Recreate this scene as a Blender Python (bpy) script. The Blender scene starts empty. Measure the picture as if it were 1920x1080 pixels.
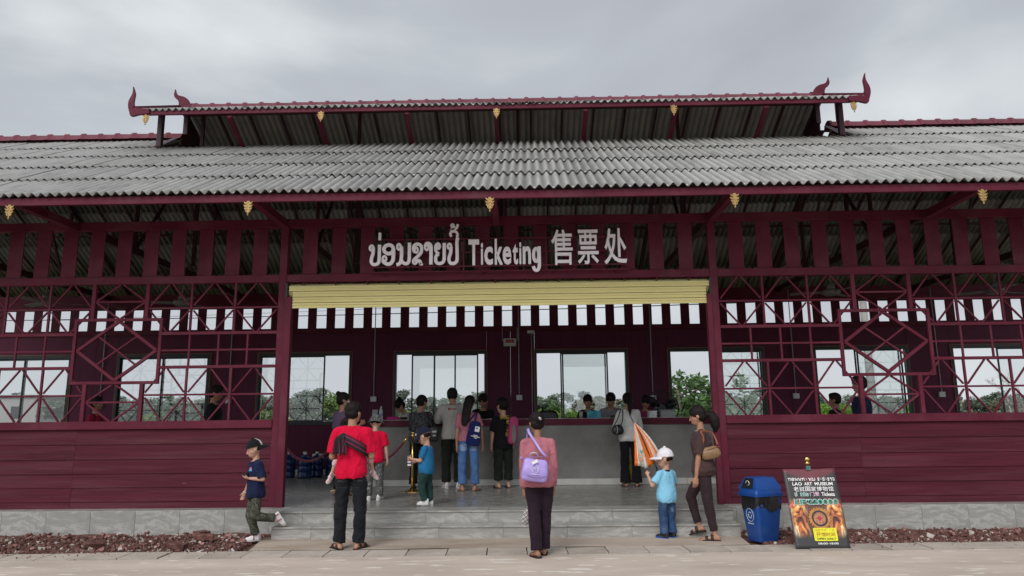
import bpy, bmesh, math, random
import numpy as np
from math import sin, cos, pi, radians, sqrt, atan2, atan
from mathutils import Vector, Matrix, Quaternion, noise

scene = bpy.context.scene
COL = scene.collection
random.seed(7)

# ------------------------------------------------------------------ camera
cam_d = bpy.data.cameras.new('camera'); cam = bpy.data.objects.new('camera', cam_d); COL.objects.link(cam)
cam_d.sensor_width = 36.0; cam_d.lens = 1350.0 / 1920.0 * 36.0
cam_d.clip_start = 0.05; cam_d.clip_end = 3000.0
def aim(loc, pitch, yaw, roll):
    fw = Vector((-sin(yaw) * cos(pitch), cos(yaw) * cos(pitch), sin(pitch)))
    r = Vector((cos(yaw), sin(yaw), 0)); u = r.cross(fw)
    r2 = r * cos(roll) - u * sin(roll); u2 = r * sin(roll) + u * cos(roll)
    m = Matrix((r2, u2, -fw)).transposed().to_4x4(); m.translation = loc
    return m
cam.matrix_world = aim(Vector((0, -10.1, 1.45)), atan(246 / 1350.0), radians(1.09), radians(0.58))
scene.camera = cam

# ------------------------------------------------------------------ sky, sun, exposure
SUN_EL, SUN_AZ = radians(42), radians(203)
world = bpy.data.worlds.new('World'); scene.world = world; world.use_nodes = True
def build_sky():
    nt = world.node_tree; nt.nodes.clear(); N = nt.nodes.new; L = nt.links.new
    out = N('ShaderNodeOutputWorld')
    sky = N('ShaderNodeTexSky'); sky.sky_type = 'NISHITA'; sky.sun_disc = False
    sky.sun_elevation = SUN_EL; sky.sun_rotation = SUN_AZ; sky.dust_density = 4
    b1 = N('ShaderNodeBackground'); b1.inputs[1].default_value = 0.06; L(sky.outputs[0], b1.inputs[0])
    tc = N('ShaderNodeTexCoord'); mp = N('ShaderNodeMapping'); mp.inputs['Scale'].default_value = (1.0, 1.0, 2.6)
    mp.inputs['Location'].default_value = (0.15, 0.9, 0.3)
    L(tc.outputs['Generated'], mp.inputs[0])
    n1 = N('ShaderNodeTexNoise'); n1.inputs['Scale'].default_value = 1.75; n1.inputs['Detail'].default_value = 6
    n1.inputs['Roughness'].default_value = 0.47; n1.inputs['Distortion'].default_value = 0.35
    L(mp.outputs[0], n1.inputs[0])
    cr = N('ShaderNodeValToRGB'); e = cr.color_ramp.elements
    e[0].position = 0.34; e[0].color = (0.372, 0.388, 0.432, 1)
    e[1].position = 0.66; e[1].color = (0.66, 0.69, 0.71, 1)
    m = cr.color_ramp.elements.new(0.5); m.color = (0.448, 0.475, 0.515, 1)
    L(n1.outputs['Fac'], cr.inputs[0])
    # the cloud deck thins and brightens towards the horizon
    sp = N('ShaderNodeSeparateXYZ'); L(tc.outputs['Generated'], sp.inputs[0])
    mr = N('ShaderNodeMapRange'); mr.inputs[1].default_value = 0.0; mr.inputs[2].default_value = 0.42
    mr.inputs[3].default_value = 0.62; mr.inputs[4].default_value = 0.0; L(sp.outputs['Z'], mr.inputs[0])
    mx = N('ShaderNodeMixRGB'); mx.inputs[2].default_value = (0.585, 0.62, 0.65, 1)
    L(mr.outputs[0], mx.inputs[0]); L(cr.outputs[0], mx.inputs[1])
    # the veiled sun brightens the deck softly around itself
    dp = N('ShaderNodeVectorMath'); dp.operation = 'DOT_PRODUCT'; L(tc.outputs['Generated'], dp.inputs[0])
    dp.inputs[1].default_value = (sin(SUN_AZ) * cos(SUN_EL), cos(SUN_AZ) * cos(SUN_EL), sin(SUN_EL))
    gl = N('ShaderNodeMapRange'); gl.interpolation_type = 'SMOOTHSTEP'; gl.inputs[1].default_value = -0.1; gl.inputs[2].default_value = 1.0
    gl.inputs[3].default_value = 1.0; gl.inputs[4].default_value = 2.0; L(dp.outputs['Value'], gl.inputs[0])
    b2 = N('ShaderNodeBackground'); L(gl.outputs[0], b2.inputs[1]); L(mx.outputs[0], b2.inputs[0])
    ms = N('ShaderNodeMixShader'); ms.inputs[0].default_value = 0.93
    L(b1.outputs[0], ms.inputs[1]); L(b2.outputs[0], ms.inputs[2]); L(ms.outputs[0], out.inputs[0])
build_sky()
sun_d = bpy.data.lights.new('sun', 'SUN'); sun = bpy.data.objects.new('sun', sun_d); COL.objects.link(sun)
sun_d.energy = 1.5; sun_d.angle = radians(26); sun_d.color = (1.0, 0.965, 0.92)
# azimuth measured clockwise from +Y, like the sky's sun_rotation
sd = Vector((sin(SUN_AZ) * cos(SUN_EL), cos(SUN_AZ) * cos(SUN_EL), sin(SUN_EL)))
sun.rotation_euler = sd.to_track_quat('Z', 'Y').to_euler(); sun.location = sd * 60
scene.view_settings.view_transform = 'Standard'; scene.view_settings.look = 'None'
scene.view_settings.gamma = 1.0; scene.view_settings.exposure = 0.25; scene.view_settings.use_curve_mapping = False
scene.render.engine = 'CYCLES'
scene.cycles.use_denoising = True
scene.cycles.max_bounces = 8; scene.cycles.transparent_max_bounces = 12
scene.cycles.caustics_reflective = False; scene.cycles.caustics_refractive = False

# ------------------------------------------------------------------ materials
MATS = {}
def pm(name, col, rough=0.6, var=0.12, scale=6.0, bump=0.0, bscale=40.0, spec=0.4, metal=0.0, stretch=(1, 1, 1),
       speck=None, speck_amt=0.0, speck_scale=30.0, rnd=0.0, sheen=0.0, dirt=None, dirt_amt=0.0, dirt_scale=1.5):
    """plain painted / cloth / stone surface: base colour with soft variation, optional specks, dirt and fine relief"""
    if name in MATS: return MATS[name]
    m = bpy.data.materials.new(name); m.use_nodes = True; nt = m.node_tree; N = nt.nodes.new; L = nt.links.new
    b = nt.nodes['Principled BSDF']
    b.inputs['Roughness'].default_value = rough; b.inputs['Metallic'].default_value = metal
    b.inputs['Specular IOR Level'].default_value = spec
    if sheen: b.inputs['Sheen Weight'].default_value = sheen
    tc = N('ShaderNodeTexCoord'); mp = N('ShaderNodeMapping'); mp.inputs['Scale'].default_value = stretch
    oi = N('ShaderNodeObjectInfo'); cx = N('ShaderNodeVectorMath'); cx.operation = 'MULTIPLY_ADD'
    cx.inputs[1].default_value = (1, 1, 1)
    cb = N('ShaderNodeCombineXYZ'); mu = N('ShaderNodeMath'); mu.operation = 'MULTIPLY'; mu.inputs[1].default_value = 37.0
    L(oi.outputs['Random'], mu.inputs[0])
    for k in range(3): L(mu.outputs[0], cb.inputs[k])
    L(tc.outputs['Object'], cx.inputs[0]); L(cb.outputs[0], cx.inputs[2]); L(cx.outputs[0], mp.inputs[0])
    n = N('ShaderNodeTexNoise'); n.inputs['Scale'].default_value = scale; n.inputs['Detail'].default_value = 5
    L(mp.outputs[0], n.inputs[0])
    ra = N('ShaderNodeMapRange'); ra.inputs[1].default_value = 0.28; ra.inputs[2].default_value = 0.72
    ra.inputs[3].default_value = 1 - var; ra.inputs[4].default_value = 1 + var; L(n.outputs['Fac'], ra.inputs[0])
    val = ra.outputs[0]
    if rnd:
        rr = N('ShaderNodeMapRange'); rr.inputs[3].default_value = 1 - rnd; rr.inputs[4].default_value = 1 + rnd
        L(oi.outputs['Random'], rr.inputs[0]); mm = N('ShaderNodeMath'); mm.operation = 'MULTIPLY'
        L(val, mm.inputs[0]); L(rr.outputs[0], mm.inputs[1]); val = mm.outputs[0]
    mul = N('ShaderNodeVectorMath'); mul.operation = 'SCALE'; mul.inputs[0].default_value = col[:3]
    L(val, mul.inputs['Scale']); c = mul.outputs[0]
    if dirt:
        nd = N('ShaderNodeTexNoise'); nd.inputs['Scale'].default_value = dirt_scale; nd.inputs['Detail'].default_value = 7
        nd.inputs['Roughness'].default_value = 0.65; L(mp.outputs[0], nd.inputs[0])
        rd = N('ShaderNodeMapRange'); rd.inputs[1].default_value = 0.48; rd.inputs[2].default_value = 0.75
        rd.inputs[3].default_value = 0; rd.inputs[4].default_value = dirt_amt; L(nd.outputs['Fac'], rd.inputs[0])
        mx = N('ShaderNodeMixRGB'); mx.inputs[2].default_value = (*dirt, 1); L(rd.outputs[0], mx.inputs[0]); L(c, mx.inputs[1]); c = mx.outputs[0]
    if speck:
        ns = N('ShaderNodeTexNoise'); ns.inputs['Scale'].default_value = speck_scale; ns.inputs['Detail'].default_value = 3
        L(mp.outputs[0], ns.inputs[0])
        rs = N('ShaderNodeMapRange'); rs.inputs[1].default_value = 1 - speck_amt; rs.inputs[2].default_value = 1 - speck_amt + 0.04
        L(ns.outputs['Fac'], rs.inputs[0])
        mx = N('ShaderNodeMixRGB'); mx.inputs[2].default_value = (*speck, 1); L(rs.outputs[0], mx.inputs[0]); L(c, mx.inputs[1]); c = mx.outputs[0]
    L(c, b.inputs['Base Color'])
    if bump:
        nb = N('ShaderNodeTexNoise'); nb.inputs['Scale'].default_value = bscale; nb.inputs['Detail'].default_value = 4
        L(mp.outputs[0], nb.inputs[0]); bp = N('ShaderNodeBump'); bp.inputs['Strength'].default_value = bump
        bp.inputs['Distance'].default_value = 0.02; L(nb.outputs['Fac'], bp.inputs['Height']); L(bp.outputs[0], b.inputs['Normal'])
    MATS[name] = m
    return m

def node_mat(name, fn):
    """a material whose colour comes from fn(nodes, links, tree) -> (colour socket, roughness)"""
    if name in MATS: return MATS[name]
    m = bpy.data.materials.new(name); m.use_nodes = True; nt = m.node_tree
    b = nt.nodes['Principled BSDF']; fn(nt, nt.nodes.new, nt.links.new, b); MATS[name] = m
    return m

def marble(nt, N, L, b):
    tc = N('ShaderNodeTexCoord'); oi = N('ShaderNodeObjectInfo')
    mu = N('ShaderNodeMath'); mu.operation = 'MULTIPLY'; mu.inputs[1].default_value = 3.0; L(oi.outputs['Random'], mu.inputs[0])
    fl = N('ShaderNodeMath'); fl.operation = 'FLOOR'; L(mu.outputs[0], fl.inputs[0])
    cb = N('ShaderNodeCombineXYZ')
    for k in range(3): L(fl.outputs[0], cb.inputs[k])
    ad = N('ShaderNodeVectorMath'); ad.operation = 'ADD'; L(tc.outputs['Object'], ad.inputs[0]); L(cb.outputs[0], ad.inputs[1])
    mp = N('ShaderNodeMapping'); mp.inputs['Rotation'].default_value = (0, radians(42), radians(30)); mp.inputs['Scale'].default_value = (0.9, 2.4, 2.8)
    L(ad.outputs[0], mp.inputs[0])
    n = N('ShaderNodeTexNoise'); n.inputs['Scale'].default_value = 2.9; n.inputs['Detail'].default_value = 9
    n.inputs['Roughness'].default_value = 0.66; n.inputs['Distortion'].default_value = 1.1; L(mp.outputs[0], n.inputs[0])
    cr = N('ShaderNodeValToRGB'); e = cr.color_ramp.elements
    e[0].position = 0.28; e[0].color = (0.228, 0.22, 0.205, 1); e[1].position = 0.76; e[1].color = (0.37, 0.36, 0.335, 1)
    k = e.new(0.52); k.color = (0.295, 0.287, 0.268, 1); k = e.new(0.585); k.color = (0.405, 0.395, 0.37, 1); k = e.new(0.625); k.color = (0.305, 0.297, 0.278, 1)
    L(n.outputs['Fac'], cr.inputs[0]); L(cr.outputs[0], b.inputs['Base Color'])
    b.inputs['Roughness'].default_value = 0.34; b.inputs['Specular IOR Level'].default_value = 0.4
M_marble = node_mat('grey_marble_tile', marble)
def floor_marble(nt, N, L, b):
    marble(nt, N, L, b)
    for n in nt.nodes:
        if n.type == 'VALTORGB':
            for e in n.color_ramp.elements: e.color = tuple(v * 0.72 for v in e.color[:3]) + (1,)
    b.inputs['Roughness'].default_value = 0.24
M_floor = node_mat('dark_floor_tile', floor_marble)
M_grout = pm('grout', (0.33, 0.32, 0.30), 0.9)

M_red = pm('maroon_paint', (0.098, 0.0125, 0.0285), 0.55, 0.2, 2.2, 0.08, 60, 0.16, dirt=(0.15, 0.058, 0.07), dirt_amt=0.5, dirt_scale=1.6, speck=(0.34, 0.2, 0.22), speck_amt=0.245, speck_scale=26)
M_board = pm('maroon_board', (0.076, 0.0130, 0.0245), 0.64, 0.22, 3.0, 0.22, 12, 0.12, dirt=(0.145, 0.062, 0.068), dirt_amt=0.45, dirt_scale=1.3, stretch=(0.35, 6, 6), speck=(0.33, 0.2, 0.22), speck_amt=0.225, speck_scale=9, rnd=0.07)
M_wall = pm('maroon_wall_panel', (0.10, 0.015, 0.042), 0.55, 0.12, 3.0, 0.15, 20, 0.2, stretch=(5, 5, 0.5), rnd=0.05)
M_steel = pm('dark_steel', (0.055, 0.016, 0.028), 0.5, 0.15, 4)
def roof_fc(nt, N, L, b):
    tc = N('ShaderNodeTexCoord'); oi = N('ShaderNodeObjectInfo'); ge = N('ShaderNodeNewGeometry')
    ad = N('ShaderNodeVectorMath'); ad.operation = 'ADD'; L(tc.outputs['Object'], ad.inputs[0])
    sc = N('ShaderNodeMath'); sc.operation = 'MULTIPLY'; sc.inputs[1].default_value = 51.0; L(oi.outputs['Random'], sc.inputs[0])
    cb = N('ShaderNodeCombineXYZ'); L(sc.outputs[0], cb.inputs[0]); L(sc.outputs[0], cb.inputs[1]); L(cb.outputs[0], ad.inputs[1])
    n = N('ShaderNodeTexNoise'); n.inputs['Scale'].default_value = 3.5; n.inputs['Detail'].default_value = 8; n.inputs['Roughness'].default_value = 0.65
    mp = N('ShaderNodeMapping'); mp.inputs['Scale'].default_value = (1.6, 0.5, 1); L(ad.outputs[0], mp.inputs[0]); L(mp.outputs[0], n.inputs[0])
    cr = N('ShaderNodeValToRGB'); e = cr.color_ramp.elements
    e[0].position = 0.3; e[0].color = (0.25, 0.245, 0.23, 1); e[1].position = 0.75; e[1].color = (0.42, 0.412, 0.392, 1)
    k = e.new(0.5); k.color = (0.37, 0.363, 0.345, 1); L(n.outputs['Fac'], cr.inputs[0])
    # trough grime, deepened with painted shade to strengthen the rib stripes (sheet coordinates)
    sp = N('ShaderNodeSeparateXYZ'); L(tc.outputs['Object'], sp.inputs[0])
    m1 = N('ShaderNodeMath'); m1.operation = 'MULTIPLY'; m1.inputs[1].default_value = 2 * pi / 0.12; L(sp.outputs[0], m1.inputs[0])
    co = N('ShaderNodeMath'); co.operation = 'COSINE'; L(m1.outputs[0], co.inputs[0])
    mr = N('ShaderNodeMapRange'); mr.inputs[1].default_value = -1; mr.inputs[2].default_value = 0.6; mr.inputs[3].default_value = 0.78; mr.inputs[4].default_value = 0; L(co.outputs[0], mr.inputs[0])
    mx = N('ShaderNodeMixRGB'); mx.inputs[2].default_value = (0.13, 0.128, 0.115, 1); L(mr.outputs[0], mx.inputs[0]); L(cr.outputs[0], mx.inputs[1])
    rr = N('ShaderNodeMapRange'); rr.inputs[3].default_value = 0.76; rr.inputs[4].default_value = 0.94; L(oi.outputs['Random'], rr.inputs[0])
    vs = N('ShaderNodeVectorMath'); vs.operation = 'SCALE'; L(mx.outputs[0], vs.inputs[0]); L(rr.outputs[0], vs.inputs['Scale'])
    L(vs.outputs[0], b.inputs['Base Color']); b.inputs['Roughness'].default_value = 0.5; b.inputs['Specular IOR Level'].default_value = 0.45
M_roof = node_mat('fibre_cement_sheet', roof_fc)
M_ridge = pm('red_ridge_tile', (0.125, 0.018, 0.033), 0.6, 0.2, 9, rnd=0.08)
M_gold = pm('gold_paint', (0.40, 0.26, 0.095), 0.45, 0.3, 40, 0.3, 80, 0.4, metal=0.35, dirt=(0.16, 0.07, 0.04), dirt_amt=0.6, dirt_scale=18)
M_brass = pm('polished_brass', (0.72, 0.5, 0.17), 0.22, 0.05, 12, metal=1.0)
M_black_al = pm('black_aluminium', (0.014, 0.016, 0.018), 0.38, 0.1, 8)
M_cream = pm('cream_shutter', (0.66, 0.585, 0.265), 0.48, 0.06, 5, stretch=(0.4, 4, 4))
M_fan = pm('fan_grey', (0.17, 0.165, 0.16), 0.5, 0.08, 5)
M_white = pm('white_plastic', (0.62, 0.61, 0.59), 0.45, 0.05, 5)
M_letter = pm('white_letter', (0.91, 0.86, 0.92), 0.45, 0.05, 6)
M_grey_conc = pm('cement_render', (0.255, 0.247, 0.232), 0.85, 0.28, 1.7, 0.12, 30, dirt=(0.12, 0.116, 0.106), dirt_amt=0.6, dirt_scale=1.6)
M_whitetile = pm('white_marble_skirting', (0.58, 0.57, 0.53), 0.3, 0.1, 5, speck=(0.3, 0.29, 0.27), speck_amt=0.3, speck_scale=7)
def glass(nt, N, L, b):
    o = nt.nodes['Material Output']
    t = N('ShaderNodeBsdfTransparent'); t.inputs[0].default_value = (0.94, 0.955, 0.95, 1)
    g = N('ShaderNodeBsdfGlossy'); g.inputs['Roughness'].default_value = 0.015; g.inputs[0].default_value = (1, 1, 1, 1)
    lw = N('ShaderNodeLayerWeight'); lw.inputs[0].default_value = 0.5
    pw = N('ShaderNodeMath'); pw.operation = 'POWER'; pw.inputs[1].default_value = 5.0; L(lw.outputs['Facing'], pw.inputs[0])
    f = N('ShaderNodeMapRange'); f.inputs[3].default_value = 0.04; f.inputs[4].default_value = 1.0; L(pw.outputs[0], f.inputs[0])
    m = N('ShaderNodeMixShader'); L(f.outputs[0], m.inputs[0]); L(t.outputs[0], m.inputs[1]); L(g.outputs[0], m.inputs[2])
    L(m.outputs[0], o.inputs[0])
M_glass = node_mat('window_glass', glass)

# ------------------------------------------------------------------ mesh helpers
class MB:
    def __init__(s): s.v = []; s.f = []; s.m = []
    def add(s, vs, fs, mi=0):
        o = len(s.v); s.v.extend([tuple(p) for p in vs]); s.f.extend([tuple(i + o for i in f) for f in fs]); s.m.extend([mi] * len(fs)); return s
    def box(s, x0, x1, y0, y1, z0, z1, mi=0):
        v = [(x, y, z) for z in (z0, z1) for y in (y0, y1) for x in (x0, x1)]
        return s.add(v, [(0, 2, 3, 1), (4, 5, 7, 6), (0, 1, 5, 4), (2, 6, 7, 3), (0, 4, 6, 2), (1, 3, 7, 5)], mi)
    def bar(s, p, q, w, d, up=(0, 0, 1), mi=0):
        p = Vector(p); q = Vector(q); t = (q - p).normalized(); u = Vector(up)
        a = t.cross(u)
        if a.length < 1e-4: a = t.cross(Vector((1, 0, 0)))
        a.normalize(); b2 = a.cross(t).normalized(); a *= w / 2; b2 *= d / 2
        v = [p - a - b2, p + a - b2, p + a + b2, p - a + b2, q - a - b2, q + a - b2, q + a + b2, q - a + b2]
        return s.add(v, [(3, 2, 1, 0), (4, 5, 6, 7), (0, 1, 5, 4), (1, 2, 6, 5), (2, 3, 7, 6), (3, 0, 4, 7)], mi)
    def loft(s, rings, cap=True, mi=0, close=False):
        """rings: lists of points, all of one length"""
        n = len(rings[0]); v = [p for r in rings for p in r]; f = []
        R = len(rings)
        for i in range(R if close else R - 1):
            i2 = (i + 1) % R
            for j in range(n):
                k = (j + 1) % n; f.append((i * n + j, i * n + k, i2 * n + k, i2 * n + j))
        if cap and not close: f.append(tuple(range(n - 1, -1, -1))); f.append(tuple((R - 1) * n + j for j in range(n)))
        return s.add(v, f, mi)
    def tube(s, pts, r, seg=8, mi=0, flat=None, up=(0, 0, 1), close=False):
        """round tube along pts; r may be a list; flat=(a,b) gives an elliptic strap"""
        pts = [Vector(p) for p in pts]; n = len(pts); rings = []; prev = None
        for i, p in enumerate(pts):
            if close: t = pts[(i + 1) % n] - pts[i - 1]
            else: t = pts[min(i + 1, n - 1)] - pts[max(i - 1, 0)]
            t.normalize(); u = Vector(up) if prev is None else prev
            a = u - t * u.dot(t)
            if a.length < 1e-4: a = Vector((1, 0, 0)) - t * t.x
            a.normalize(); b = t.cross(a); prev = a if flat is None else None
            rr = r[i] if isinstance(r, (list, tuple)) else r
            ra, rb = (rr, rr) if flat is None else flat
            rings.append([p + a * (ra * cos(2 * pi * k / seg)) + b * (rb * sin(2 * pi * k / seg)) for k in range(seg)])
        return s.loft(rings, not close, mi, close)
    def lathe(s, prof, c=(0, 0, 0), seg=16, mi=0):
        c = Vector(c)
        return s.loft([[c + Vector((r * cos(2 * pi * k / seg), r * sin(2 * pi * k / seg), z)) for k in range(seg)] for r, z in prof], True, mi)
    def ell(s, c, r, seg=12, rings=8, mi=0, M=None):
        c = Vector(c); r = Vector(r) if hasattr(r, '__len__') else Vector((r, r, r)); v = []
        for i in range(rings + 1):
            th = pi * i / rings; th = min(max(th, 0.02), pi - 0.02)
            ring = []
            for k in range(seg):
                p = Vector((r.x * sin(th) * cos(2 * pi * k / seg), r.y * sin(th) * sin(2 * pi * k / seg), -r.z * cos(th)))
                if M is not None: p = M @ p
                ring.append(c + p)
            v.append(ring)
        return s.loft(v, True, mi)
    def cap(s, p, r0, q, r1, seg=10, mi=0):
        """closed tapered capsule"""
        p = Vector(p); q = Vector(q); t = (q - p)
        if t.length < 1e-6: t = Vector((0, 0, 1))
        t.normalize(); a = t.orthogonal().normalized(); b = t.cross(a); rings = []
        for k in range(4):
            th = -pi / 2 + (k + 0.15) * (pi / 2) / 4
            rings.append((p + t * (r0 * sin(th)), r0 * cos(th)))
        rings.append((p, r0)); rings.append((q, r1))
        for k in range(4):
            th = (k + 0.85) * (pi / 2) / 4; rings.append((q + t * (r1 * sin(th)), r1 * cos(th)))
        return s.loft([[c + a * (r * cos(2 * pi * j / seg)) + b * (r * sin(2 * pi * j / seg)) for j in range(seg)] for c, r in rings], True, mi)
    def prism(s, poly, y0, y1, mi=0):
        """outline in x,z extruded along y (outline counter-clockwise seen from -y)"""
        n = len(poly); v = [(x, y0, z) for x, z in poly] + [(x, y1, z) for x, z in poly]
        f = [tuple(range(n)), tuple(range(2 * n - 1, n - 1, -1))] + [(j, n + j, n + (j + 1) % n, (j + 1) % n) for j in range(n)]
        return s.add(v, f, mi)
    def mesh(s, name, mats, smooth=False):
        me = bpy.data.meshes.new(name); me.from_pydata(s.v, [], s.f)
        for m in (mats if isinstance(mats, (list, tuple)) else [mats]): me.materials.append(m)
        if any(s.m): me.polygons.foreach_set('material_index', s.m)
        if smooth is True: me.shade_smooth()
        elif smooth: me.shade_smooth(); me.set_sharp_from_angle(angle=radians(smooth))
        me.update(); return me
    def obj(s, name, mats, parent=None, smooth=False, loc=(0, 0, 0), rz=0.0):
        return link(name, s.mesh(name, mats, smooth), parent, loc, rz)

def link(name, me, parent=None, loc=(0, 0, 0), rz=0.0, scale=None):
    o = bpy.data.objects.new(name, me); COL.objects.link(o)
    if parent is not None: o.parent = parent
    o.location = loc
    if rz: o.rotation_euler = (0, 0, rz)
    if scale: o.scale = scale
    return o
def tag(o, label=None, cat=None, group=None, kind=None):
    if label: o['label'] = label
    if cat: o['category'] = cat
    if group: o['group'] = group
    if kind: o['kind'] = kind
    return o
def empty(name, label, cat, loc=(0, 0, 0), rz=0.0, group=None, kind=None):
    return tag(link(name, None, None, loc, rz), label, cat, group, kind)
def part(name, parent): return link(name, None, parent)
_cache = {}
def shared(key, build):
    if key not in _cache: _cache[key] = build()
    return _cache[key]
def box_mesh(sx, sy, sz, c, mat):
    """box with its origin at the middle and chamfered edges"""
    def mk():
        bm = bmesh.new(); bmesh.ops.create_cube(bm, size=1.0)
        for v in bm.verts: v.co = Vector((v.co.x * sx, v.co.y * sy, v.co.z * sz))
        if c: bmesh.ops.bevel(bm, geom=bm.edges[:], offset=c, segments=1, affect='EDGES')
        me = bpy.data.meshes.new('block'); bm.to_mesh(me); bm.free(); me.materials.append(mat); return me
    return shared(('box', round(sx, 4), round(sy, 4), round(sz, 4), c, mat.name), mk)
def copy_tree(o, parent=None):
    c = o.copy(); COL.objects.link(c); c.parent = parent
    for ch in list(o.children): copy_tree(ch, c)
    return c
def smooth_pts(pts, k=4):
    """Catmull-Rom through the points"""
    P = [Vector(p) for p in pts]; out = []
    for i in range(len(P) - 1):
        a = P[max(i - 1, 0)]; b = P[i]; c = P[i + 1]; d = P[min(i + 2, len(P) - 1)]
        for j in range(k):
            t = j / k; out.append(0.5 * ((2 * b) + (c - a) * t + (2 * a - 5 * b + 4 * c - d) * t * t + (3 * b - a - 3 * c + d) * t ** 3))
    out.append(P[-1]); return out
def hang(a, b, sag, n=16):
    a = Vector(a); b = Vector(b)
    return [a.lerp(b, i / n) - Vector((0, 0, sag * 4 * (i / n) * (1 - i / n))) for i in range(n + 1)]
# ------------------------------------------------------------------ ground, pavement, drain, rubble
M_soil = pm('grassy_soil', (0.09, 0.10, 0.035), 0.95, 0.4, 0.8, 0.4, 6, dirt=(0.16, 0.11, 0.06), dirt_amt=0.7, dirt_scale=0.4)
M_conc = pm('dusty_concrete', (0.46, 0.385, 0.325), 0.8, 0.14, 1.6, 0.22, 22, 0.25, stretch=(0.45, 1.6, 1), dirt=(0.56, 0.485, 0.42), dirt_amt=0.75, dirt_scale=1.7,
            speck=(0.60, 0.55, 0.49), speck_amt=0.38, speck_scale=7.0)
M_apron = pm('stained_concrete', (0.40, 0.33, 0.275), 0.8, 0.14, 1.4, 0.25, 25, 0.25, stretch=(0.6, 1.5, 1), dirt=(0.17, 0.115, 0.07), dirt_amt=0.85, dirt_scale=1.1)
M_slab = pm('drain_cover_concrete', (0.41, 0.36, 0.31), 0.8, 0.13, 3.0, 0.25, 35, 0.25, rnd=0.08, dirt=(0.2, 0.17, 0.14), dirt_amt=0.5, dirt_scale=2.5)
M_earth = pm('red_earth', (0.13, 0.06, 0.045), 0.95, 0.35, 7, 0.6, 20)
g = MB(); g.box(-900, 900, -400, 1500, -0.42, -0.4)
tag(g.obj('ground', M_soil), kind='structure')
# the yard: a slightly uneven concrete sheet in front of the drain
def sheet(name, x0, x1, y0, y1, nx, ny, z, amp, mat, kind='structure', parent=None):
    mb = MB(); vs = []
    for j in range(ny + 1):
        for i in range(nx + 1):
            x = x0 + (x1 - x0) * i / nx; y = y0 + (y1 - y0) * j / ny
            vs.append((x, y, z + amp * noise.noise((x * 0.7, y * 1.1, 3.3))))
    fs = [(j * (nx + 1) + i, j * (nx + 1) + i + 1, (j + 1) * (nx + 1) + i + 1, (j + 1) * (nx + 1) + i) for j in range(ny) for i in range(nx)]
    mb.add(vs, fs); o = mb.obj(name, mat, parent, True)
    if parent is None: tag(o, kind=kind)
    return o
def dl(x): return -1.84 + (x) * 0.032          # front edge of the drain runs slightly askew to the hall
def yard():
    mb = MB(); xs = np.linspace(-16, 16, 129); vs = []; ny = 40
    for j in range(ny + 1):
        for x in xs:
            y1 = dl(x) - 0.02; y = -22 + (y1 + 22) * (j / ny) ** 0.55
            vs.append((x, y, -0.004 + 0.006 * noise.noise((x * 0.8, y * 1.3, 1.7)) * (0 if j == ny else 1)))
    w = len(xs)
    mb.add(vs, [(j * w + i, j * w + i + 1, (j + 1) * w + i + 1, (j + 1) * w + i) for j in range(ny) for i in range(w - 1)])
    mb.box(-16, 16, -22, -2.5, -0.4, -0.05)
    tag(mb.obj('yard', M_conc, None, True), kind='structure')
yard()
# the drain: a trough with loose concrete covers
drain = tag(link('drain', None), kind='structure')
d = MB()
d.add([(-16, dl(-16) - 0.03, -0.055), (16, dl(16) - 0.03, -0.055), (16, dl(16) + 0.44, -0.055), (-16, dl(-16) + 0.44, -0.055)], [(0, 1, 2, 3)])
d.obj('drain_bed', pm('drain_mud', (0.035, 0.028, 0.022), 0.9), drain)
def slab_mesh(kind):
    mb = MB(); w = 0.435; dp = 0.375; h = 0.06
    slots = [] if kind == 0 else [(0.10, 0.30), (0.19, 0.30), (0.28, 0.30)] if kind == 1 else [(0.12, 0.26), (0.25, 0.28)]
    # chamfered slab, slots are narrow recesses cut between strips
    y = -dp / 2; c = 0.008
    strips = []; last = -dp / 2
    for sy, sw in slots:
        yy = -dp / 2 + sy; strips.append((last, yy, None)); strips.append((yy, yy + 0.014, sw)); last = yy + 0.014
    strips.append((last, dp / 2, None))
    for a, b, sw in strips:
        if sw is None: mb.box(-w / 2, w / 2, a, b, -h, 0)
        else:
            mb.box(-w / 2, -sw / 2, a, b, -h, 0); mb.box(sw / 2, w / 2, a, b, -h, 0); mb.box(-sw / 2, sw / 2, a, b, -h, -0.02)
    return mb.mesh('drain_cover', M_slab)
smeshes = [slab_mesh(k) for k in range(3)]
for i in range(-30, 31):
    x = i * 0.447 + 0.2
    o = link('drain_cover', smeshes[random.choice((0, 1, 1, 2))], drain, (x, dl(x) + 0.21, random.uniform(-0.004, 0.005)))
    o.rotation_euler = (random.uniform(-0.006, 0.006), random.uniform(-0.006, 0.006), atan(0.032) + random.uniform(-0.012, 0.012))
# concrete apron between the steps and the drain
ap = MB(); xs = np.linspace(-3.36, 2.62, 40); ys = np.linspace(0, 1, 10); vs = []
for t in ys:
    for x in xs:
        y0 = dl(x) + 0.402; y1 = -0.6
        xx = x + (0.16 * (1 - t) if x < -3.3 else (-0.07 * (1 - t) if x > 2.55 else 0))
        vs.append((xx, y0 + (y1 - y0) * t, 0.002 + 0.004 * noise.noise((x * 1.2, t * 2, 0))))
ap.add(vs, [(j * 40 + i, j * 40 + i + 1, (j + 1) * 40 + i + 1, (j + 1) * 40 + i) for j in range(9) for i in range(39)])
o = ap.obj('apron', M_apron, None, True); tag(o, kind='structure')
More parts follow.
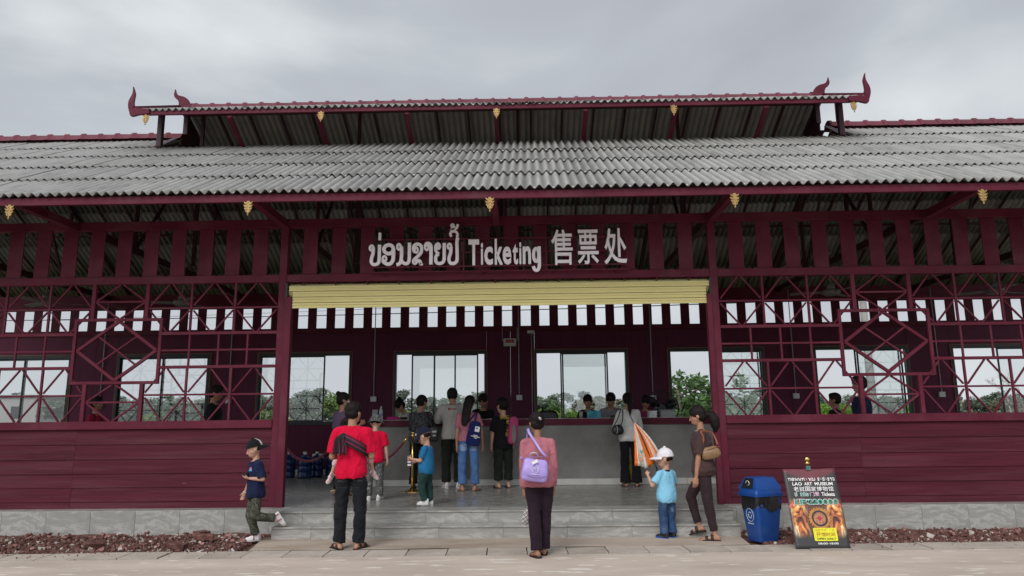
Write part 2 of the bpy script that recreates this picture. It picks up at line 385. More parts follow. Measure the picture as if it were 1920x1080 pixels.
# beds of earth on both sides of the steps
def bed(x0, x1):
    mb = MB(); nx, ny = 60, 10; vs = []
    for j in range(ny + 1):
        for i in range(nx + 1):
            x = x0 + (x1 - x0) * i / nx; y0 = dl(x) + 0.41; y = y0 + (-0.2 - y0) * j / ny
            vs.append((x, y, -0.055 + 0.05 * noise.noise((x * 3, y * 4, 5)) + 0.05 * (j / ny) - (0.05 if j == 0 else 0)))
    mb.add(vs, [(j * (nx + 1) + i, j * (nx + 1) + i + 1, (j + 1) * (nx + 1) + i + 1, (j + 1) * (nx + 1) + i) for j in range(ny) for i in range(nx)])
    tag(mb.obj('earth_bed', M_earth, None, True), kind='structure')
bed(-14, -3.34); bed(2.6, 14)
M_brick = pm('broken_brick', (0.12, 0.05, 0.04), 0.9, 0.5, 14, 0.5, 40, rnd=0.3, dirt=(0.24, 0.165, 0.14), dirt_amt=0.6, dirt_scale=9)
M_mortar = pm('mortar_lump', (0.42, 0.37, 0.33), 0.9, 0.2, 12, 0.5, 40)
def chunk(mb, c, s, mi=0):
    v = []
    R = Matrix.Rotation(random.uniform(0, 6.3), 3, Vector((random.gauss(0, 1), random.gauss(0, 1), random.gauss(0, 1))).normalized())
    sc = Vector((s * random.uniform(0.6, 1.5), s * random.uniform(0.5, 1.1), s * random.uniform(0.35, 0.8)))
    for dx in (-1, 1):
        for dy in (-1, 1):
            for dz in (-1, 1):
                p = Vector((dx * sc.x * random.uniform(0.55, 1), dy * sc.y * random.uniform(0.55, 1), dz * sc.z * random.uniform(0.55, 1)))
                v.append(Vector(c) + R @ p)
    mb.add(v, [(0, 1, 3, 2), (4, 6, 7, 5), (0, 4, 5, 1), (2, 3, 7, 6), (0, 2, 6, 4), (1, 5, 7, 3)], mi)
def rubble(x0, x1, n, label):
    rb = MB(); random.seed(int(x0 * 10) + 99)
    for k in range(n):
        x = random.uniform(x0, x1); y0 = dl(x) + 0.45; t = random.random(); y = y0 + (-0.3 - y0) * t
        heap = 0.0 + 0.03 * t * (0.5 + noise.noise((x * 1.3, 0, 0)))
        s = random.choice((0.006, 0.008, 0.008, 0.011, 0.011, 0.014, 0.017, 0.028))
        chunk(rb, (x, y, -0.02 + heap * random.uniform(0.3, 1.2)), s, 1 if random.random() < 0.09 else 0)
    tag(rb.obj('brick_rubble', [M_brick, M_mortar]), label, 'rubble', kind='stuff')
def chunks(x0, x1, n, label):
    rb = MB(); random.seed(int(x0 * 7) + 5)
    for k in range(n):
        x = random.uniform(x0, x1); t = random.random() ** 0.8; y = dl(x) + 0.47 + (-0.32 - dl(x) - 0.47) * t
        chunk(rb, (x, y, 0.0 + 0.026 * t), random.choice((0.014, 0.016, 0.02, 0.024, 0.032)), random.choice((0, 0, 0, 1, 2, 2)))
    for k in range(160):   # crumbs spilt over the drain covers and the apron
        x = random.uniform(x0, x1 + 0.5); y = dl(x) + random.uniform(0.1, 0.5) ; chunk(rb, (x, y, 0.006), random.choice((0.004, 0.006, 0.009)), random.choice((0, 0, 1, 2)))
    tag(rb.obj('brick_rubble', [M_brick, M_mortar, M_pinkb]), label, 'rubble', kind='stuff')
M_pinkb = pm('pale_brick', (0.30, 0.15, 0.13), 0.9, 0.3, 9, 0.5, 40)
chunks(-9, -3.5, 230, 'larger broken brick pieces scattered over the left rubble strip'); chunks(2.9, 8.5, 150, 'larger broken brick pieces scattered over the right rubble strip')
rubble(-9.5, -3.4, 9000, 'broken red brick rubble lying along the plinth left of the steps')
rubble(2.75, 9, 8000, 'broken red brick rubble lying along the plinth right of the steps')
for x, y, z, rz, rx, lab in ((-4.02, -0.86, 0.055, 0.35, 0.12, 'orange brick lying tilted on the rubble nearest the running boy'),
                             (-4.16, -0.62, 0.06, 1.2, 0.1, 'pinkish brick set against the plinth behind the tilted orange brick'),
                             (-4.15, -1.28, 0.02, -0.1, 0.05, 'flat weathered brick at the edge of the drain covers'),
                             (-5.2, -1.2, 0.03, 0.8, 0.3, 'broken brick half buried in the rubble strip')):
    o = link('brick', box_mesh(0.215, 0.1, 0.062, 0.006, M_brick), None, (x, y, z)); o.rotation_euler = (rx, 0.08, rz); tag(o, lab, 'brick', 'loose bricks on the rubble')
# ------------------------------------------------------------------ platform: plinth, steps, floor (setting)
platform = tag(link('platform', None), kind='structure')
core = MB()
core.box(-13.2, 12.4, -0.22, 6.6, -0.35, 0.27)
core.box(-3.2, 2.6, -0.46, -0.22, -0.1, 0.27); core.box(-3.2, 2.6, -0.735, -0.46, -0.1, 0.12)
core.obj('platform_core', M_grout, platform)
def tiles_front(x0, x1, y, z0, z1, w, off=0.0):
    x = x0 + off
    h = z1 - z0 - 0.003; k = 0
    xs = [x0]
    while x < x1 - 0.05:
        if x > x0 + 0.05: xs.append(x)
        x += w
    xs.append(x1)
    for a, b in zip(xs[:-1], xs[1:]):
        o = link('tile', box_mesh(round(b - a - 0.0025, 3), 0.02, h, 0.002, M_marble), platform, ((a + b) / 2, y + 0.01 + random.uniform(-0.0015, 0.0015), (z0 + z1) / 2))
def tiles_top(x0, x1, y0, y1, z, w, off=0.0, name='tile', mat=None, t=0.02):
    mat = mat or M_marble
    x = x0 + off; xs = [x0]
    while x < x1 - 0.05:
        if x > x0 + 0.05: xs.append(x)
        x += w
    xs.append(x1)
    for a, b in zip(xs[:-1], xs[1:]):
        link(name, box_mesh(round(b - a - 0.003, 3), round(y1 - y0 - 0.003, 3), t, 0.0015, mat), platform, ((a + b) / 2, (y0 + y1) / 2, z - t / 2 + random.uniform(-0.0008, 0.0008)))
tiles_front(-12.6, -3.22, -0.245, -0.03, 0.3, 0.6, 0.17); tiles_front(2.62, 12.0, -0.245, -0.03, 0.3, 0.6, 0.1)
tiles_top(-12.6, -3.22, -0.245, 0.0, 0.302, 1.2, 0.3); tiles_top(2.62, 12.0, -0.245, 0.0, 0.302, 1.2, 0.2)
tiles_front(-3.22, 2.62, -0.485, 0.147, 0.284, 0.8, 0.3); tiles_top(-3.22, 2.62, -0.50, -0.1, 0.302, 0.8, 0.3)
tiles_front(-3.22, 2.62, -0.76, -0.005, 0.132, 0.8, 0.5); tiles_top(-3.22, 2.62, -0.775, -0.487, 0.15, 0.8, 0.5)
for yy in range(8):
    y0 = -0.1 + yy * 0.8; tiles_top(-9.6, 8.8, y0, min(y0 + 0.8, 6.12), 0.3, 0.8, 0.0, 'floor_tile', M_floor)

# ------------------------------------------------------------------ the ticket hall: one building
hall = empty('ticket_hall', 'long maroon open fronted hall with grey corrugated roof and raised middle ridge', 'building')
POSTS = [-12.845, -8.165, -3.485, 2.675, 7.355, 12.035]; CX = -0.405
Z1, Z2 = 4.23, 4.355; B2, B3 = 3.42, 3.53
def blk(name, x0, x1, y0, y1, z0, z1, mat=None, parent=None, c=0.004):
    return link(name, box_mesh(x1 - x0, y1 - y0, z1 - z0, c, mat or M_red), parent or hall, ((x0 + x1) / 2, (y0 + y1) / 2, (z0 + z1) / 2))
for px in POSTS: blk('post', px - 0.053, px + 0.053, -0.012, 0.11, 0.302, 4.36)
bays = list(zip(POSTS[:-1], POSTS[1:]))
for a, b in bays:
    a += 0.053; b -= 0.053
    blk('beam', a, b, -0.006, 0.10, Z1, Z2); blk('beam', a, b, -0.004, 0.10, B2, B3)
    if a < -4 or a > 2:
        blk('rail', a, b, -0.03, 0.09, 1.365, 1.475)
        n = 11; p = 0.401; x = b - 0.19 - 0.205 if b < 0 else a + 0.19
        x0 = (b - 0.202 - 0.212) if b < 0 else (a + 0.192)
        for k in range(n):
            xa = x0 - k * p if b < 0 else x0 + k * p
            blk('slat', xa, xa + 0.212, 0.03, 0.05, B3, Z1, M_red, None, 0.002)
    else:
        for k in range(14):
            xa = -3.218 + 0.417 * k; blk('slat', xa, xa + 0.205, 0.03, 0.05, B3, Z1, M_red, None, 0.002)
# shutter guide channels
blk('shutter_guide', -3.432, -3.335, -0.045, 0.06, 0.302, 3.2); blk('shutter_guide', 2.552, 2.622, -0.045, 0.06, 0.302, 3.17)
# lap siding under the rail
def plank_wall(x0, x1, seams):
    w = part('plank_wall', hall)
    zs = [1.365, 1.160, 0.957, 0.766, 0.580, 0.393, 0.302]
    xs = [x0] + [s for s in seams if x0 < s < x1] + [x1]
    for zt, zb in zip(zs[:-1], zs[1:]):
        for a, b in zip(xs[:-1], xs[1:]):
            def mk(L=b - a, h=zt - zb):
                mb = MB(); t = 0.008; y0, y1 = -0.022, -0.010
                v = [(-L / 2 + 0.001, y0, 0), (L / 2 - 0.001, y0, 0), (L / 2 - 0.001, y0 + t, 0), (-L / 2 + 0.001, y0 + t, 0),
                     (-L / 2 + 0.001, y1, h + 0.015), (L / 2 - 0.001, y1, h + 0.015), (L / 2 - 0.001, y1 + t, h + 0.015), (-L / 2 + 0.001, y1 + t, h + 0.015)]
                mb.add(v, [(3, 2, 1, 0), (4, 5, 6, 7), (0, 1, 5, 4), (1, 2, 6, 5), (2, 3, 7, 6), (3, 0, 4, 7)])
                return mb.mesh('plank', M_board)
            me = shared(('plank', round(b - a, 3), round(zt - zb, 3)), mk)
            o = link('plank', me, w, ((a + b) / 2 + random.uniform(-0.001, 0.001), random.uniform(-0.002, 0.002) + 0.02, zb)); o.rotation_euler = (0, random.uniform(-0.0006, 0.0006), 0)
    mb = MB(); mb.box(x0, x1, 0.03, 0.08, 0.302, 1.36); mb.obj('backing', M_wall, w)
plank_wall(-12.79, -8.22, [-10.7]); plank_wall(-8.112, -3.54, [-6.28]); plank_wall(2.73, 7.302, [4.53]); plank_wall(7.41, 11.98, [9.3])
# lattice: welded square bars in the pattern of crosses round a diamond
def lattice(xc, half):
    g = part('lattice', hall); y = 0.02
    def seg(p, q, w, dy=0.0, name='bar'):
        p = Vector((p[0], 0, p[1])); q = Vector((q[0], 0, q[1])); L = (q - p).length
        o = link(name, box_mesh(round(L, 3), w, w, 0.002, M_red), g, ((p.x + q.x) / 2 + xc, y + dy, (p.z + q.z) / 2))
        o.rotation_euler = (0, -atan2(q.z - p.z, q.x - p.x), 0)
    T, K = 0.026, 0.042
    top, H1, H2, H3, H4, H5, bot = 3.42, 3.065, 2.70, 2.46, 2.222, 1.835, 1.475
    bx, bz0, bz1 = 0.615, 2.01, 2.905
    for s in (-1, 1):
        seg((s * 0.39, bz1 + 0.02), (s * 0.39, top), K + 0.012); seg((s * 0.405, bot), (s * 0.405, bz0 - 0.02), K + 0.012)
        seg((s * bx, bz0 - 0.02), (s * bx, bz1 + 0.02), K)
        seg((s * (bx + 0.02), H2), (s * half, H2), K); seg((s * (bx + 0.02), H4), (s * half, H4), K)
        seg((s * (bx + 0.02), H3), (s * half, H3), T, 0.001)
        seg((s * 0.42, H1), (s * half, H1), T, 0.002); seg((s * 0.43, H5), (s * half, H5), T, 0.002)
        for xv in (1.03, 1.662):
            seg((s * xv, H2 + 0.02), (s * xv, top), T + 0.004, -0.004); seg((s * xv, bot), (s * xv, H4 - 0.02), T + 0.004, -0.004)
        for xv in (1.04, 1.455, 1.87): seg((s * xv, H4 + 0.02), (s * xv, H2 - 0.02), T, -0.003)
        for (z0, zm, z1, xs) in ((H2 + 0.02, H1, top, (0.405, 1.03, 1.662, half)), (bot, H5, H4 - 0.02, (0.42, 1.03, 1.662, half))):
            for i in range(3):
                xa, xb = xs[i], xs[i + 1]; xm = (xa + xb) / 2
                for zz, e in ((z0, 1), (z1, -1)):
                    if i == 0 and zz == z1 and z1 < 2.3: pass
                    seg((s * (xa + 0.03), zm + (-0.035 if e > 0 else 0.035)), (s * (xm - 0.02), zz), T - 0.003, 0.004)
                    seg((s * (xm + 0.02), zz), (s * (xb - 0.03), zm + (-0.035 if e > 0 else 0.035)), T - 0.003, 0.005)
        # small diamonds above and below the box
        seg((s * 0.365, 3.17), (0.015 * s, top), T, 0.003); seg((s * 0.365, 3.165), (0.015 * s, bz1 + 0.02), T, 0.003)
        seg((s * 0.38, 1.74), (0.015 * s, bz0 - 0.02), T, 0.003); seg((s * 0.38, 1.735), (0.015 * s, bot), T, 0.003)
        # the diamond in the box and its inner cross
        seg((s * 0.57, 2.465), (0, 2.885), K, 0.006 + s * 0.002, 'diamond_bar'); seg((s * 0.57, 2.465), (0, 2.045), K, 0.008 + s * 0.002, 'diamond_bar')
        seg((-s * 0.275, 2.665), (s * 0.275, 2.265), T - 0.002, 0.004 + s * 0.002)
    seg((-bx, bz1), (bx, bz1), K, -0.003); seg((-bx, bz0), (bx, bz0), K, -0.003)
    seg((-0.37, 3.168), (0.37, 3.168), T, 0.004); seg((-0.385, 1.738), (0.385, 1.738), T, 0.004)
for a, b in bays:
    if a < -4 or a > 2: lattice((a + b) / 2, (b - a) / 2 - 0.05)

# ---- back wall with sliding windows
BY = 6.2
WIN = [(-18.78, -16.65), (-15.65, -13.52), (-12.52, -10.39), (-9.325, -7.194), (-6.093, -3.966), (-2.992, -0.905), (0.183, 2.266), (3.191, 5.319), (6.438, 8.525), (9.484, 11.53), (12.6, 14.7)]
WIN = [w for w in WIN if -13 < w[0] and w[1] < 12.2]
WZ0, WZ1 = 1.37, 2.985
bw = part('back_wall', hall)
def wallp(x0, x1, z0, z1):
    n = max(1, round((x1 - x0) / 0.61)) if z1 - z0 > 0.6 else max(1, round((x1 - x0) / 2.44))
    for k in range(n):
        a = x0 + (x1 - x0) * k / n; b = x0 + (x1 - x0) * (k + 1) / n
        link('wall_panel', box_mesh(round(b - a - 0.003, 3), 0.05, round(z1 - z0 - 0.002, 3), 0.003, M_wall), bw, ((a + b) / 2, BY + 0.025, (z0 + z1) / 2))
x = -12.9
for a, b in WIN:
    wallp(x, a, 0.3, 3.43); wallp(a, b, 0.3, WZ0); wallp(a, b, WZ1, 3.43); x = b
wallp(x, 12.1, 0.3, 3.43)
blk('beam', -12.9, 12.1, BY - 0.03, BY + 0.07, 3.432, 3.54, M_red, bw); blk('beam', -12.9, 12.1, BY - 0.03, BY + 0.07, 4.06, 4.36, M_red, bw)
for k in range(59):
    xa = -5.235 + 0.4265 * (k - 17) - 0.20; link('slat', box_mesh(0.20, 0.02, 0.52, 0.002, M_red), bw, (xa + 0.1, BY + 0.02, 3.80))
blk('moulding', -12.9, 12.1, BY - 0.02, BY - 0.001, 3.415, 3.430, M_red, bw, 0)
blk('skirting', -12.9, 12.1, BY - 0.016, BY - 0.002, 0.302, 0.40, M_whitetile, bw, 0)
M_frame_edge = pm('varnished_trim', (0.20, 0.09, 0.045), 0.5)
def window(x0, x1, sashes):
    w = part('window', hall); y0 = BY - 0.03
    def fr(name, a, b, c, d, ya, yb, mat=M_black_al): return link(name, box_mesh(round(b - a, 4), round(yb - ya, 4), round(d - c, 4), 0.002, mat), w, ((a + b) / 2, (ya + yb) / 2, (c + d) / 2))
    f = 0.05
    fr('frame', x0, x1, WZ1 - f - 0.02, WZ1, y0, BY + 0.09); fr('frame', x0, x1, WZ0, WZ0 + f + 0.02, y0, BY + 0.09)
    fr('frame', x0, x0 + f, WZ0 + f + 0.02, WZ1 - f - 0.02, y0, BY + 0.09); fr('frame', x1 - f, x1, WZ0 + f + 0.02, WZ1 - f - 0.02, y0, BY + 0.09)
    fr('trim', x0 - 0.022, x1 + 0.022, WZ1 + 0.001, WZ1 + 0.02, y0 + 0.005, BY - 0.001, M_frame_edge)
    fr('trim', x0 - 0.022, x0 - 0.001, WZ0, WZ1, y0 + 0.005, BY - 0.001, M_frame_edge); fr('trim', x1 + 0.001, x1 + 0.022, WZ0, WZ1, y0 + 0.005, BY - 0.001, M_frame_edge)
    za, zb = WZ0 + f + 0.022, WZ1 - f - 0.022
    for i, (sa, sb, kind) in enumerate(sashes):
        ya = BY - 0.005 + 0.032 * (i % 2); s = 0.032
        if kind == 'fix': link('pane', box_mesh(round(sb - sa, 4), 0.005, round(zb - za, 4), 0, M_glass), w, ((sa + sb) / 2, BY + 0.07, (za + zb) / 2)); continue
        fr('sash', sa, sa + s, za, zb, ya, ya + 0.028); fr('sash', sb - s, sb, za, zb, ya, ya + 0.028)
        fr('sash', sa + s, sb - s, za, za + s, ya, ya + 0.028); fr('sash', sa + s, sb - s, zb - s, zb, ya, ya + 0.028)
        link('pane', box_mesh(round(sb - sa - 2 * s, 4), 0.005, round(zb - za - 2 * s, 4), 0, M_glass), w, ((sa + sb) / 2, ya + 0.014, (za + zb) / 2))
        fr('latch', sb - s + 0.004, sb - 0.006, (za + zb) / 2 - 0.09, (za + zb) / 2 + 0.03, ya - 0.014, ya - 0.0005)
for a, b in WIN:
    m = (a + b) / 2; i = WIN.index((a, b))
    if abs(a + 2.992) < 0.01: sh = [(-2.60, -2.07, 's'), (-2.10, -1.60, 's'), (-1.63, -1.09, 's')]
    elif abs(a - 0.183) < 0.01: sh = [(0.80, 1.83, 's'), (0.76, 1.79, 's')]
    elif abs(a - 3.191) < 0.01: sh = [(4.25, 5.26, 's'), (4.20, 5.22, 's')]
    elif abs(a + 6.093) < 0.01: sh = [(-6.04, -4.58, 's'), (-4.62, -4.56, 's')]; sh = [(-6.04, -4.57, 's')]
    elif a > 6 and a < 9: sh = [(7.40, 8.40, 's'), (7.36, 8.36, 's')]
    elif a > 9: sh = [(10.5, 11.48, 's')]
    else: sh = [(m - 0.05, b - 0.05, 's'), (a + 0.05, m, 's')]
    window(a, b, sh)

# ---- roof frame: trusses, rafters, purlins
SL = 0.575; EY, EZ = -1.4, 4.305; RY = 3.05; RZ = EZ + SL * (RY - EY); ang = atan(SL)
def rz_(y): return EZ + SL * (y - EY) if y <= RY else RZ - SL * (y - RY)
roof = part('roof', hall)
BR = [CX + 3.075 * k for k in (-4, -3, -2, -1, 0, 1, 2, 3, 4)]
def beam(name, p, q, w, d, mat=M_red, parent=roof):
    mb = MB(); mb.bar(p, q, w, d); return mb.obj(name, mat, parent)
for bxp in BR:
    beam('outrigger', (bxp, -1.26, 4.27), (bxp, -0.012, 4.27), 0.09, 0.11)
    beam('truss_chord', (bxp, 0.105, 4.29), (bxp, 6.16, 4.29), 0.08, 0.12, M_steel)
    raised = abs(bxp - CX) < 6.3
    beam('truss_rafter', (bxp, -1.2, rz_(-1.2) - 0.135), (bxp, 2.0 if raised else 3.0, rz_(2.0 if raised else 3.0) - 0.135), 0.07, 0.1, M_steel)
    beam('truss_rafter', (bxp, 7.2, rz_(7.2) - 0.135), (bxp, 4.0 if raised else 3.1, rz_(4.0 if raised else 3.1) - 0.135), 0.07, 0.1, M_steel)
    for yy in (1.55, 4.5): beam('truss_web', (bxp, yy, 4.35), (bxp, yy, rz_(yy) - 0.19), 0.05, 0.05, M_steel)
    beam('truss_web', (bxp, 1.6, 4.36), (bxp, 2.9, (rz_(2.0) if raised else RZ) - 0.3), 0.045, 0.045, M_steel); beam('truss_web', (bxp, 4.45, 4.36), (bxp, 3.2, (rz_(2.0) if raised else RZ) - 0.3), 0.045, 0.045, M_steel)
for k in range(-21, 22):
    xr = CX + 0.6 * k + 0.3
    top = 2.05 if abs(xr - CX) < 6.3 else 3.0
    beam('rafter', (xr, -1.3, rz_(-1.3) - 0.058), (xr, top, rz_(top) - 0.058), 0.04, 0.05, M_steel)
    yb = 6.1 - top
    beam('rafter', (xr, 7.4, rz_(7.4) - 0.058), (xr, yb, rz_(yb) - 0.058), 0.04, 0.05, M_steel)
blk('fascia', -13, 12.2, -1.345, -1.30, 4.205, 4.305, M_red, roof); blk('fascia', -13, 12.2, 7.40, 7.445, 4.205, 4.305, M_red, roof)
for yy in (-0.5, 0.9, 1.95, 4.15, 5.2, 6.6): beam('purlin', (-13, yy, rz_(yy) - 0.105), (12.2, yy, rz_(yy) - 0.105), 0.045, 0.045, M_steel)

# ---- corrugated sheets
PITCH, AMP = 0.12, 0.0265
def sheet_mesh(nw, length, key):
    def mk():
        mb = MB(); n = nw * 8; t = 0.007; vs = []
        for vv in (0, 1):
            for top in (0, 1):
                for i in range(n + 1):
                    xx = PITCH * nw * i / n - (0.0 if i else 0.006)
                    vs.append((xx, length * vv, AMP * cos(2 * pi * xx / PITCH) + t * top))
        w = n + 1
        fs = []
        for i in range(n):
            fs.append((i, w * 2 + i, w * 2 + i + 1, i + 1)); fs.append((w + i, w + i + 1, w * 3 + i + 1, w * 3 + i))
            fs.append((i, i + 1, w + i + 1, w + i)); fs.append((w * 2 + i, w * 3 + i, w * 3 + i + 1, w * 2 + i + 1))
        fs += [(0, w, w * 3, w * 2), (w - 1, w * 3 - 1, w * 4 - 1, w * 2 - 1)]
        mb.add(vs, fs)
        for k in range(0, nw, 2):     # roofing screws with white washers in every second trough
            mb.lathe([(0.014, -AMP + t - 0.002), (0.014, -AMP + t + 0.006), (0.007, -AMP + t + 0.012)], (PITCH * (k + 0.5), 0.05, 0), 8, 1)
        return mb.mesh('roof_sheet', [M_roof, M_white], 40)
    return shared(('sheet', nw, round(length, 3), key), mk)
SHW = PITCH * 4; ROW = 0.88
def lay(x, y, z, length, slope, parent=roof, rear=False, nw=4):
    me = sheet_mesh(nw, length, 0)
    o = link('roof_sheet', me, parent, (x + random.uniform(-0.004, 0.004), y + random.uniform(-0.009, 0.009), z + 0.020 + random.uniform(-0.001, 0.001)))
    o.rotation_euler = (atan(slope) - 0.030, random.uniform(-0.001, 0.001), random.uniform(-0.0012, 0.0012)); return o
col0 = -26
for r in range(5):
    y = EY + ROW * r; z = EZ + SL * (y - EY)
    L = (ROW + 0.13) / cos(ang) if r < 4 else (RY - y + 0.0) / cos(ang)
    if r == 3: L = (ROW + 0.05) / cos(ang)
    for c in range(-23, 23):
        x = CX + c * SHW
        if r == 4 and -6.3 - SHW * 0.6 < x - CX < 6.2: continue
        lay(x, y, z, L, SL)
# what lies out of the picture and the rear slope: one corrugated mesh each
def strip(x0, x1, y0, y1, zf, name, parent, amp=AMP):
    mb = MB(); n = int(round((x1 - x0) / PITCH * 6)); vs = []
    for (yy, tt) in ((y0, 0), (y1, 0), (y0, 0.008), (y1, 0.008)):
        for i in range(n + 1):
            xx = x0 + (x1 - x0) * i / n; vs.append((xx, yy, zf(yy) + tt + AMP * cos(2 * pi * (xx - CX) / PITCH) + 0.04))
    w = n + 1; fs = []
    for i in range(n):
        fs.append((i, w + i, w + i + 1, i + 1)); fs.append((2 * w + i, 2 * w + i + 1, 3 * w + i + 1, 3 * w + i))
        fs.append((i, i + 1, 2 * w + i + 1, 2 * w + i)); fs.append((w + i, 3 * w + i, 3 * w + i + 1, w + i + 1))
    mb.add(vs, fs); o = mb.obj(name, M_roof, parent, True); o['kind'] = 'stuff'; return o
for (xa, xb) in ((-13.2, CX - 23 * SHW - 0.004), (CX + 23 * SHW + 0.004, 12.4)):
    strip(xa, xb, EY, RY, rz_, 'roof_sheeting', roof)
for r in range(5):
    ya = 7.5 - ROW * r; yb = max(ya - ROW - 0.1, 3.1)
    zf = lambda yy, r=r: rz_(yy) - 0.012 * ((7.5 - ROW * r - yy) / ROW) + 0.01
    if r < 4: strip(-13.2, 12.4, ya, yb, zf, 'roof_sheeting', roof)
    else: strip(-13.2, CX - 6.3, ya, yb, zf, 'roof_sheeting', roof); strip(CX + 6.3, 12.4, ya, yb, zf, 'roof_sheeting', roof)
# ridge tiles with a raised collar at each joint
def ridge_mesh(L):
    def mk():
        mb = MB(); rings = []
        for xx, k in ((0, 1.0), (0.02, 1.32), (0.06, 1.36), (0.085, 1.02), (L + 0.02, 0.97)):
            rings.append([(xx, -0.155 * (1 + (k - 1) * 0.3), -0.085), (xx, -0.10 * k, 0.0 + 0.02 * (k - 1)), (xx, -0.055 * k, 0.045 * k), (xx, 0, 0.06 * k + 0.03 * (k - 1)), (xx, 0.055 * k, 0.045 * k), (xx, 0.10 * k, 0.0), (xx, 0.155, -0.085), (xx, 0, -0.02)])
        mb.loft(rings); return mb.mesh('ridge_tile', M_ridge, 50)
    return shared(('ridge', L), mk)
def ridge(x0, x1, z, parent):
    n = int((x1 - x0) / 0.322)
    for k in range(n): link('ridge_tile', ridge_mesh(0.322), parent, (x0 + (x1 - x0) * k / n, RY, z + random.uniform(-0.004, 0.004)))
ridge(-11.6, CX - 6.22, RZ + 0.075, roof); ridge(CX + 6.22, 10.6, RZ + 0.075, roof)

# ---- raised middle roof
up = part('upper_roof', hall)
UY, UZ, USL = 1.45, 6.75, 0.462; UR = UZ + USL * (RY - UY); HX = 6.25; CU = CX - 0.06
def uz(y): return UZ + USL * (y - UY) if y <= RY else UR - USL * (y - RY)
n_u = 27; wU = SHW
for r in range(2):
    y = UY + 0.8 * r
    for c in range(n_u):
        x = CU - HX + 0.02 + c * (2 * HX - 0.04) / n_u
        if c == n_u - 1: nw = 4
        lay(x, y, UZ + USL * (y - UY), (0.93 if r == 0 else 0.8) / cos(atan(USL)), USL, up)
strip(CU - HX, CU + HX, 4.65, 3.06, lambda yy: uz(yy), 'roof_sheeting', up)
ridge(CU - HX + 0.26, CU + HX - 0.26, UR + 0.045, up)
for k in range(-10, 11):
    xr = CU + 0.615 * k
    beam('rafter', (xr, UY + 0.1, uz(UY + 0.1) - 0.058), (xr, RY - 0.02, uz(RY) - 0.07), 0.04, 0.05, M_steel, up)
    beam('rafter', (xr, 4.6, uz(4.6) - 0.058), (xr, RY + 0.02, uz(RY) - 0.07), 0.04, 0.05, M_steel, up)
for k in range(-3, 4):
    xr = CU + 1.5375 * k
    beam('strut', (xr, UY + 0.06, uz(UY) - 0.1), (xr, 2.2, rz_(2.05) + 0.02), 0.075, 0.05, M_red, up)
    beam('strut', (xr, 4.65, uz(4.65) - 0.1), (xr, 3.95, rz_(4.1) + 0.02), 0.075, 0.05, M_red, up)
for bxp in BR[2:7]:
    beam('king_post', (bxp + 0.3, RY, 4.35), (bxp + 0.3, RY, UR - 0.08), 0.06, 0.06, M_steel, up)
blk('fascia', CU - HX + 0.12, CU + HX - 0.12, UY + 0.03, UY + 0.07, UZ - 0.062, UZ + 0.012, M_red, up); blk('fascia', CU - HX + 0.12, CU + HX - 0.12, 4.58, 4.62, UZ - 0.062, UZ + 0.012, M_red, up)
blk('ridge_beam', CU - HX + 0.05, CU + HX - 0.05, RY - 0.03, RY + 0.03, UR - 0.13, UR - 0.04, M_steel, up)
for s in (-1, 1):
    blk('roof_post', CU + s * 6.12 - 0.045, CU + s * 6.12 + 0.045, 2.07, 2.16, rz_(2.1) + 0.02, uz(2.1) - 0.05, M_steel, up)
    blk('roof_post', CU + s * 6.12 - 0.045, CU + s * 6.12 + 0.045, 3.94, 4.03, rz_(4.0) + 0.02, uz(4.0) - 0.05, M_steel, up)
    blk('roof_post', CU + s * 6.12 - 0.045, CU + s * 6.12 + 0.045, RY - 0.045, RY + 0.045, RZ + 0.1, UR - 0.06, M_steel, up)
    beam('verge_flashing', (CU + s * 6.24, RY - 0.1, RZ + 0.01), (CU + s * 6.10, 2.0, rz_(2.0) + 0.055), 0.10, 0.02, M_steel, up)
    beam('verge_flashing', (CU + s * 6.24, RY + 0.1, RZ + 0.01), (CU + s * 6.10, 4.1, rz_(4.1) + 0.055), 0.10, 0.02, M_steel, up)
for s in (-1, 1):   # dark infill of the gable behind the ridge
    g_ = CU + s * 6.17; mb = MB(); Y0, Y1 = 3.10, 4.60; za = lambda y: rz_(y) + 0.05; zb = lambda y: uz(y) - 0.04
    V = [(g_ + dx, y, z) for dx in (-0.012, 0.012) for y, z in ((Y0, za(Y0)), (Y1, za(Y1)), (Y1, zb(Y1)), (Y0, zb(Y0)))]
    mb.add(V, [(0, 1, 2, 3), (7, 6, 5, 4), (0, 4, 5, 1), (1, 5, 6, 2), (2, 6, 7, 3), (3, 7, 4, 0)]); mb.obj('gable_panel', M_steel, up)
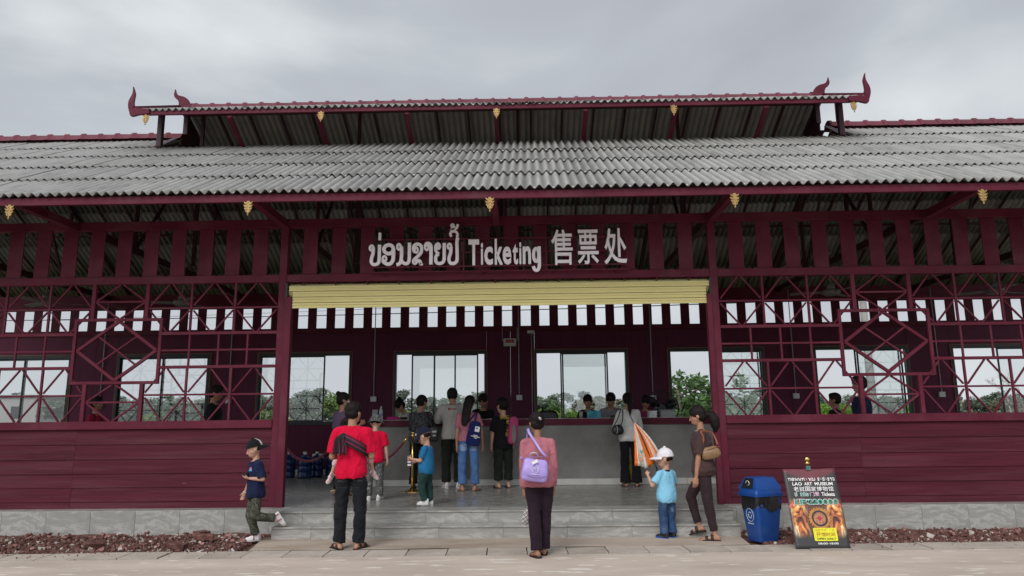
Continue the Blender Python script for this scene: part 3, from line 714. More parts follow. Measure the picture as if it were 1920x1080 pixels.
# barge boards ending in flame-shaped finials, and a flame over each end of the ridge
def flame(pts, t): mb = MB(); mb.prism(pts, -t / 2, t / 2); return mb
def sm2(pts, k=4): return [(p.x, p.z) for p in smooth_pts([(x, 0, z) for x, z in pts], k)]
for s in (-1, 1):
    # eave flame: stands in the plane of the gable edge, at the outer corner of the eave
    left = [(0.32, 0.045), (0.16, 0.03), (0.013, 0.0), (-0.026, 0.075), (-0.058, 0.19), (-0.052, 0.29), (-0.012, 0.385), (0.004, 0.45), (0.0, 0.55)]
    right = [(0.0, 0.55), (0.028, 0.48), (0.046, 0.41), (0.038, 0.32), (0.038, 0.23), (0.075, 0.172), (0.16, 0.145), (0.32, 0.125)]
    poly = sm2(left) + sm2(right)[1:]
    if s > 0: poly = [(-x, z) for x, z in poly][::-1]
    poly = poly[::-1]
    for yy in (UY, 4.65):
        flame(poly, 0.045).obj('flame_finial', M_red, up, False, (CU + s * (HX + 0.06), yy + (0.02 if yy < 3 else -0.02), UZ - 0.09))
        beam('barge_board', (CU + s * (HX + 0.01), yy, UZ + 0.045), (CU + s * (HX + 0.01), RY, UR + 0.06), 0.03, 0.085, M_red, up)
    left = [(0.094, 0.0), (0.094, 0.05), (0.067, 0.12), (0.007, 0.17), (-0.016, 0.24), (-0.006, 0.29), (0.0, 0.345)]
    right = [(0.0, 0.345), (0.014, 0.295), (0.04, 0.25), (0.09, 0.21), (0.168, 0.19), (0.25, 0.145), (0.297, 0.075), (0.314, 0.0)]
    poly = sm2(left) + sm2(right)[1:]
    if s > 0: poly = [(-x, z) for x, z in poly][::-1]
    poly = poly[::-1]
    flame(poly, 0.05).obj('flame_finial', M_red, up, False, (CU + s * (HX + 0.14), RY, UR + 0.085))
    poly = [(0.0, 0.02), (0.25, 0.05), (0.25, 0.14), (0.0, 0.12), (-0.06, 0.08)]
    if s > 0: poly = [(-x, z) for x, z in poly][::-1]
    flame(poly, 0.12).obj('ridge_end', M_red, up, False, (CU + s * (HX + 0.0), RY, UR - 0.03))

# ---- gilt leaf ornaments hanging from the eaves
def ornament():
    mb = MB()
    mb.prism([(-0.022, 0), (-0.026, -0.06), (-0.018, -0.15), (0, -0.215), (0.018, -0.15), (0.026, -0.06), (0.022, 0)], -0.008, 0.006)
    for zz, L, dn in ((-0.012, 0.070, 0.030), (-0.058, 0.074, 0.030), (-0.104, 0.066, 0.028), (-0.148, 0.046, 0.020)):
        for s in (-1, 1):
            # an acanthus leaf: broad at the stem, its tip curling up, with a lower lobe
            P = [(s * 0.005, zz - dn), (s * L * 0.45, zz - dn * 1.25), (s * L * 0.8, zz - dn * 0.95), (s * L, zz + 0.004), (s * L * 0.93, zz - dn * 0.35), (s * L * 0.6, zz - dn * 0.45), (s * L * 0.3, zz - dn * 0.2), (s * 0.005, zz)]
            if s < 0: P = P[::-1]
            mb.prism(P, -0.011, 0.004)
            Q = [(s * L * 0.3, zz - dn * 0.9), (s * L * 0.5, zz - dn * 1.9), (s * L * 0.62, zz - dn * 1.05)]
            if s < 0: Q = Q[::-1]
            mb.prism(Q, -0.009, 0.003)
    mb.ell((0, -0.004, -0.213), (0.014, 0.012, 0.017), 8, 6)
    mb.v = [(x * 0.8, y, z * 0.84) for x, y, z in mb.v]
    return mb.mesh('eave_ornament', M_gold)
orn = ornament()
for k in (-3, -2, -1, 0, 1, 2, 3):
    if abs(k) < 3: link('eave_ornament', orn, hall, (CX + 3.075 * k - 0.03, -1.352, 4.215))
for k in (-2, -1, 0, 1, 2): link('eave_ornament', orn, hall, (CX - 0.05 + (3.02 if abs(k) < 2 else 3.03) * k, UY + 0.02, UZ - 0.06))

# ---- roller shutter rolled up under the beam
sh = part('roller_shutter', hall)
for k in range(4):
    z1 = 3.365 - k * 0.083
    mb = MB(); L0, L1 = (-3.385, 2.60) if k == 0 else (-3.33, 2.552)
    prof = [(-0.005, 0.0), (-0.022, -0.012), (-0.026, -0.03), (-0.012, -0.048), (-0.014, -0.056), (-0.024, -0.062), (-0.024, -0.079), (-0.006, -0.081), (0.0, -0.04)]
    mb.loft([[(xx, y, z1 + z) for y, z in prof] for xx in (L0, L1)])
    mb.obj('shutter_slat', M_cream, sh)
mb = MB(); mb.tube([(-3.40, 0.13, 3.3), (2.60, 0.13, 3.3)], 0.11, 20); mb.obj('shutter_roll', M_cream, sh, 60)
for xx in (-3.418, 2.612): mb = MB(); mb.box(xx - 0.012, xx + 0.012, -0.03, 0.2, 3.15, 3.40); mb.obj('shutter_bracket', M_black_al, sh)
for k in range(13): blk('shutter_hanger', -3.2 + 0.46 * k, -3.18 + 0.46 * k, 0.02, 0.04, 3.367, 3.42, M_red, sh, 0)

# ---- pipes, switch boxes
M_pipe = pm('conduit_grey', (0.42, 0.41, 0.41), 0.5)
for xx, z0 in ((-3.44, 1.98), (-0.17, 1.98), (2.81, 1.94), (-6.73, 1.98), (-9.66, 1.9), (5.97, 1.95), (9.17, 1.95)):
    ytop = BY - 0.03
    mb = MB(); mb.tube([(xx, ytop, z0), (xx, ytop, 4.3)], 0.011, 8); mb.obj('conduit', M_pipe, hall, True)
    mb = MB(); mb.box(xx - 0.065, xx + 0.065, ytop - 0.025, ytop + 0.028, z0 - 0.11, z0); mb.obj('switch_box', M_white, hall)
mb = MB(); mb.tube([(0.12, BY - 0.035, 1.3), (0.12, BY - 0.035, 3.37)], 0.011, 8); mb.obj('conduit', M_pipe, hall, True)
blk('junction_box', 0.03, 0.17, BY - 0.06, BY - 0.022, 3.36, 3.43, M_white, hall, 0.004)
blk('socket_plate', -4.78, -4.53, BY - 0.02, BY - 0.001, 0.62, 0.74, M_white, hall, 0.004)

# ------------------------------------------------------------------ sign over the counter hall
sign = empty('ticketing_sign', 'white raised letters reading ticketing in three scripts on a thin maroon frame', 'sign', (-0.37, -0.1, 3.5))
SO = Vector((-0.37, -0.1, 3.5))
def sbar(p, q, w=0.018): mb = MB(); mb.bar(Vector(p) - SO, Vector(q) - SO, w, w); mb.obj('frame_bar', M_red, sign)
for zz in (3.525, 3.60, 3.80, 4.00): sbar((-2.19, -0.085, zz), (1.45, -0.085, zz))
for xx in (-2.19, -0.88, -0.02, 0.30, 1.45): sbar((xx, -0.072, 3.515), (xx, -0.072, 4.01))
for xx in (-2.0, -0.6, 0.4, 1.3): sbar((xx, -0.062, 3.54), (xx, -0.005, 3.50))
def P2S(px, py):   # sign plane: photograph offsets measured once into metres
    x = -2.213 + (px - 695.0) * 0.0076135; z = 3.8386 + (470.0 - py) * 0.00783 - (px - 695.0) * 0.0001056
    return x, z
def glyph_text(s, x0, x1, z0, z1, name, mats, parent, depth=0.03, y=0.0, off=0.02):
    c = bpy.data.curves.new('glyph', 'FONT'); c.body = s; c.extrude = 0.5; c.offset = off; c.resolution_u = 3
    o = bpy.data.objects.new('glyph', c); COL.objects.link(o); dg = bpy.context.evaluated_depsgraph_get()
    me = bpy.data.meshes.new_from_object(o.evaluated_get(dg)); bpy.data.objects.remove(o); bpy.data.curves.remove(c)
    co = np.empty(len(me.vertices) * 3); me.vertices.foreach_get('co', co); co = co.reshape(-1, 3)
    lo, hi = co.min(0), co.max(0); u = (co - lo) / np.maximum(hi - lo, 1e-6)
    n = np.column_stack((x0 + u[:, 0] * (x1 - x0), y + (0.5 - u[:, 2]) * depth, z0 + u[:, 1] * (z1 - z0)))
    me.vertices.foreach_set('co', n.ravel()); me.name = name
    me.materials.clear(); me.materials.append(mats); me.update()
    return link(name, me, parent)
def put(ch, a, b, t, bt):
    x0, zt = P2S(a, t); x1, _ = P2S(b, t); _, zb = P2S((a + b) / 2, bt)
    glyph_text(ch, x0 - SO.x, x1 - SO.x, zb - SO.z, zt - SO.z, 'letter', M_letter, sign, 0.03, -0.02, 0.028 if ord(ch) < 500 else 0.010)
for ch, a, b, t, bt in (('T', 60, 180, 178, 465), ('i', 200, 224, 215, 457), ('c', 238, 334, 258, 461), ('k', 355, 447, 170, 458), ('e', 444, 541, 256, 457), ('t', 556, 616, 226, 455), ('i', 630, 653, 208, 453), ('n', 668, 760, 254, 451),
                        ('售', 990, 1228, 68, 460), ('票', 1283, 1516, 70, 452), ('处', 1578, 1832, 54, 453)):
    put(ch, 870 + a / 6, 870 + b / 6, 420 + t / 6, 420 + bt / 6)
def letter_g():   # single-storey g with an open hook
    mb = MB(); k = 0.0076135 / 6; k2 = 0.00783 / 6; x0, z0 = P2S(870, 420); z0 -= 0.0001056 * 137
    def rib(pts, w, d):
        P = smooth_pts([(x0 + a * k - SO.x, 0, z0 - b * k2 - SO.z) for a, b in pts], 4); n = len(P); rings = []
        for i, p in enumerate(P):
            t = (P[min(i + 1, n - 1)] - P[max(i - 1, 0)]).normalized(); nx = Vector((-t.z, 0, t.x)) * (w * k / 2)
            rings.append([p + nx + Vector((0, -0.035 - d, 0)), p - nx + Vector((0, -0.035 - d, 0)), p - nx + Vector((0, -0.005 - d, 0)), p + nx + Vector((0, -0.005 - d, 0))])
        mb.loft(rings)
    rib([(818 + 29 * cos(a), 350 + 72 * sin(a)) for a in np.linspace(0, 2 * pi, 17)], 34, 0.0)
    rib([(853, 256), (853, 380), (852, 470), (838, 512), (815, 520), (796, 508), (786, 476)], 36, 0.0008)
    mb.obj('letter', M_letter, sign)
letter_g()
def ring(cx, cz, rx, rz, a0=0, a1=360, n=10): return [(cx + rx * cos(radians(a0 + (a1 - a0) * i / n)), cz + rz * sin(radians(a0 + (a1 - a0) * i / n))) for i in range(n + 1)]
LAO = {   # stroke centre lines in units of one hundredth of a letter height, y down, and stroke width
 'bo': [(46, ring(125, 543, 30, 42)), (56, [(155, 545), (152, 640), (128, 725), (124, 790), (150, 836), (190, 844), (240, 826), (262, 775), (265, 640), (266, 485)])],
 'mai_ek': [(46, [(267, 262), (267, 398)])],
 'o': [(62, ring(430, 568, 85, 80)), (62, [(516, 560), (515, 700), (505, 780), (460, 832), (405, 836), (352, 806), (332, 765)]), (38, ring(358, 742, 32, 46))],
 'no': [(40, ring(612, 527, 30, 50)), (58, [(655, 522), (662, 640), (656, 760), (640, 815), (608, 842), (575, 848)]), (56, [(664, 770), (690, 815), (740, 838), (785, 810), (799, 750), (800, 600), (800, 455)])],
 'kho': [(34, ring(922, 592, 28, 48)), (56, [(898, 630), (874, 585), (872, 540), (895, 500), (950, 482), (1003, 510), (1019, 565), (1005, 640), (945, 710), (888, 765), (877, 808), (900, 834), (932, 800), (965, 783), (993, 800), (1008, 850), (1022, 832)])],
 'aa': [(38, ring(1108, 546, 30, 46)), (60, [(1084, 520), (1100, 482), (1140, 474), (1178, 508), (1185, 600), (1185, 855)])],
 'nyo': [(34, ring(1316, 530, 28, 42)), (52, [(1342, 545), (1325, 492), (1290, 490), (1268, 540), (1275, 620), (1325, 668)]), (56, [(1322, 668), (1280, 702), (1268, 770), (1290, 828), (1345, 842), (1400, 815), (1419, 760), (1420, 620), (1420, 470)])],
 'po': [(40, ring(1512, 530, 30, 44)), (56, [(1540, 545), (1536, 640), (1512, 722), (1506, 780), (1530, 834), (1580, 844), (1630, 820), (1650, 760), (1649, 600), (1645, 450), (1660, 372)])],
 'ii': [(42, [(1548, 350), (1526, 312), (1546, 268), (1592, 252), (1640, 276), (1658, 322), (1640, 348)]), (24, [(1628, 350), (1675, 340)])],
 'mai_tho': [(36, ring(1567, 152, 24, 24)), (44, [(1590, 160), (1586, 200), (1540, 234), (1600, 216), (1640, 190), (1664, 130)])],
 'pho': [(40, ring(40, 540, 30, 44)), (54, [(68, 545), (66, 640), (60, 840), (120, 700), (180, 840), (190, 640), (190, 470)])],
 'tho': [(40, ring(40, 540, 30, 44)), (54, [(68, 545), (66, 700), (66, 845)]), (54, [(68, 620), (120, 500), (170, 500), (190, 600), (190, 845)])],
 'lo': [(54, [(40, 600), (60, 500), (130, 470), (180, 540), (170, 680), (60, 760), (50, 840), (180, 830)]), (36, ring(70, 640, 24, 34))],
 'wo': [(54, [(40, 600), (60, 500), (120, 470), (180, 520), (190, 700), (150, 830), (80, 830)]), (36, ring(70, 760, 26, 40))],
 'a': [(40, [(30, 560), (80, 540), (90, 580)]), (40, [(30, 740), (80, 720), (90, 760)])],
}
def ribbon(mb, pts, w, y0, y1, sc, ox, oz, mi=0):
    P = [Vector((p[0] * sc + ox, 0, -p[1] * sc + oz)) for p in pts]
    P = smooth_pts(P, 3); w = w * sc / 2; n = len(P); rings = []
    for i, p in enumerate(P):
        t = (P[min(i + 1, n - 1)] - P[max(i - 1, 0)]).normalized(); nx = Vector((-t.z, 0, t.x)) * w
        rings.append([p + nx + Vector((0, y0, 0)), p - nx + Vector((0, y0, 0)), p - nx + Vector((0, y1, 0)), p + nx + Vector((0, y1, 0))])
    mb.loft(rings, True, mi)
def lao_letter(key, sc, ox, oz, y, depth, mat, parent, name='letter'):
    mb = MB()
    for i, (w, pts) in enumerate(LAO[key]): ribbon(mb, pts, w, y - 0.0007 * i, y + depth - 0.0007 * i, sc, ox, oz)
    return mb.obj(name, mat, parent)
sx0, sz0 = P2S(685, 410); sc = 0.0077 / 9.6
for key in ('bo', 'mai_ek', 'o', 'no', 'kho', 'aa', 'nyo', 'po', 'ii', 'mai_tho'):
    lao_letter(key, sc, sx0 - SO.x, sz0 - SO.z, -0.035, 0.03, M_letter, sign)
# ------------------------------------------------------------------ ticket counter
ctr = empty('ticket_counter', 'long grey cement ticket counter with dark maroon top under the windows', 'counter', (0, 3.0, 0.3))
mb = MB(); mb.box(-2.80, 6.6, 0.02, 0.30, 0.0, 1.04); mb.obj('body', M_grey_conc, ctr)
mb = MB(); mb.box(-2.84, 6.6, -0.02, 0.62, 1.04, 1.15); mb.obj('top', M_red, ctr)
mb = MB(); mb.box(-2.83, 6.6, -0.01, 0.61, 1.1505, 1.156); mb.obj('top_sheet', pm('pale_worktop', (0.5, 0.48, 0.46), 0.35, 0.1, 4), ctr)
x = -2.80
while x < 6.5:
    b = min(x + 0.8, 6.6); link('skirting_tile', box_mesh(round(b - x - 0.003, 3), 0.018, 0.105, 0.002, M_whitetile), ctr, ((x + b) / 2, 0.009, 0.055)); x = b
mb = MB(); mb.box(-2.82, -2.802, 0.02, 0.30, 0.002, 0.108); mb.obj('skirting_end', M_whitetile, ctr)
CT = 0.3 + 1.157     # counter top height
def small_box(name, label, cat, x, y, z, sx, sy, sz, mat, rz=0.0, group=None, c=0.006):
    return tag(link(name, box_mesh(sx, sy, sz, c, mat), None, (x, y, z + sz / 2), rz), label, cat, group)
M_paper = pm('paper', (0.72, 0.72, 0.74), 0.7, 0.04, 6)
def paper(x, y, z, rz, lab, sx=0.21, sy=0.29, droop=0.0):
    mb = MB(); n = 8; vs = []
    for j in range(n + 1):
        t = j / n
        for xx in (-sx / 2, sx / 2):
            yy = (t - 0.5) * sy; zz = 0.002 + 0.004 * sin(t * 5 + xx * 6)
            if droop and t < 0.5: zz -= droop * (0.5 - t) ** 1.4; yy += droop * 0.5 * (0.5 - t)
            vs.append((xx, yy, zz))
    vs += [(a, b, c + 0.0012) for a, b, c in vs]; m = 2 * (n + 1); fs = []
    for j in range(n):
        a = 2 * j; fs += [(a, a + 2, a + 3, a + 1), (m + a, m + a + 1, m + a + 3, m + a + 2), (a, a + 1, m + a + 1, m + a), ] if j == 0 else [(a, a + 2, a + 3, a + 1), (m + a, m + a + 1, m + a + 3, m + a + 2)]
        fs += [(a, m + a, m + a + 2, a + 2), (a + 1, a + 3, m + a + 3, m + a + 1)]
    mb.add(vs, fs); tag(mb.obj('paper_sheet', M_paper, None, True, (x, y, z), rz), lab, 'paper')
paper(-0.55, 3.02, CT + 0.004, 0.1, 'white paper sheet hanging over the counter edge by the black clad clerk', droop=0.3)
paper(-0.62, 3.25, CT, 0.5, 'white form lying in front of the black clad clerk'); paper(2.6, 3.2, CT, 0.1, 'white sheet lying before the clerk in the pink vest', 0.29, 0.21)
paper(3.35, 3.15, CT, 0.0, 'white sheet at the right end of the visible counter', 0.6, 0.2); paper(-2.05, 3.2, CT, -0.3, 'white sheet under the arm of the leaning clerk', 0.3, 0.2)
# water bottle
M_water = node_mat('clear_bottle', lambda nt, N, L, b: (b.inputs['Base Color'].__setattr__('default_value', (0.75, 0.8, 0.82, 1)), b.inputs['Alpha'].__setattr__('default_value', 0.45), b.inputs['Roughness'].__setattr__('default_value', 0.08)))
wb = empty('water_bottle', 'clear plastic water bottle standing on the left end of the counter', 'bottle', (-2.67, 3.2, CT))
mb = MB(); mb.lathe([(0.03, 0), (0.035, 0.01), (0.035, 0.05), (0.032, 0.06), (0.035, 0.07), (0.035, 0.16), (0.028, 0.19), (0.014, 0.215), (0.013, 0.23)], seg=16); mb.obj('body', M_water, wb, True)
mb = MB(); mb.lathe([(0.0355, 0.085), (0.0356, 0.13)], seg=16); mb.obj('label', pm('blue_label', (0.25, 0.38, 0.55), 0.5), wb, True)
mb = MB(); mb.lathe([(0.0155, 0.228), (0.0155, 0.248), (0.013, 0.25)], seg=12); mb.obj('lid', M_white, wb)
# acrylic sign holder
mb = MB(); mb.add([(-0.05, 0, 0), (0.05, 0, 0), (0.05, 0.05, 0.19), (-0.05, 0.05, 0.19), (-0.05, 0.006, 0), (0.05, 0.006, 0), (0.05, 0.056, 0.19), (-0.05, 0.056, 0.19)], [(0, 1, 2, 3), (7, 6, 5, 4), (0, 4, 5, 1), (1, 5, 6, 2), (2, 6, 7, 3), (3, 7, 4, 0)]); mb.box(-0.05, 0.05, 0.0, 0.08, -0.0005, 0.004)
tag(mb.obj('display_stand', pm('acrylic_grey', (0.33, 0.34, 0.36), 0.15), None, False, (-2.80, 3.25, CT + 0.001)), 'small clear display stand on the counter left of the water bottle', 'stand')
# magenta pouch
def pillow(name, label, cat, loc, sx, sy, sz, mat, rz=0.0, group=None, sub=3, pinch=0.5, parent=None):
    bm = bmesh.new(); bmesh.ops.create_cube(bm, size=2.0); bmesh.ops.subdivide_edges(bm, edges=bm.edges[:], cuts=7, use_grid_fill=True)
    for v in bm.verts:
        x, y, z = v.co; e = (abs(x) ** 4 + abs(y) ** 4 + abs(z) ** 4) ** 0.25
        p = Vector((x, y, z)) / max(e, 1e-6)
        p += 0.06 * noise.noise_vector(p * 1.7 + Vector(loc))
        v.co = Vector((p.x * sx / 2, p.y * sy / 2 * (1 - pinch * max(0, p.z) ** 2), p.z * sz / 2))
    me = bpy.data.meshes.new(name); bm.to_mesh(me); bm.free(); me.materials.append(mat); me.shade_smooth()
    o = link(name, me, parent, loc, rz)
    if label: tag(o, label, cat, group)
    return o
pillow('pouch', 'magenta pouch lying on the counter by the leaning clerk', 'pouch', (-2.44, 3.2, CT + 0.032), 0.26, 0.12, 0.06, pm('magenta_cloth', (0.45, 0.02, 0.16), 0.7, 0.1, 8), 0.1)
pillow('pouch', 'small black case beside the magenta pouch', 'pouch', (-2.27, 3.22, CT + 0.028), 0.16, 0.1, 0.05, pm('black_cloth', (0.012, 0.012, 0.014), 0.7, 0.1, 8), -0.1)
# cash tins, boxes
M_tin = pm('grey_tin', (0.26, 0.27, 0.27), 0.45, 0.08, 8)
small_box('cash_box', 'grey metal cash box standing open side up on the counter by the fan', 'box', 2.55, 3.3, CT, 0.26, 0.2, 0.115, M_tin)
small_box('cash_box', 'flat grey lid lying on top of the grey cash box', 'box', 2.55, 3.3, CT + 0.116, 0.28, 0.21, 0.02, M_tin)
for k in range(3): small_box('ticket_bundle', ('lowest', 'middle', 'topmost')[k] + ' white ticket bundle of the stack left of the grey cash box', 'tickets', 2.28 + 0.004 * k, 3.3, CT + 0.04 * k, 0.14, 0.2, 0.038, M_paper, 0.02 * k, 'ticket bundles stacked by the cash box')
# tablet with blue screen edge
tb = empty('tablet', 'tablet with bright blue and green cover propped before the middle clerk', 'tablet', (1.22, 3.28, CT))
mb = MB(); mb.add([(-0.125, 0, 0), (0.125, 0, 0), (0.125, 0.06, 0.135), (-0.125, 0.06, 0.135), (-0.125, 0.012, 0), (0.125, 0.012, 0), (0.125, 0.072, 0.135), (-0.125, 0.072, 0.135)], [(0, 1, 2, 3), (7, 6, 5, 4), (0, 4, 5, 1), (1, 5, 6, 2), (2, 6, 7, 3), (3, 7, 4, 0)])
mb.obj('cover', pm('sea_print', (0.06, 0.30, 0.40), 0.4, 0.5, 9, speck=(0.15, 0.4, 0.22), speck_amt=0.4, speck_scale=9), tb)
mb = MB(); mb.box(-0.10, 0.10, 0.03, 0.12, 0.0, 0.006); mb.obj('stand', M_black_al, tb)
mb = MB(); mb.lathe([(0.03, 0), (0.036, 0.12), (0.034, 0.12), (0.028, 0.004)], seg=14); tag(mb.obj('cup', pm('grey_cup', (0.3, 0.29, 0.3), 0.3), None, True, (0.98, 3.25, CT + 0.001)), 'grey cup on the counter left of the blue tablet', 'cup')
small_box('card_reader', 'flat dark card reader in front of the grey jacketed clerk', 'reader', 1.62, 3.28, CT, 0.2, 0.12, 0.05, M_black_al)
# chair behind the counter
ch = empty('office_chair', 'black office chair with rounded backrest behind the counter below a window', 'chair', (0.41, 4.55, 0.3))
pillow('backrest', None, None, (0, 0.2, 1.06), 0.46, 0.09, 0.52, M_black_al, parent=ch, pinch=0.1); pillow('seat', None, None, (0, 0, 0.68), 0.46, 0.44, 0.09, M_black_al, parent=ch, pinch=0.0)
mb = MB(); mb.tube([(0, 0, 0.05), (0, 0, 0.66)], 0.025, 8); mb.obj('column', M_black_al, ch)
mb = MB(); mb.bar((0, 0.2, 0.6), (0, 0.24, 0.9), 0.05, 0.02); mb.obj('back_bracket', M_black_al, ch)
for k in range(5): mb = MB(); mb.bar((0, 0, 0.06), (0.28 * cos(k * 1.257), 0.28 * sin(k * 1.257), 0.03), 0.04, 0.03); mb.obj('leg', M_black_al, ch)
# pedestal fan
fan = empty('pedestal_fan', 'large black pedestal fan behind the counter beside the right window', 'fan', (2.62, 4.3, 0.3))
mb = MB(); mb.lathe([(0.24, 0), (0.24, 0.02), (0.06, 0.05), (0.03, 0.08)], seg=20); mb.obj('base', M_black_al, fan)
mb = MB(); mb.tube([(0, 0, 0.06), (0, 0, 1.30)], 0.02, 10); mb.obj('pole', M_black_al, fan)
fc = Vector((0, -0.06, 1.33)); R_ = 0.34
mb = MB()
for rr, yy in ((R_, -0.0), (R_ * 0.99, -0.06), (R_ * 0.72, -0.11), (R_ * 0.4, -0.125), (R_ * 0.7, 0.06)): mb.tube([fc + Vector((rr * cos(a), yy, rr * sin(a))) for a in np.linspace(0, 2 * pi, 32, endpoint=False)], 0.006 if rr < R_ else 0.012, 6, close=True)
for k in range(28):
    a = 2 * pi * k / 28; mb.tube([fc + Vector((r * cos(a), y, r * sin(a))) for r, y in ((0.07, -0.13), (0.2, -0.122), (0.3, -0.09), (R_, -0.01), (0.3, 0.06), (0.1, 0.1))], 0.0035, 4)
mb.obj('guard', M_black_al, fan)
mb = MB(); mb.tube([fc + Vector((0, -0.13, 0)), fc + Vector((0, 0.02, 0)), fc + Vector((0, 0.2, 0))], [0.07, 0.06, 0.1], 14); mb.obj('motor', M_black_al, fan)
for k in range(3):
    a = 2 * pi * k / 3 + 0.4; mb = MB(); P = []
    for r, w, tw in ((0.05, 0.05, 0.02), (0.15, 0.13, 0.035), (0.26, 0.17, 0.03), (0.31, 0.12, 0.02)):
        for sgn in (-1, 1):
            b = a + sgn * w / max(r, 0.1) / 2; P.append(fc + Vector((r * cos(b), -0.05 + sgn * tw, r * sin(b))))
    V = P + [p + Vector((0, 0.006, 0)) for p in P]; F = []
    for j in range(3): F += [(2 * j, 2 * j + 1, 2 * j + 3, 2 * j + 2), (8 + 2 * j, 8 + 2 * j + 2, 8 + 2 * j + 3, 8 + 2 * j + 1), (2 * j, 2 * j + 2, 10 + 2 * j, 8 + 2 * j), (2 * j + 1, 9 + 2 * j, 11 + 2 * j, 2 * j + 3)]
    mb.add(V, F); mb.obj('blade', M_black_al, fan, True)
# ceiling fans
def ceiling_fan():
    f = empty('ceiling_fan', 'x', 'fan', (0, 0, 0), group='white ceiling fans under the roof')
    mb = MB(); mb.tube([(0, 0, 0.08), (0, 0, 0.75)], 0.012, 8); mb.obj('rod', M_fan, f)
    mb = MB(); mb.lathe([(0.05, 0.16), (0.07, 0.06), (0.05, 0.05), (0.14, 0.035), (0.15, -0.02), (0.1, -0.05), (0.0, -0.055)], seg=20); mb.obj('motor', M_fan, f, True)
    mb = MB(); mb.lathe([(0.02, 0.75), (0.06, 0.74), (0.065, 0.68), (0.02, 0.64)], seg=12); mb.obj('canopy', M_fan, f, True)
    for k in range(3):
        a = 2 * pi * k / 3 + 0.3; mb = MB(); d_ = Vector((cos(a), sin(a), 0)); n_ = Vector((-sin(a), cos(a), 0))
        rings = []
        for r, w in ((0.14, 0.035), (0.22, 0.06), (0.6, 0.07), (0.66, 0.05)):
            rings.append([d_ * r + n_ * w + Vector((0, 0, 0.014)), d_ * r - n_ * w + Vector((0, 0, -0.006)), d_ * r - n_ * w + Vector((0, 0, -0.012)), d_ * r + n_ * w + Vector((0, 0, 0.008))])
        mb.loft(rings); mb.obj('blade', M_fan, f)
    return f
cf = ceiling_fan()
for i, (x, y, rz, lab) in enumerate(((-8.42, 2.2, 0.2, 'white ceiling fan seen through the far left lattice cross'), (-6.1, 2.4, 0.9, 'white ceiling fan hanging between the left diamond and the post'),
                                     (5.25, 2.2, 0.5, 'white ceiling fan hanging left of the right lattice diamond'), (8.1, 2.3, 0.1, 'white ceiling fan seen at the far right lattice edge'))):
    f = cf if i == 0 else copy_tree(cf); f.location = (x, y, 3.54); f.rotation_euler = (0, 0, rz); f['label'] = lab
# hanging exit box
ex = empty('exit_sign', 'small white box with pink panel hanging on two rods from the beam', 'sign', (-0.37, BY - 0.12, 3.07))
mb = MB(); mb.box(-0.14, 0.14, -0.03, 0.03, 0, 0.17); mb.obj('housing', M_white, ex)
mb = MB(); mb.box(-0.10, 0.10, -0.034, -0.0305, 0.07, 0.15); mb.obj('panel', pm('faded_red_panel', (0.42, 0.10, 0.11), 0.4), ex)
for s in (-1, 1): mb = MB(); mb.tube([(s * 0.17, 0, 0.12), (s * 0.17, 0, 0.42)], 0.007, 6); mb.tube([(s * 0.13, 0, 0.125), (s * 0.171, 0, 0.125)], 0.006, 6); mb.obj('rod', M_pipe, ex)
# blue water jugs along the back wall
M_jug = pm('blue_jug', (0.006, 0.028, 0.105), 0.3, 0.12, 5)
def jug():
    j = empty('water_jug', 'x', 'water jug', (0, 0, 0.3), group='blue water jugs along the back wall')
    mb = MB(); mb.lathe([(0.11, 0), (0.135, 0.02), (0.135, 0.11), (0.126, 0.125), (0.135, 0.14), (0.135, 0.23), (0.126, 0.245), (0.135, 0.26), (0.135, 0.34), (0.11, 0.40), (0.045, 0.44), (0.032, 0.45), (0.032, 0.49)], seg=20); mb.obj('body', M_jug, j, 50)
    mb = MB(); mb.lathe([(0.036, 0.475), (0.036, 0.51), (0.03, 0.515)], seg=14); mb.obj('lid', M_white, j, 50)
    return j
jg = jug()
for i, (x, y, lab) in enumerate(((-5.02, 5.35, 'leftmost blue water jug, half behind the left post'), (-4.74, 5.5, 'second blue water jug from the left post'), (-4.46, 5.45, 'middle blue water jug under the wall socket'), (-4.18, 5.6, 'blue water jug right of the wall socket'), (-3.9, 5.55, 'rightmost blue water jug next to the man in red'), (-4.6, 5.1, 'blue water jug standing in front of the row'))):
    o = jg if i == 0 else copy_tree(jg); o.location = (x, y, 0.301); o.rotation_euler = (0, 0, i * 0.7); o['label'] = lab
# stanchions and ropes
M_velvet = pm('red_velvet', (0.13, 0.006, 0.028), 0.8, 0.15, 12, 0.2, 60, sheen=0.4)
def stanchion():
    s = empty('rope_post', 'x', 'rope post', (0, 0, 0.3), group='brass rope posts')
    mb = MB(); mb.lathe([(0.16, 0), (0.16, 0.012), (0.12, 0.022), (0.05, 0.035), (0.028, 0.06)], seg=24); mb.obj('base', M_brass, s, 40)
    mb = MB(); mb.lathe([(0.019, 0.03), (0.019, 0.90)], seg=14); mb.obj('pole', M_brass, s, True)
    mb = MB(); mb.lathe([(0.03, 0.885), (0.032, 0.905), (0.024, 0.915)], seg=14); mb.ell((0, 0, 0.945), 0.034, 14, 10); mb.obj('finial', M_brass, s, True)
    mb = MB(); mb.lathe([(0.036, 0.952), (0.034, 0.966), (0.02, 0.983)], seg=14); mb.obj('cap', M_black_al, s, True)
    return s
st = stanchion(); SP = [(-1.90, 2.04), (-3.15, 2.25), (-4.35, 2.6), (3.32, -1.23)]
for i, lab in enumerate(('brass rope post standing beside the toddler in blue', 'brass rope post hidden behind the man in the red shirt', 'brass rope post behind the left doorway post', 'brass ball topped post holding up the poster board')):
    o = st if i == 0 else copy_tree(st); o.location = (*SP[i], 0.3 if i < 3 else 0.0); o['label'] = lab
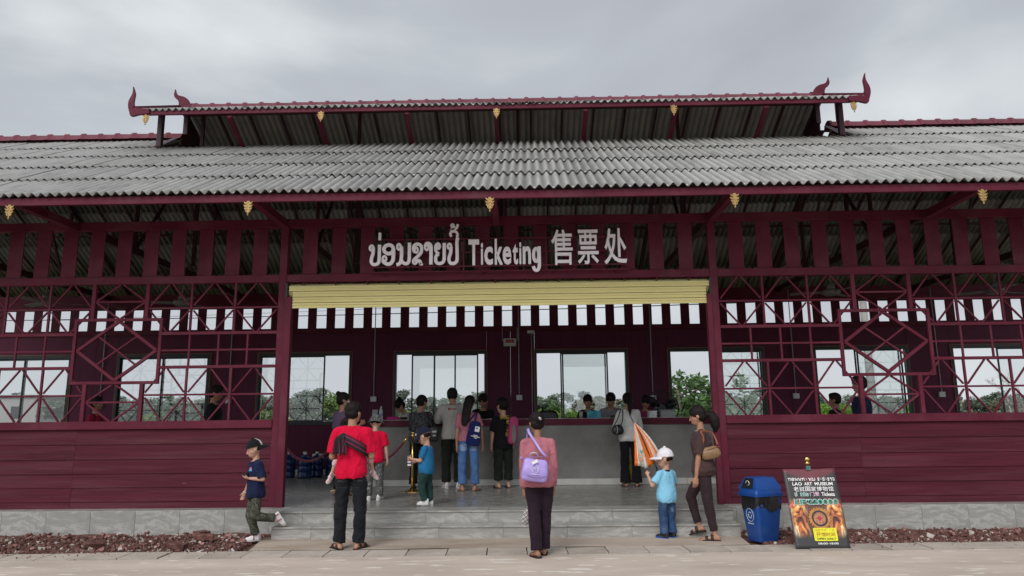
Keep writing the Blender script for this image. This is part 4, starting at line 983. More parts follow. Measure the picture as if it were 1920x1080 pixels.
for o in list(bpy.data.objects):
    if o.name.startswith('cap') and o.parent and abs(o.parent.location.x - 3.32) < 0.01: bpy.data.objects.remove(o)
def rope(a, b, sag, lab):
    r = empty('velvet_rope', lab, 'rope', (a[0], a[1], a[2]), group='red velvet barrier ropes'); A = Vector((0, 0, 0)); B = Vector(b) - Vector(a)
    P = hang(A, B, sag, 18); mb = MB(); mb.tube(P[1:-1], 0.02, 10); mb.obj('cord', M_velvet, r, True)
    for q, w in ((P[0], P[1]), (P[-1], P[-2])): mb = MB(); mb.tube([q, q.lerp(w, 1.1)], [0.012, 0.021], 10); mb.obj('hook', M_brass, r, True)
rope((-1.99, 2.02, 0.3 + 0.87), (-3.1, 2.22, 0.3 + 0.86), 0.40, 'red velvet rope sagging from the brass post behind the man')
rope((-3.2, 2.25, 0.3 + 0.86), (-4.3, 2.58, 0.3 + 0.86), 0.38, 'red velvet rope sagging in front of the blue jugs')

# ------------------------------------------------------------------ litter bin
bn = empty('litter_bin', 'blue plastic swing lid bin with black liner on the rubble by the steps', 'bin', (2.82, -0.98, -0.01), radians(24))
M_bin = pm('blue_plastic', (0.007, 0.052, 0.235), 0.45, 0.12, 3, 0.05, 30, dirt=(0.06, 0.11, 0.26), dirt_amt=0.35, dirt_scale=5)
def frust(mb, z0, a0, b0, z1, a1, b1, r=0.03, mi=0):
    def rr(a, b, z):
        P = []
        for sx, sy, a_ in ((1, 1, 0), (-1, 1, 90), (-1, -1, 180), (1, -1, 270)):
            for k in range(4):
                t = radians(a_ + 30 * k); P.append((sx * (a - r) + r * cos(t), sy * (b - r) + r * sin(t), z))
        return P
    mb.loft([rr(a0, b0, z0), rr(a1, b1, z1)], True, mi)
mb = MB(); frust(mb, 0, 0.145, 0.115, 0.52, 0.195, 0.155); mb.obj('body', M_bin, bn, 40)
mb = MB(); frust(mb, 0.522, 0.215, 0.175, 0.552, 0.218, 0.178, 0.03); frust(mb, 0.5525, 0.205, 0.165, 0.60, 0.195, 0.155)
# hip-shaped lid
rg = []
for a, b, z in ((0.195, 0.155, 0.601), (0.185, 0.14, 0.64), (0.145, 0.085, 0.735), (0.13, 0.07, 0.74)):
    rg.append([(sx * a, sy * b, z) for sx, sy in ((1, 1), (-1, 1), (-1, -1), (1, -1))])
mb.loft(rg); mb.obj('lid', M_bin, bn, 30)
for s in (-1,):
    mb = MB(); mb.add([(-0.1965, -0.10, 0.612), (-0.1965, 0.10, 0.612), (-0.152, 0.07, 0.725), (-0.152, -0.07, 0.725), (-0.200, -0.10, 0.614), (-0.200, 0.10, 0.614), (-0.156, 0.07, 0.728), (-0.156, -0.07, 0.728)], [(3, 2, 1, 0), (4, 5, 6, 7), (0, 1, 5, 4), (1, 2, 6, 5), (2, 3, 7, 6), (3, 0, 4, 7)]); mb.obj('flap', M_black_al, bn)
    mb = MB(); mb.tube([(-0.184, 0.03 * cos(a) - 0.0, 0.672 + 0.026 * sin(a)) for a in np.linspace(0, 5, 14)], 0.004, 6); mb.obj('recycling_mark', M_white, bn)
# the liner folded over the rim
mb = MB(); rings = []; random.seed(3)
N_ = 72
def rim(k, g, z):
    t = 2 * pi * k / N_; c_, s_ = cos(t), sin(t); a, b = 0.19 + g, 0.151 + g
    q = 1 / max(abs(c_) ** 8 + abs(s_) ** 8, 1e-9) ** 0.125
    return Vector((a * c_ * q, b * s_ * q, z))
low = [0.365 + 0.05 * noise.noise((cos(2 * pi * k / N_) * 1.6, sin(2 * pi * k / N_) * 1.6, 0.3)) for k in range(N_)]
for t in (0, 0.2, 0.45, 0.7, 0.9, 1.0):
    rings.append([rim(k, 0.012 + 0.012 * noise.noise((k * 0.35, t * 3.0, 1)) + 0.006 * sin(k * 1.9 + t * 2) * t - 0.012 * t, 0.522 + (low[k] - 0.522) * t) for k in range(N_)])
mb.loft(rings, False); me = mb.mesh('liner', pm('black_liner', (0.012, 0.012, 0.013), 0.28, 0.1, 8, 0.3, 25, 0.6), True)
link('liner', me, bn)
# white recycling emblem on the narrow side
mb = MB()
def on_side(y, z): return (-0.1475 - 0.05 * (z / 0.52) - 0.002, y, z)
mb.tube([on_side(0.062 * cos(a), 0.30 + 0.075 * sin(a)) for a in np.linspace(0, 2 * pi, 28, endpoint=False)], 0.0045, 6, close=True)
for k in range(3):
    a = pi / 2 + k * 2 * pi / 3; P = [on_side(0.028 * cos(a + d), 0.30 + 0.034 * sin(a + d)) for d in np.linspace(-0.75, 0.6, 6)]; mb.tube(P, 0.006, 6)
    mb.tube([P[-1], on_side(0.028 * cos(a + 0.95), 0.30 + 0.034 * sin(a + 0.95))], [0.012, 0.002], 6)
for i in range(7): y = -0.045 + 0.015 * i; mb.tube([on_side(y, 0.195), on_side(y + 0.006, 0.21)], 0.0035, 5)
mb.obj('emblem', pm('print_white', (0.38, 0.43, 0.52), 0.6), bn)

# ------------------------------------------------------------------ poster board leaning on the post
PW, PH = 0.60, 0.885
pb = empty('poster_board', 'leaning museum poster board with ticket price and fiery ring picture', 'poster', (3.268, -1.655, 0.0))
tilt = radians(16.5)
def poster_print(nt, N, L, b):
    tc = N('ShaderNodeTexCoord'); sp = N('ShaderNodeSeparateXYZ'); L(tc.outputs['Object'], sp.inputs[0])
    ab = N('ShaderNodeMath'); ab.operation = 'ABSOLUTE'; L(sp.outputs[0], ab.inputs[0])
    cb = N('ShaderNodeCombineXYZ'); L(ab.outputs[0], cb.inputs[0]); L(sp.outputs[2], cb.inputs[2])
    def nz(scale, det, vec, sx=(1, 1, 1), dist=0.0):
        mp = N('ShaderNodeMapping'); mp.inputs['Scale'].default_value = sx; L(vec, mp.inputs[0])
        n = N('ShaderNodeTexNoise'); n.inputs['Scale'].default_value = scale; n.inputs['Detail'].default_value = det; n.inputs['Distortion'].default_value = dist; L(mp.outputs[0], n.inputs[0]); return n.outputs['Fac']
    def rng(v, a, b2, c=0.0, d_=1.0):
        m = N('ShaderNodeMapRange'); m.inputs[1].default_value = a; m.inputs[2].default_value = b2; m.inputs[3].default_value = c; m.inputs[4].default_value = d_; m.interpolation_type = 'SMOOTHSTEP'; L(v, m.inputs[0]); return m.outputs[0]
    def mul(a, b2):
        m = N('ShaderNodeMath'); m.operation = 'MULTIPLY'; L(a, m.inputs[0]); L(b2, m.inputs[1]); return m.outputs[0]
    # fire colours in the lower half
    fire = N('ShaderNodeValToRGB'); e = fire.color_ramp.elements
    e[0].position = 0.28; e[0].color = (0.02, 0.012, 0.012, 1); e[1].position = 0.66; e[1].color = (1.0, 0.86, 0.6, 1)
    k = e.new(0.38); k.color = (0.10, 0.03, 0.02, 1); k = e.new(0.45); k.color = (0.5, 0.14, 0.05, 1); k = e.new(0.55); k.color = (0.8, 0.36, 0.07, 1)
    L(nz(9.0, 7, cb.outputs[0], (1.6, 1, 0.7), 1.6), fire.inputs[0])
    band = mul(rng(sp.outputs[2], 0.10, 0.22), rng(sp.outputs[2], 0.56, 0.47))
    side = rng(ab.outputs[0], 0.08, 0.16); side2 = rng(ab.outputs[0], 0.305, 0.25)
    m1 = N('ShaderNodeMixRGB'); m1.inputs[1].default_value = (0.035, 0.032, 0.034, 1); L(mul(band, mul(side2, side)), m1.inputs[0]); L(fire.outputs[0], m1.inputs[2])
    # dim warm ground behind the ring
    warm = N('ShaderNodeMixRGB'); warm.inputs[2].default_value = (0.22, 0.07, 0.035, 1); L(m1.outputs[0], warm.inputs[1])
    L(mul(mul(band, rng(ab.outputs[0], 0.16, 0.08)), nz(30, 3, cb.outputs[0])), warm.inputs[0])
    # red curtains fanning out at the top
    cur = N('ShaderNodeMixRGB'); cur.inputs[2].default_value = (0.24, 0.03, 0.05, 1); L(warm.outputs[0], cur.inputs[1])
    sl = N('ShaderNodeMath'); sl.operation = 'MULTIPLY_ADD'; sl.inputs[1].default_value = 2.2; sl.inputs[2].default_value = -1.62 + 0.0; L(sp.outputs[2], sl.inputs[0])
    dd = N('ShaderNodeMath'); dd.operation = 'SUBTRACT'; L(sl.outputs[0], dd.inputs[0]); L(ab.outputs[0], dd.inputs[1])
    L(mul(rng(dd.outputs[0], -0.1, 0.03), nz(14, 4, cb.outputs[0], (1, 1, 0.3))), cur.inputs[0])
    # a thin pink arch of light
    r2 = N('ShaderNodeVectorMath'); r2.operation = 'DISTANCE'; r2.inputs[1].default_value = (0, 0, 0.12); L(cb.outputs[0], r2.inputs[0])
    arc = mul(rng(r2.outputs['Value'], 0.435, 0.445), rng(r2.outputs['Value'], 0.465, 0.452))
    pk = N('ShaderNodeMixRGB'); pk.inputs[2].default_value = (0.6, 0.12, 0.14, 1); L(mul(arc, rng(ab.outputs[0], 0.12, 0.2)), pk.inputs[0]); L(cur.outputs[0], pk.inputs[1])
    L(pk.outputs[0], b.inputs['Base Color']); b.inputs['Roughness'].default_value = 0.42
M_poster = node_mat('poster_print', poster_print)
face = link('board', None, pb); bpy.data.objects.remove(face)
def tiltm(o): o.rotation_euler = (-tilt, 0, 0); return o
def crease(x, z): return 0.006 * noise.noise((x * 5, z * 4, 2)) + (0.012 * max(0, x - 0.24) * 8 * (0.5 + 0.5 * sin(z * 9)) if x > 0.24 else 0)
mb = MB(); nx, nz_ = 16, 22; vs = []
for sgn in (0, 1):
    for j in range(nz_ + 1):
        for i in range(nx + 1):
            x = -PW / 2 + PW * i / nx; z = PH * j / nz_; vs.append((x + 0.008 * noise.noise((0, z * 3, 8)) * (abs(x) > 0.29), crease(x, z) + 0.012 * sgn, z + (0.008 * noise.noise((x * 6, 0, 4)) if j == nz_ else 0)))
w_ = nx + 1; h_ = w_ * (nz_ + 1); fs = []
for j in range(nz_):
    for i in range(nx): a = j * w_ + i; fs.append((a, a + 1, a + w_ + 1, a + w_)); fs.append((h_ + a, h_ + a + w_, h_ + a + w_ + 1, h_ + a + 1))
for i in range(nx): fs.append((i, h_ + i, h_ + i + 1, i + 1)); a = nz_ * w_ + i; fs.append((a, a + 1, h_ + a + 1, h_ + a))
for j in range(nz_): a = j * w_; fs.append((a, a + w_, h_ + a + w_, h_ + a)); a += nx; fs.append((a, h_ + a, h_ + a + w_, a + w_))
mb.add(vs, fs); tiltm(mb.obj('board', M_poster, pb, True))
def pt(s, x0, x1, z0, z1, mat, off=0.01, y=-0.014, name='lettering'):
    o = glyph_text(s, x0, x1, z0, z1, name, mat, pb, 0.002, y, off); return tiltm(o)
PWH = pm('print_paper_white', (0.78, 0.77, 0.76), 0.5); PGR = pm('print_green', (0.015, 0.23, 0.17), 0.5); PYE = pm('print_yellow', (0.72, 0.70, 0.03), 0.5); POR = pm('print_orange', (0.45, 0.15, 0.02), 0.5); PDK = pm('print_black', (0.02, 0.02, 0.02), 0.5); PPK = pm('print_pink', (0.75, 0.5, 0.62), 0.5)
def lao_line(keys, x0, x1, zb, h, mat, y=-0.013, wk=1.0):
    n = len(keys); pitch = (x1 - x0) / n; sc_ = h / 400.0
    for i, k in enumerate(keys):
        ks = LAO[k]; xs = [p[0] for w, s in ks for p in s]; xm = (min(xs) + max(xs)) / 2
        mb = MB()
        for q, (w, s) in enumerate(ks):
            ribbon(mb, [((p[0] - xm) * pitch / 260.0, (p[1] - 850) * sc_) for p in s], w * sc_ * wk, y - 0.0006 * q, y + 0.001 - 0.0006 * q, 1.0, x0 + pitch * (i + 0.5), zb)
        tiltm(mb.obj('lettering', mat, pb))
lao_line(['ho' if False else 'tho', 'o', 'pho', 'pho', 'tho', 'a', 'pho', 'no'], -0.27, 0.045, 0.745, 0.034, PWH, wk=1.25)
lao_line(['lo', 'a', 'po', 'a', 'lo', 'aa', 'wo'], 0.07, 0.27, 0.745, 0.034, PWH, wk=1.25)
for s, x0, x1 in (('LAO', -0.225, -0.115), ('ART', -0.09, 0.0), ('MUSEUM', 0.03, 0.235)): pt(s, x0, x1, 0.69, 0.727, PWH, 0.02)
for i, s in enumerate('老挝国家博物馆'): pt(s, -0.22 + 0.066 * i, -0.22 + 0.066 * i + 0.058, 0.625, 0.678, PWH, 0.004)
lao_line(['po', 'ii', 'kho', 'o', 'bo'], -0.22, -0.06, 0.572, 0.038, PWH, wk=2.3); lao_line(['po', 'ii', 'kho', 'o', 'bo'], -0.22, -0.06, 0.572, 0.038, PGR, -0.0185, 1.0)
for i, s in enumerate('门票'): pt(s, -0.045 + 0.056 * i, 0.005 + 0.056 * i, 0.57, 0.615, PPK, 0.004)
pt('Tickets', 0.085, 0.235, 0.57, 0.612, PWH, 0.02)
xk = -0.235
for s, w_c in (('K', 0.062), ('I', 0.026), ('P', 0.05), (':', 0.022), ('2', 0.052), ('2', 0.052), ('0', 0.058), ('0', 0.058), ('0', 0.058), ('0', 0.058)):
    e_ = 0.0045; pt(s, xk - e_, xk + w_c - 0.006 + e_, 0.478 - e_ + (0.0 if s != ':' else 0.008), 0.535 + e_, PWH, 0.035, -0.0135); pt(s, xk, xk + w_c - 0.006, 0.478 + (0.0 if s != ':' else 0.008), 0.535, PGR, 0.03, -0.017); xk += w_c
# ring picture
MGO = pm('print_gold', (0.42, 0.19, 0.05), 0.5, 0.4, 40); MDR = pm('print_ring_dark', (0.03, 0.025, 0.03), 0.5)
mb = MB(); RC = (0.015, 0.325)
def annulus(mb, r0, r1, y, n=48, teeth=0.0, mi=0):
    vs = []; fs = []
    for k in range(n):
        a = 2 * pi * k / n; ro = r1 * (1 + (teeth if k % 2 else 0))
        vs += [(RC[0] + r0 * cos(a), y, RC[1] + r0 * sin(a)), (RC[0] + ro * cos(a), y, RC[1] + ro * sin(a))]
    for k in range(n): a = 2 * k; b_ = 2 * ((k + 1) % n); fs.append((a, a + 1, b_ + 1, b_))
    mb.add(vs, fs, mi)
annulus(mb, 0.088, 0.112, -0.0125, 48, 0.16); tiltm(mb.obj('printed_ring', MGO, pb))
mb = MB(); annulus(mb, 0.068, 0.088, -0.0132); tiltm(mb.obj('printed_ring', MDR, pb))
mb = MB(); annulus(mb, 0.002, 0.068, -0.0125, 40); tiltm(mb.obj('printed_disc', pm('print_ember', (0.36, 0.16, 0.09), 0.5, 0.6, 60), pb))
mb = MB(); annulus(mb, 0.001, 0.024, -0.0134, 24); tiltm(mb.obj('printed_disc', pm('print_red', (0.35, 0.035, 0.04), 0.5, 0.5, 60), pb))
# yellow opening-times panel
mb = MB(); P = []
for sx_, sz_, a0 in ((1, 1, 0), (-1, 1, 90), (-1, -1, 180), (1, -1, 270)):
    for k in range(4): t = radians(a0 + 30 * k); P.append((0.045 + sx_ * 0.117 + 0.012 * cos(t), 0.152 + sz_ * 0.058 + 0.012 * sin(t)))
mb.prism(P, -0.0136, -0.0126); tiltm(mb.obj('printed_panel', PYE, pb))
lao_line(['no', 'lo', 'aa', 'po', 'ii', 'a', 'po'], -0.06, 0.15, 0.188, 0.022, POR, -0.0150, 0.8)
for i, s in enumerate('开馆时间'): pt(s, -0.055 + 0.053 * i, -0.008 + 0.053 * i, 0.130, 0.173, POR, 0.004, -0.016)
pt('OPEN DAILY', -0.055, 0.152, 0.095, 0.117, PDK, 0.012, -0.016)
pt('08:00-18:00', -0.055, 0.17, 0.045, 0.066, PWH, 0.014)
mb = MB(); mb.box(-0.03, 0.02, -0.012, 0.03, PH - 0.02, PH + 0.03); tiltm(mb.obj('clip', pm('green_clip', (0.05, 0.12, 0.11), 0.5), pb))
# ------------------------------------------------------------------ trees and plants behind the hall
def leaf_mat(name, col, var=0.35, tr=0.25):
    def fn(nt, N, L, b):
        oi = N('ShaderNodeObjectInfo'); tc = N('ShaderNodeTexCoord'); n = N('ShaderNodeTexNoise'); n.inputs['Scale'].default_value = 1.7; n.inputs['Detail'].default_value = 3
        L(tc.outputs['Object'], n.inputs[0]); g = N('ShaderNodeNewGeometry')
        ad = N('ShaderNodeMath'); ad.operation = 'ADD'; L(n.outputs['Fac'], ad.inputs[0]); L(g.outputs['Random Per Island'], ad.inputs[1])
        mr = N('ShaderNodeMapRange'); mr.inputs[1].default_value = 0.4; mr.inputs[2].default_value = 1.6; mr.inputs[3].default_value = 1 - var; mr.inputs[4].default_value = 1 + var; L(ad.outputs[0], mr.inputs[0])
        rr = N('ShaderNodeMapRange'); rr.inputs[3].default_value = 0.85; rr.inputs[4].default_value = 1.18; L(oi.outputs['Random'], rr.inputs[0])
        mm = N('ShaderNodeMath'); mm.operation = 'MULTIPLY'; L(mr.outputs[0], mm.inputs[0]); L(rr.outputs[0], mm.inputs[1])
        vs = N('ShaderNodeVectorMath'); vs.operation = 'SCALE'; vs.inputs[0].default_value = col; L(mm.outputs[0], vs.inputs['Scale'])
        L(vs.outputs[0], b.inputs['Base Color']); b.inputs['Roughness'].default_value = 0.5
        t = N('ShaderNodeBsdfTranslucent'); L(vs.outputs[0], t.inputs[0]); ms = N('ShaderNodeMixShader'); ms.inputs[0].default_value = tr
        o = nt.nodes['Material Output']; L(b.outputs[0], ms.inputs[1]); L(t.outputs[0], ms.inputs[2]); L(ms.outputs[0], o.inputs[0])
    return node_mat(name, fn)
M_bark = pm('bark', (0.13, 0.10, 0.075), 0.9, 0.3, 6, 0.5, 25)
L_far = leaf_mat('far_foliage', (0.13, 0.17, 0.12)); L_mid = leaf_mat('mid_foliage', (0.15, 0.23, 0.065)); L_dark = leaf_mat('dark_foliage', (0.085, 0.165, 0.05))
L_bright = leaf_mat('banana_foliage', (0.20, 0.34, 0.05), 0.3, 0.4); L_brown = leaf_mat('dry_foliage', (0.19, 0.175, 0.11))
def leaves(centres, radii, n, size, rs, aspect=2.0):
    """many small folded leaves scattered through clumps: numpy arrays of verts and quads"""
    c = np.asarray(centres); r = np.asarray(radii); k = rs.choice(len(c), n, p=r ** 2 / (r ** 2).sum())
    d = rs.normal(size=(n, 3)); d /= np.linalg.norm(d, axis=1)[:, None]
    p = c[k] + d * (r[k] * rs.uniform(0.35, 1.0, n) ** 0.6)[:, None] * np.array([1, 1, 0.8])
    a = rs.normal(size=(n, 3)); a[:, 2] *= 0.5; a /= np.linalg.norm(a, axis=1)[:, None]
    b = np.cross(a, rs.normal(size=(n, 3))); b /= np.linalg.norm(b, axis=1)[:, None]
    s = size * rs.uniform(0.6, 1.3, n)[:, None]
    v = np.stack([p, p + a * s * 0.5 + b * s * 0.5 / aspect, p + a * s, p + a * s * 0.5 - b * s * 0.5 / aspect], 1).reshape(-1, 3)
    f = np.arange(n * 4).reshape(n, 4)
    return v, f
def np_mesh(name, v, f, mat):
    me = bpy.data.meshes.new(name); me.vertices.add(len(v)); me.vertices.foreach_set('co', v.ravel().astype(np.float32))
    me.loops.add(f.size); me.loops.foreach_set('vertex_index', f.ravel().astype(np.int32)); me.polygons.add(len(f))
    me.polygons.foreach_set('loop_start', np.arange(0, f.size, f.shape[1], dtype=np.int32)); me.polygons.foreach_set('loop_total', np.full(len(f), f.shape[1], dtype=np.int32))
    me.materials.append(mat); me.update(calc_edges=True); return me
def tree(seed, h, w, nclump, nleaf, lsize, mat, trunk_h=0.4, aspect=2.0, droop=0.0):
    rs = np.random.RandomState(seed); c = []; r = []; mb = MB()
    top = Vector((0.05 * h * rs.normal(), 0.05 * h * rs.normal(), h * 0.8))
    mb.tube([(0, 0, 0), Vector((0.02 * h, 0, h * trunk_h)), top], [0.035 * h, 0.024 * h, 0.008 * h], 8)
    for k in range(nclump):
        t = rs.uniform(trunk_h * 0.8, 1.0); a = rs.uniform(0, 2 * pi); prof = sin(pi * min(1, max(0.08, (t - trunk_h * 0.7) / (1.08 - trunk_h * 0.7)))) ** 0.7
        rad = w / 2 * prof * rs.uniform(0.45, 1.0); p = np.array([rad * cos(a), rad * sin(a), h * t * 0.93]); c.append(p); r.append(h * rs.uniform(0.07, 0.14))
        if k % 2 == 0:
            b0 = Vector((0.02 * h * 0.5, 0, h * min(t * 0.75, 0.75))); mb.tube([b0, b0.lerp(Vector(p), 0.55) + Vector((0, 0, 0.04 * h)), Vector(p)], [0.012 * h, 0.008 * h, 0.003 * h], 5)
    v, f = leaves(c, r, nleaf, lsize, rs, aspect)
    return np_mesh('crown', v, f, mat), mb.mesh('trunk', M_bark, True)
def place_tree(protos, k, x, y, s, label, group, cat='tree', name='tree', rz=None, mat=None):
    e = empty(name, label, cat, (x, y, -0.4), random.uniform(0, 6.28) if rz is None else rz, group)
    cm, tm = protos[k]
    if mat is not None: cm = shared(('crown', k, id(protos), mat.name), lambda: cm.copy()); cm.materials[0] = mat
    for nm, me in (('crown', cm), ('trunk', tm)): o = link(nm, me, e); o.scale = s
    return e
far = [tree(11, 5.2, 4.6, 34, 4200, 0.34, L_far, 0.2), tree(12, 5.6, 3.6, 30, 3800, 0.34, L_far, 0.2), tree(13, 4.8, 5.4, 38, 4600, 0.34, L_far, 0.12), tree(14, 5.6, 2.6, 24, 3000, 0.3, L_far, 0.1)]
random.seed(21)
n_far = 56
for i in range(n_far):
    kx = -0.80 + 1.5 * i / (n_far - 1) + random.uniform(-0.008, 0.008); y = random.uniform(62, 105)
    ztop = 1.45 + (0.0362 - 0.0105 * kx) * (y + 10.1) * random.uniform(0.72, 1.08); ti = random.choice((0, 1, 2, 2, 3))
    s = (ztop + 0.4) / (5.2, 5.6, 4.8, 5.6)[ti]
    place_tree(far, ti, kx * (y + 10.1), y, (s * random.uniform(1.0, 1.5), s * 1.2, s * 1.04), 'hazy green tree in the far tree line behind the hall', 'far tree line')
mid = [tree(31, 2.6, 3.2, 26, 3600, 0.15, L_mid, 0.06), tree(32, 2.4, 2.6, 22, 3000, 0.13, L_mid, 0.05)]
for x, y, s, m, lab in ((-6.9, 18, 1.18, L_mid, 'leafy green bush behind the window left of the counter'), (-9.6, 17, 0.95, L_mid, 'low green bush behind the left post window'), (-17.2, 24, 1.0, L_mid, 'green bush behind the left lattice diamond window'),
                       (-19.5, 21, 1.15, L_far, 'dense grey green bush behind the far left window'), (-23.5, 28, 1.35, L_far, 'tall grey green bush at the far left window edge'), (-4.9, 22, 0.92, L_mid, 'green bush behind the left edge of the four paned window'), (-1.2, 26, 1.0, L_far, 'dull green bush behind the right part of the four paned window'), (0.2, 20, 0.9, L_mid, 'green bush below the window right of the white pipe'),
                       (0.98, 14, 0.88, L_bright, 'bright lime green bush in the window behind the woman with the lavender bag'), (0.35, 15, 0.85, L_bright, 'lime green bush left of the office chair'), (3.3, 24, 1.12, L_brown, 'brownish bush behind the middle clerks'), (8.2, 18, 0.98, L_mid, 'green bush right of the doorway in the lattice window'),
                       (9.9, 14, 0.92, L_bright, 'bright green bush behind the two men at the right lattice'), (27.5, 45, 1.35, L_far, 'rounded hazy bush behind the right diamond window'), (19.3, 24, 1.15, L_brown, 'brownish bush behind the far right window'), (21.5, 23, 1.0, L_brown, 'dry bush under the bare tree'), (16.2, 20, 0.92, L_bright, 'bright bush low in the far right window'), (13.2, 26, 0.95, L_mid, 'green bush between the two right lattice windows')):
    i = 0 if random.random() < 0.5 else 1
    place_tree(mid, i, x, y, (s, s, s), lab, 'bushes close behind the hall', 'bush', 'bush', None, m)
place_tree(far, 2, 1.95, 70, (0.95, 0.95, 0.93), 'tall rounded dark tree in the window right of the white pipe', None, mat=L_dark)
# broad-leaved tree close behind the right window
near = [tree(51, 3.7, 3.3, 30, 2300, 0.21, L_dark, 0.35, 1.8)]
place_tree(near, 0, 5.5, 16.2, (1.0, 1.0, 0.98), 'broad leaved dark green tree close behind the window beside the right post', None, rz=0.6)
place_tree(near, 0, 7.0, 16.6, (0.95, 0.95, 0.97), 'second broad leaved tree behind the right post', None, rz=2.2)
# bare tree
def bare():
    mb = MB(); rs = random.Random(5)
    def grow(p, d, L, r, n):
        q = p + d * L; mb.tube([p, p.lerp(q, 0.5) + Vector((rs.gauss(0, 1), rs.gauss(0, 1), 0)) * L * 0.05, q], [r, r * 0.85, r * 0.7], 5)
        if n == 0: return
        for k in range(rs.choice((2, 3))):
            dd = (d + Vector((rs.gauss(0, 0.5), rs.gauss(0, 0.5), rs.gauss(0.12, 0.3)))).normalized(); grow(q, dd, L * rs.uniform(0.62, 0.85), r * 0.62, n - 1)
    grow(Vector((0, 0, 0)), Vector((0.05, 0, 1)), 1.35, 0.05, 5)
    return mb
bt = empty('bare_tree', 'bare pale branched tree behind the far right window', 'tree', (20.9, 22, -0.4)); bare().obj('trunk', pm('pale_bark', (0.3, 0.27, 0.24), 0.9, 0.2, 6), bt, True)
# banana plants: arching torn leaves on a pale stem
def banana(seed, h):
    rs = random.Random(seed); out = []
    n = 8
    for k in range(n):
        a = 2 * pi * k / n + rs.uniform(-0.3, 0.3); L = h * rs.uniform(0.6, 0.85); up = rs.uniform(0.55, 1.25); mb = MB()
        P = []
        for t in np.linspace(0, 1, 9):
            r = L * t * cos(up) + 0.12 * L * t * t; z = h * 0.42 + L * (sin(up) * t - 0.62 * t * t * (1.25 - up * 0.45))
            P.append(Vector((r * cos(a), r * sin(a), z)))
        side = Vector((-sin(a), cos(a), 0)); V = []; F = []
        for i, p in enumerate(P):
            t = i / 8; w = 0.15 * h * sin(pi * min(1, t * 0.86 + 0.13)) ** 0.7 * (1 if i % 2 else 0.86)
            V += [p + side * w + Vector((0, 0, 0.25 * w)), p, p - side * w + Vector((0, 0, 0.25 * w))]
        for i in range(8): F += [(3 * i, 3 * i + 3, 3 * i + 4, 3 * i + 1), (3 * i + 1, 3 * i + 4, 3 * i + 5, 3 * i + 2)]
        mb.add(V, F); out.append(mb.mesh('leaf', L_bright, True))
    mb = MB(); mb.tube([(0, 0, 0), (0.03, 0, h * 0.25), (0, 0, h * 0.46)], [0.06 * h, 0.05 * h, 0.03 * h], 8)
    return out, mb.mesh('stem', pm('banana_stem', (0.25, 0.28, 0.12), 0.6, 0.2, 8), True)
bp_ = [banana(3, 2.0), banana(8, 2.0)]
for x, y, s, k, lab in ((-5.55, 12.0, 1.12, 0, 'banana plant with drooping leaves right of the left counter window mullion'), (-6.35, 12.6, 0.98, 1, 'lower banana plant in the left counter window'), (-9.0, 13.5, 1.0, 1, 'banana plant behind the left post'), (-12.6, 14, 1.02, 0, 'banana plant in the window right of the left diamond'),
                       (-11.8, 14.6, 0.95, 1, 'second banana plant in the window right of the left diamond'), (4.95, 11.8, 1.13, 1, 'banana plant with upright leaves below the broad leaved tree'), (5.75, 12.2, 1.05, 0, 'banana plant half behind the right post'), (-3.55, 13.2, 0.93, 0, 'banana plant low in the four paned window'), (9.6, 13.2, 0.95, 0, 'banana plant behind the two men at the right lattice')):
    b_ = empty('banana_plant', lab, 'plant', (x, y, -0.4), random.uniform(0, 6), 'banana plants close behind the hall')
    for me in bp_[k][0]: link('leaf', me, b_).scale = (s, s, s)
    link('stem', bp_[k][1], b_).scale = (s, s, s)
fl = empty('flower', 'orange yellow flower below the broad leaved tree', 'flower', (4.88, 11.2, -0.4))
mb = MB(); mb.tube([(0, 0, 0), (0.02, 0, 1.2), (0, -0.03, 2.14)], 0.012, 6); mb.obj('stem', L_bright, fl, True)
for k in range(10):
    a = 2 * pi * k / 10; mb = MB(); mb.add([(0, -0.03, 2.15), (0.045 * cos(a - 0.3), -0.05 + 0.045 * sin(a - 0.3), 2.165), (0.11 * cos(a), -0.05 + 0.11 * sin(a), 2.17), (0.045 * cos(a + 0.3), -0.05 + 0.045 * sin(a + 0.3), 2.165)], [(0, 1, 2, 3)]); mb.obj('petal', pm('yellow_petal', (0.75, 0.45, 0.02), 0.6), fl)
mb = MB(); mb.ell((0, -0.05, 2.17), (0.04, 0.04, 0.02), 10, 6); mb.obj('flower_head', pm('orange_head', (0.45, 0.2, 0.02), 0.8), fl)
# a plain grey building far off on the left
hs = empty('grey_building', 'plain grey flat roofed building beyond the trees on the far left', 'building', (-53.5, 62, -0.4))
mb = MB(); mb.box(-4.5, 4.4, 0, 6, 0, 4.5); mb.obj('wall', pm('grey_wall', (0.3, 0.29, 0.29), 0.8, 0.1, 0.5), hs)
mb = MB(); mb.box(-4.7, 4.6, -0.2, 6.2, 4.5, 4.75); mb.obj('roof', pm('grey_roof', (0.2, 0.2, 0.2), 0.8), hs)
for k in range(3): mb = MB(); mb.box(-3.4 + 2.6 * k, -2.2 + 2.6 * k, -0.03, -0.002, 2.4, 3.6); mb.obj('window', M_black_al, hs)
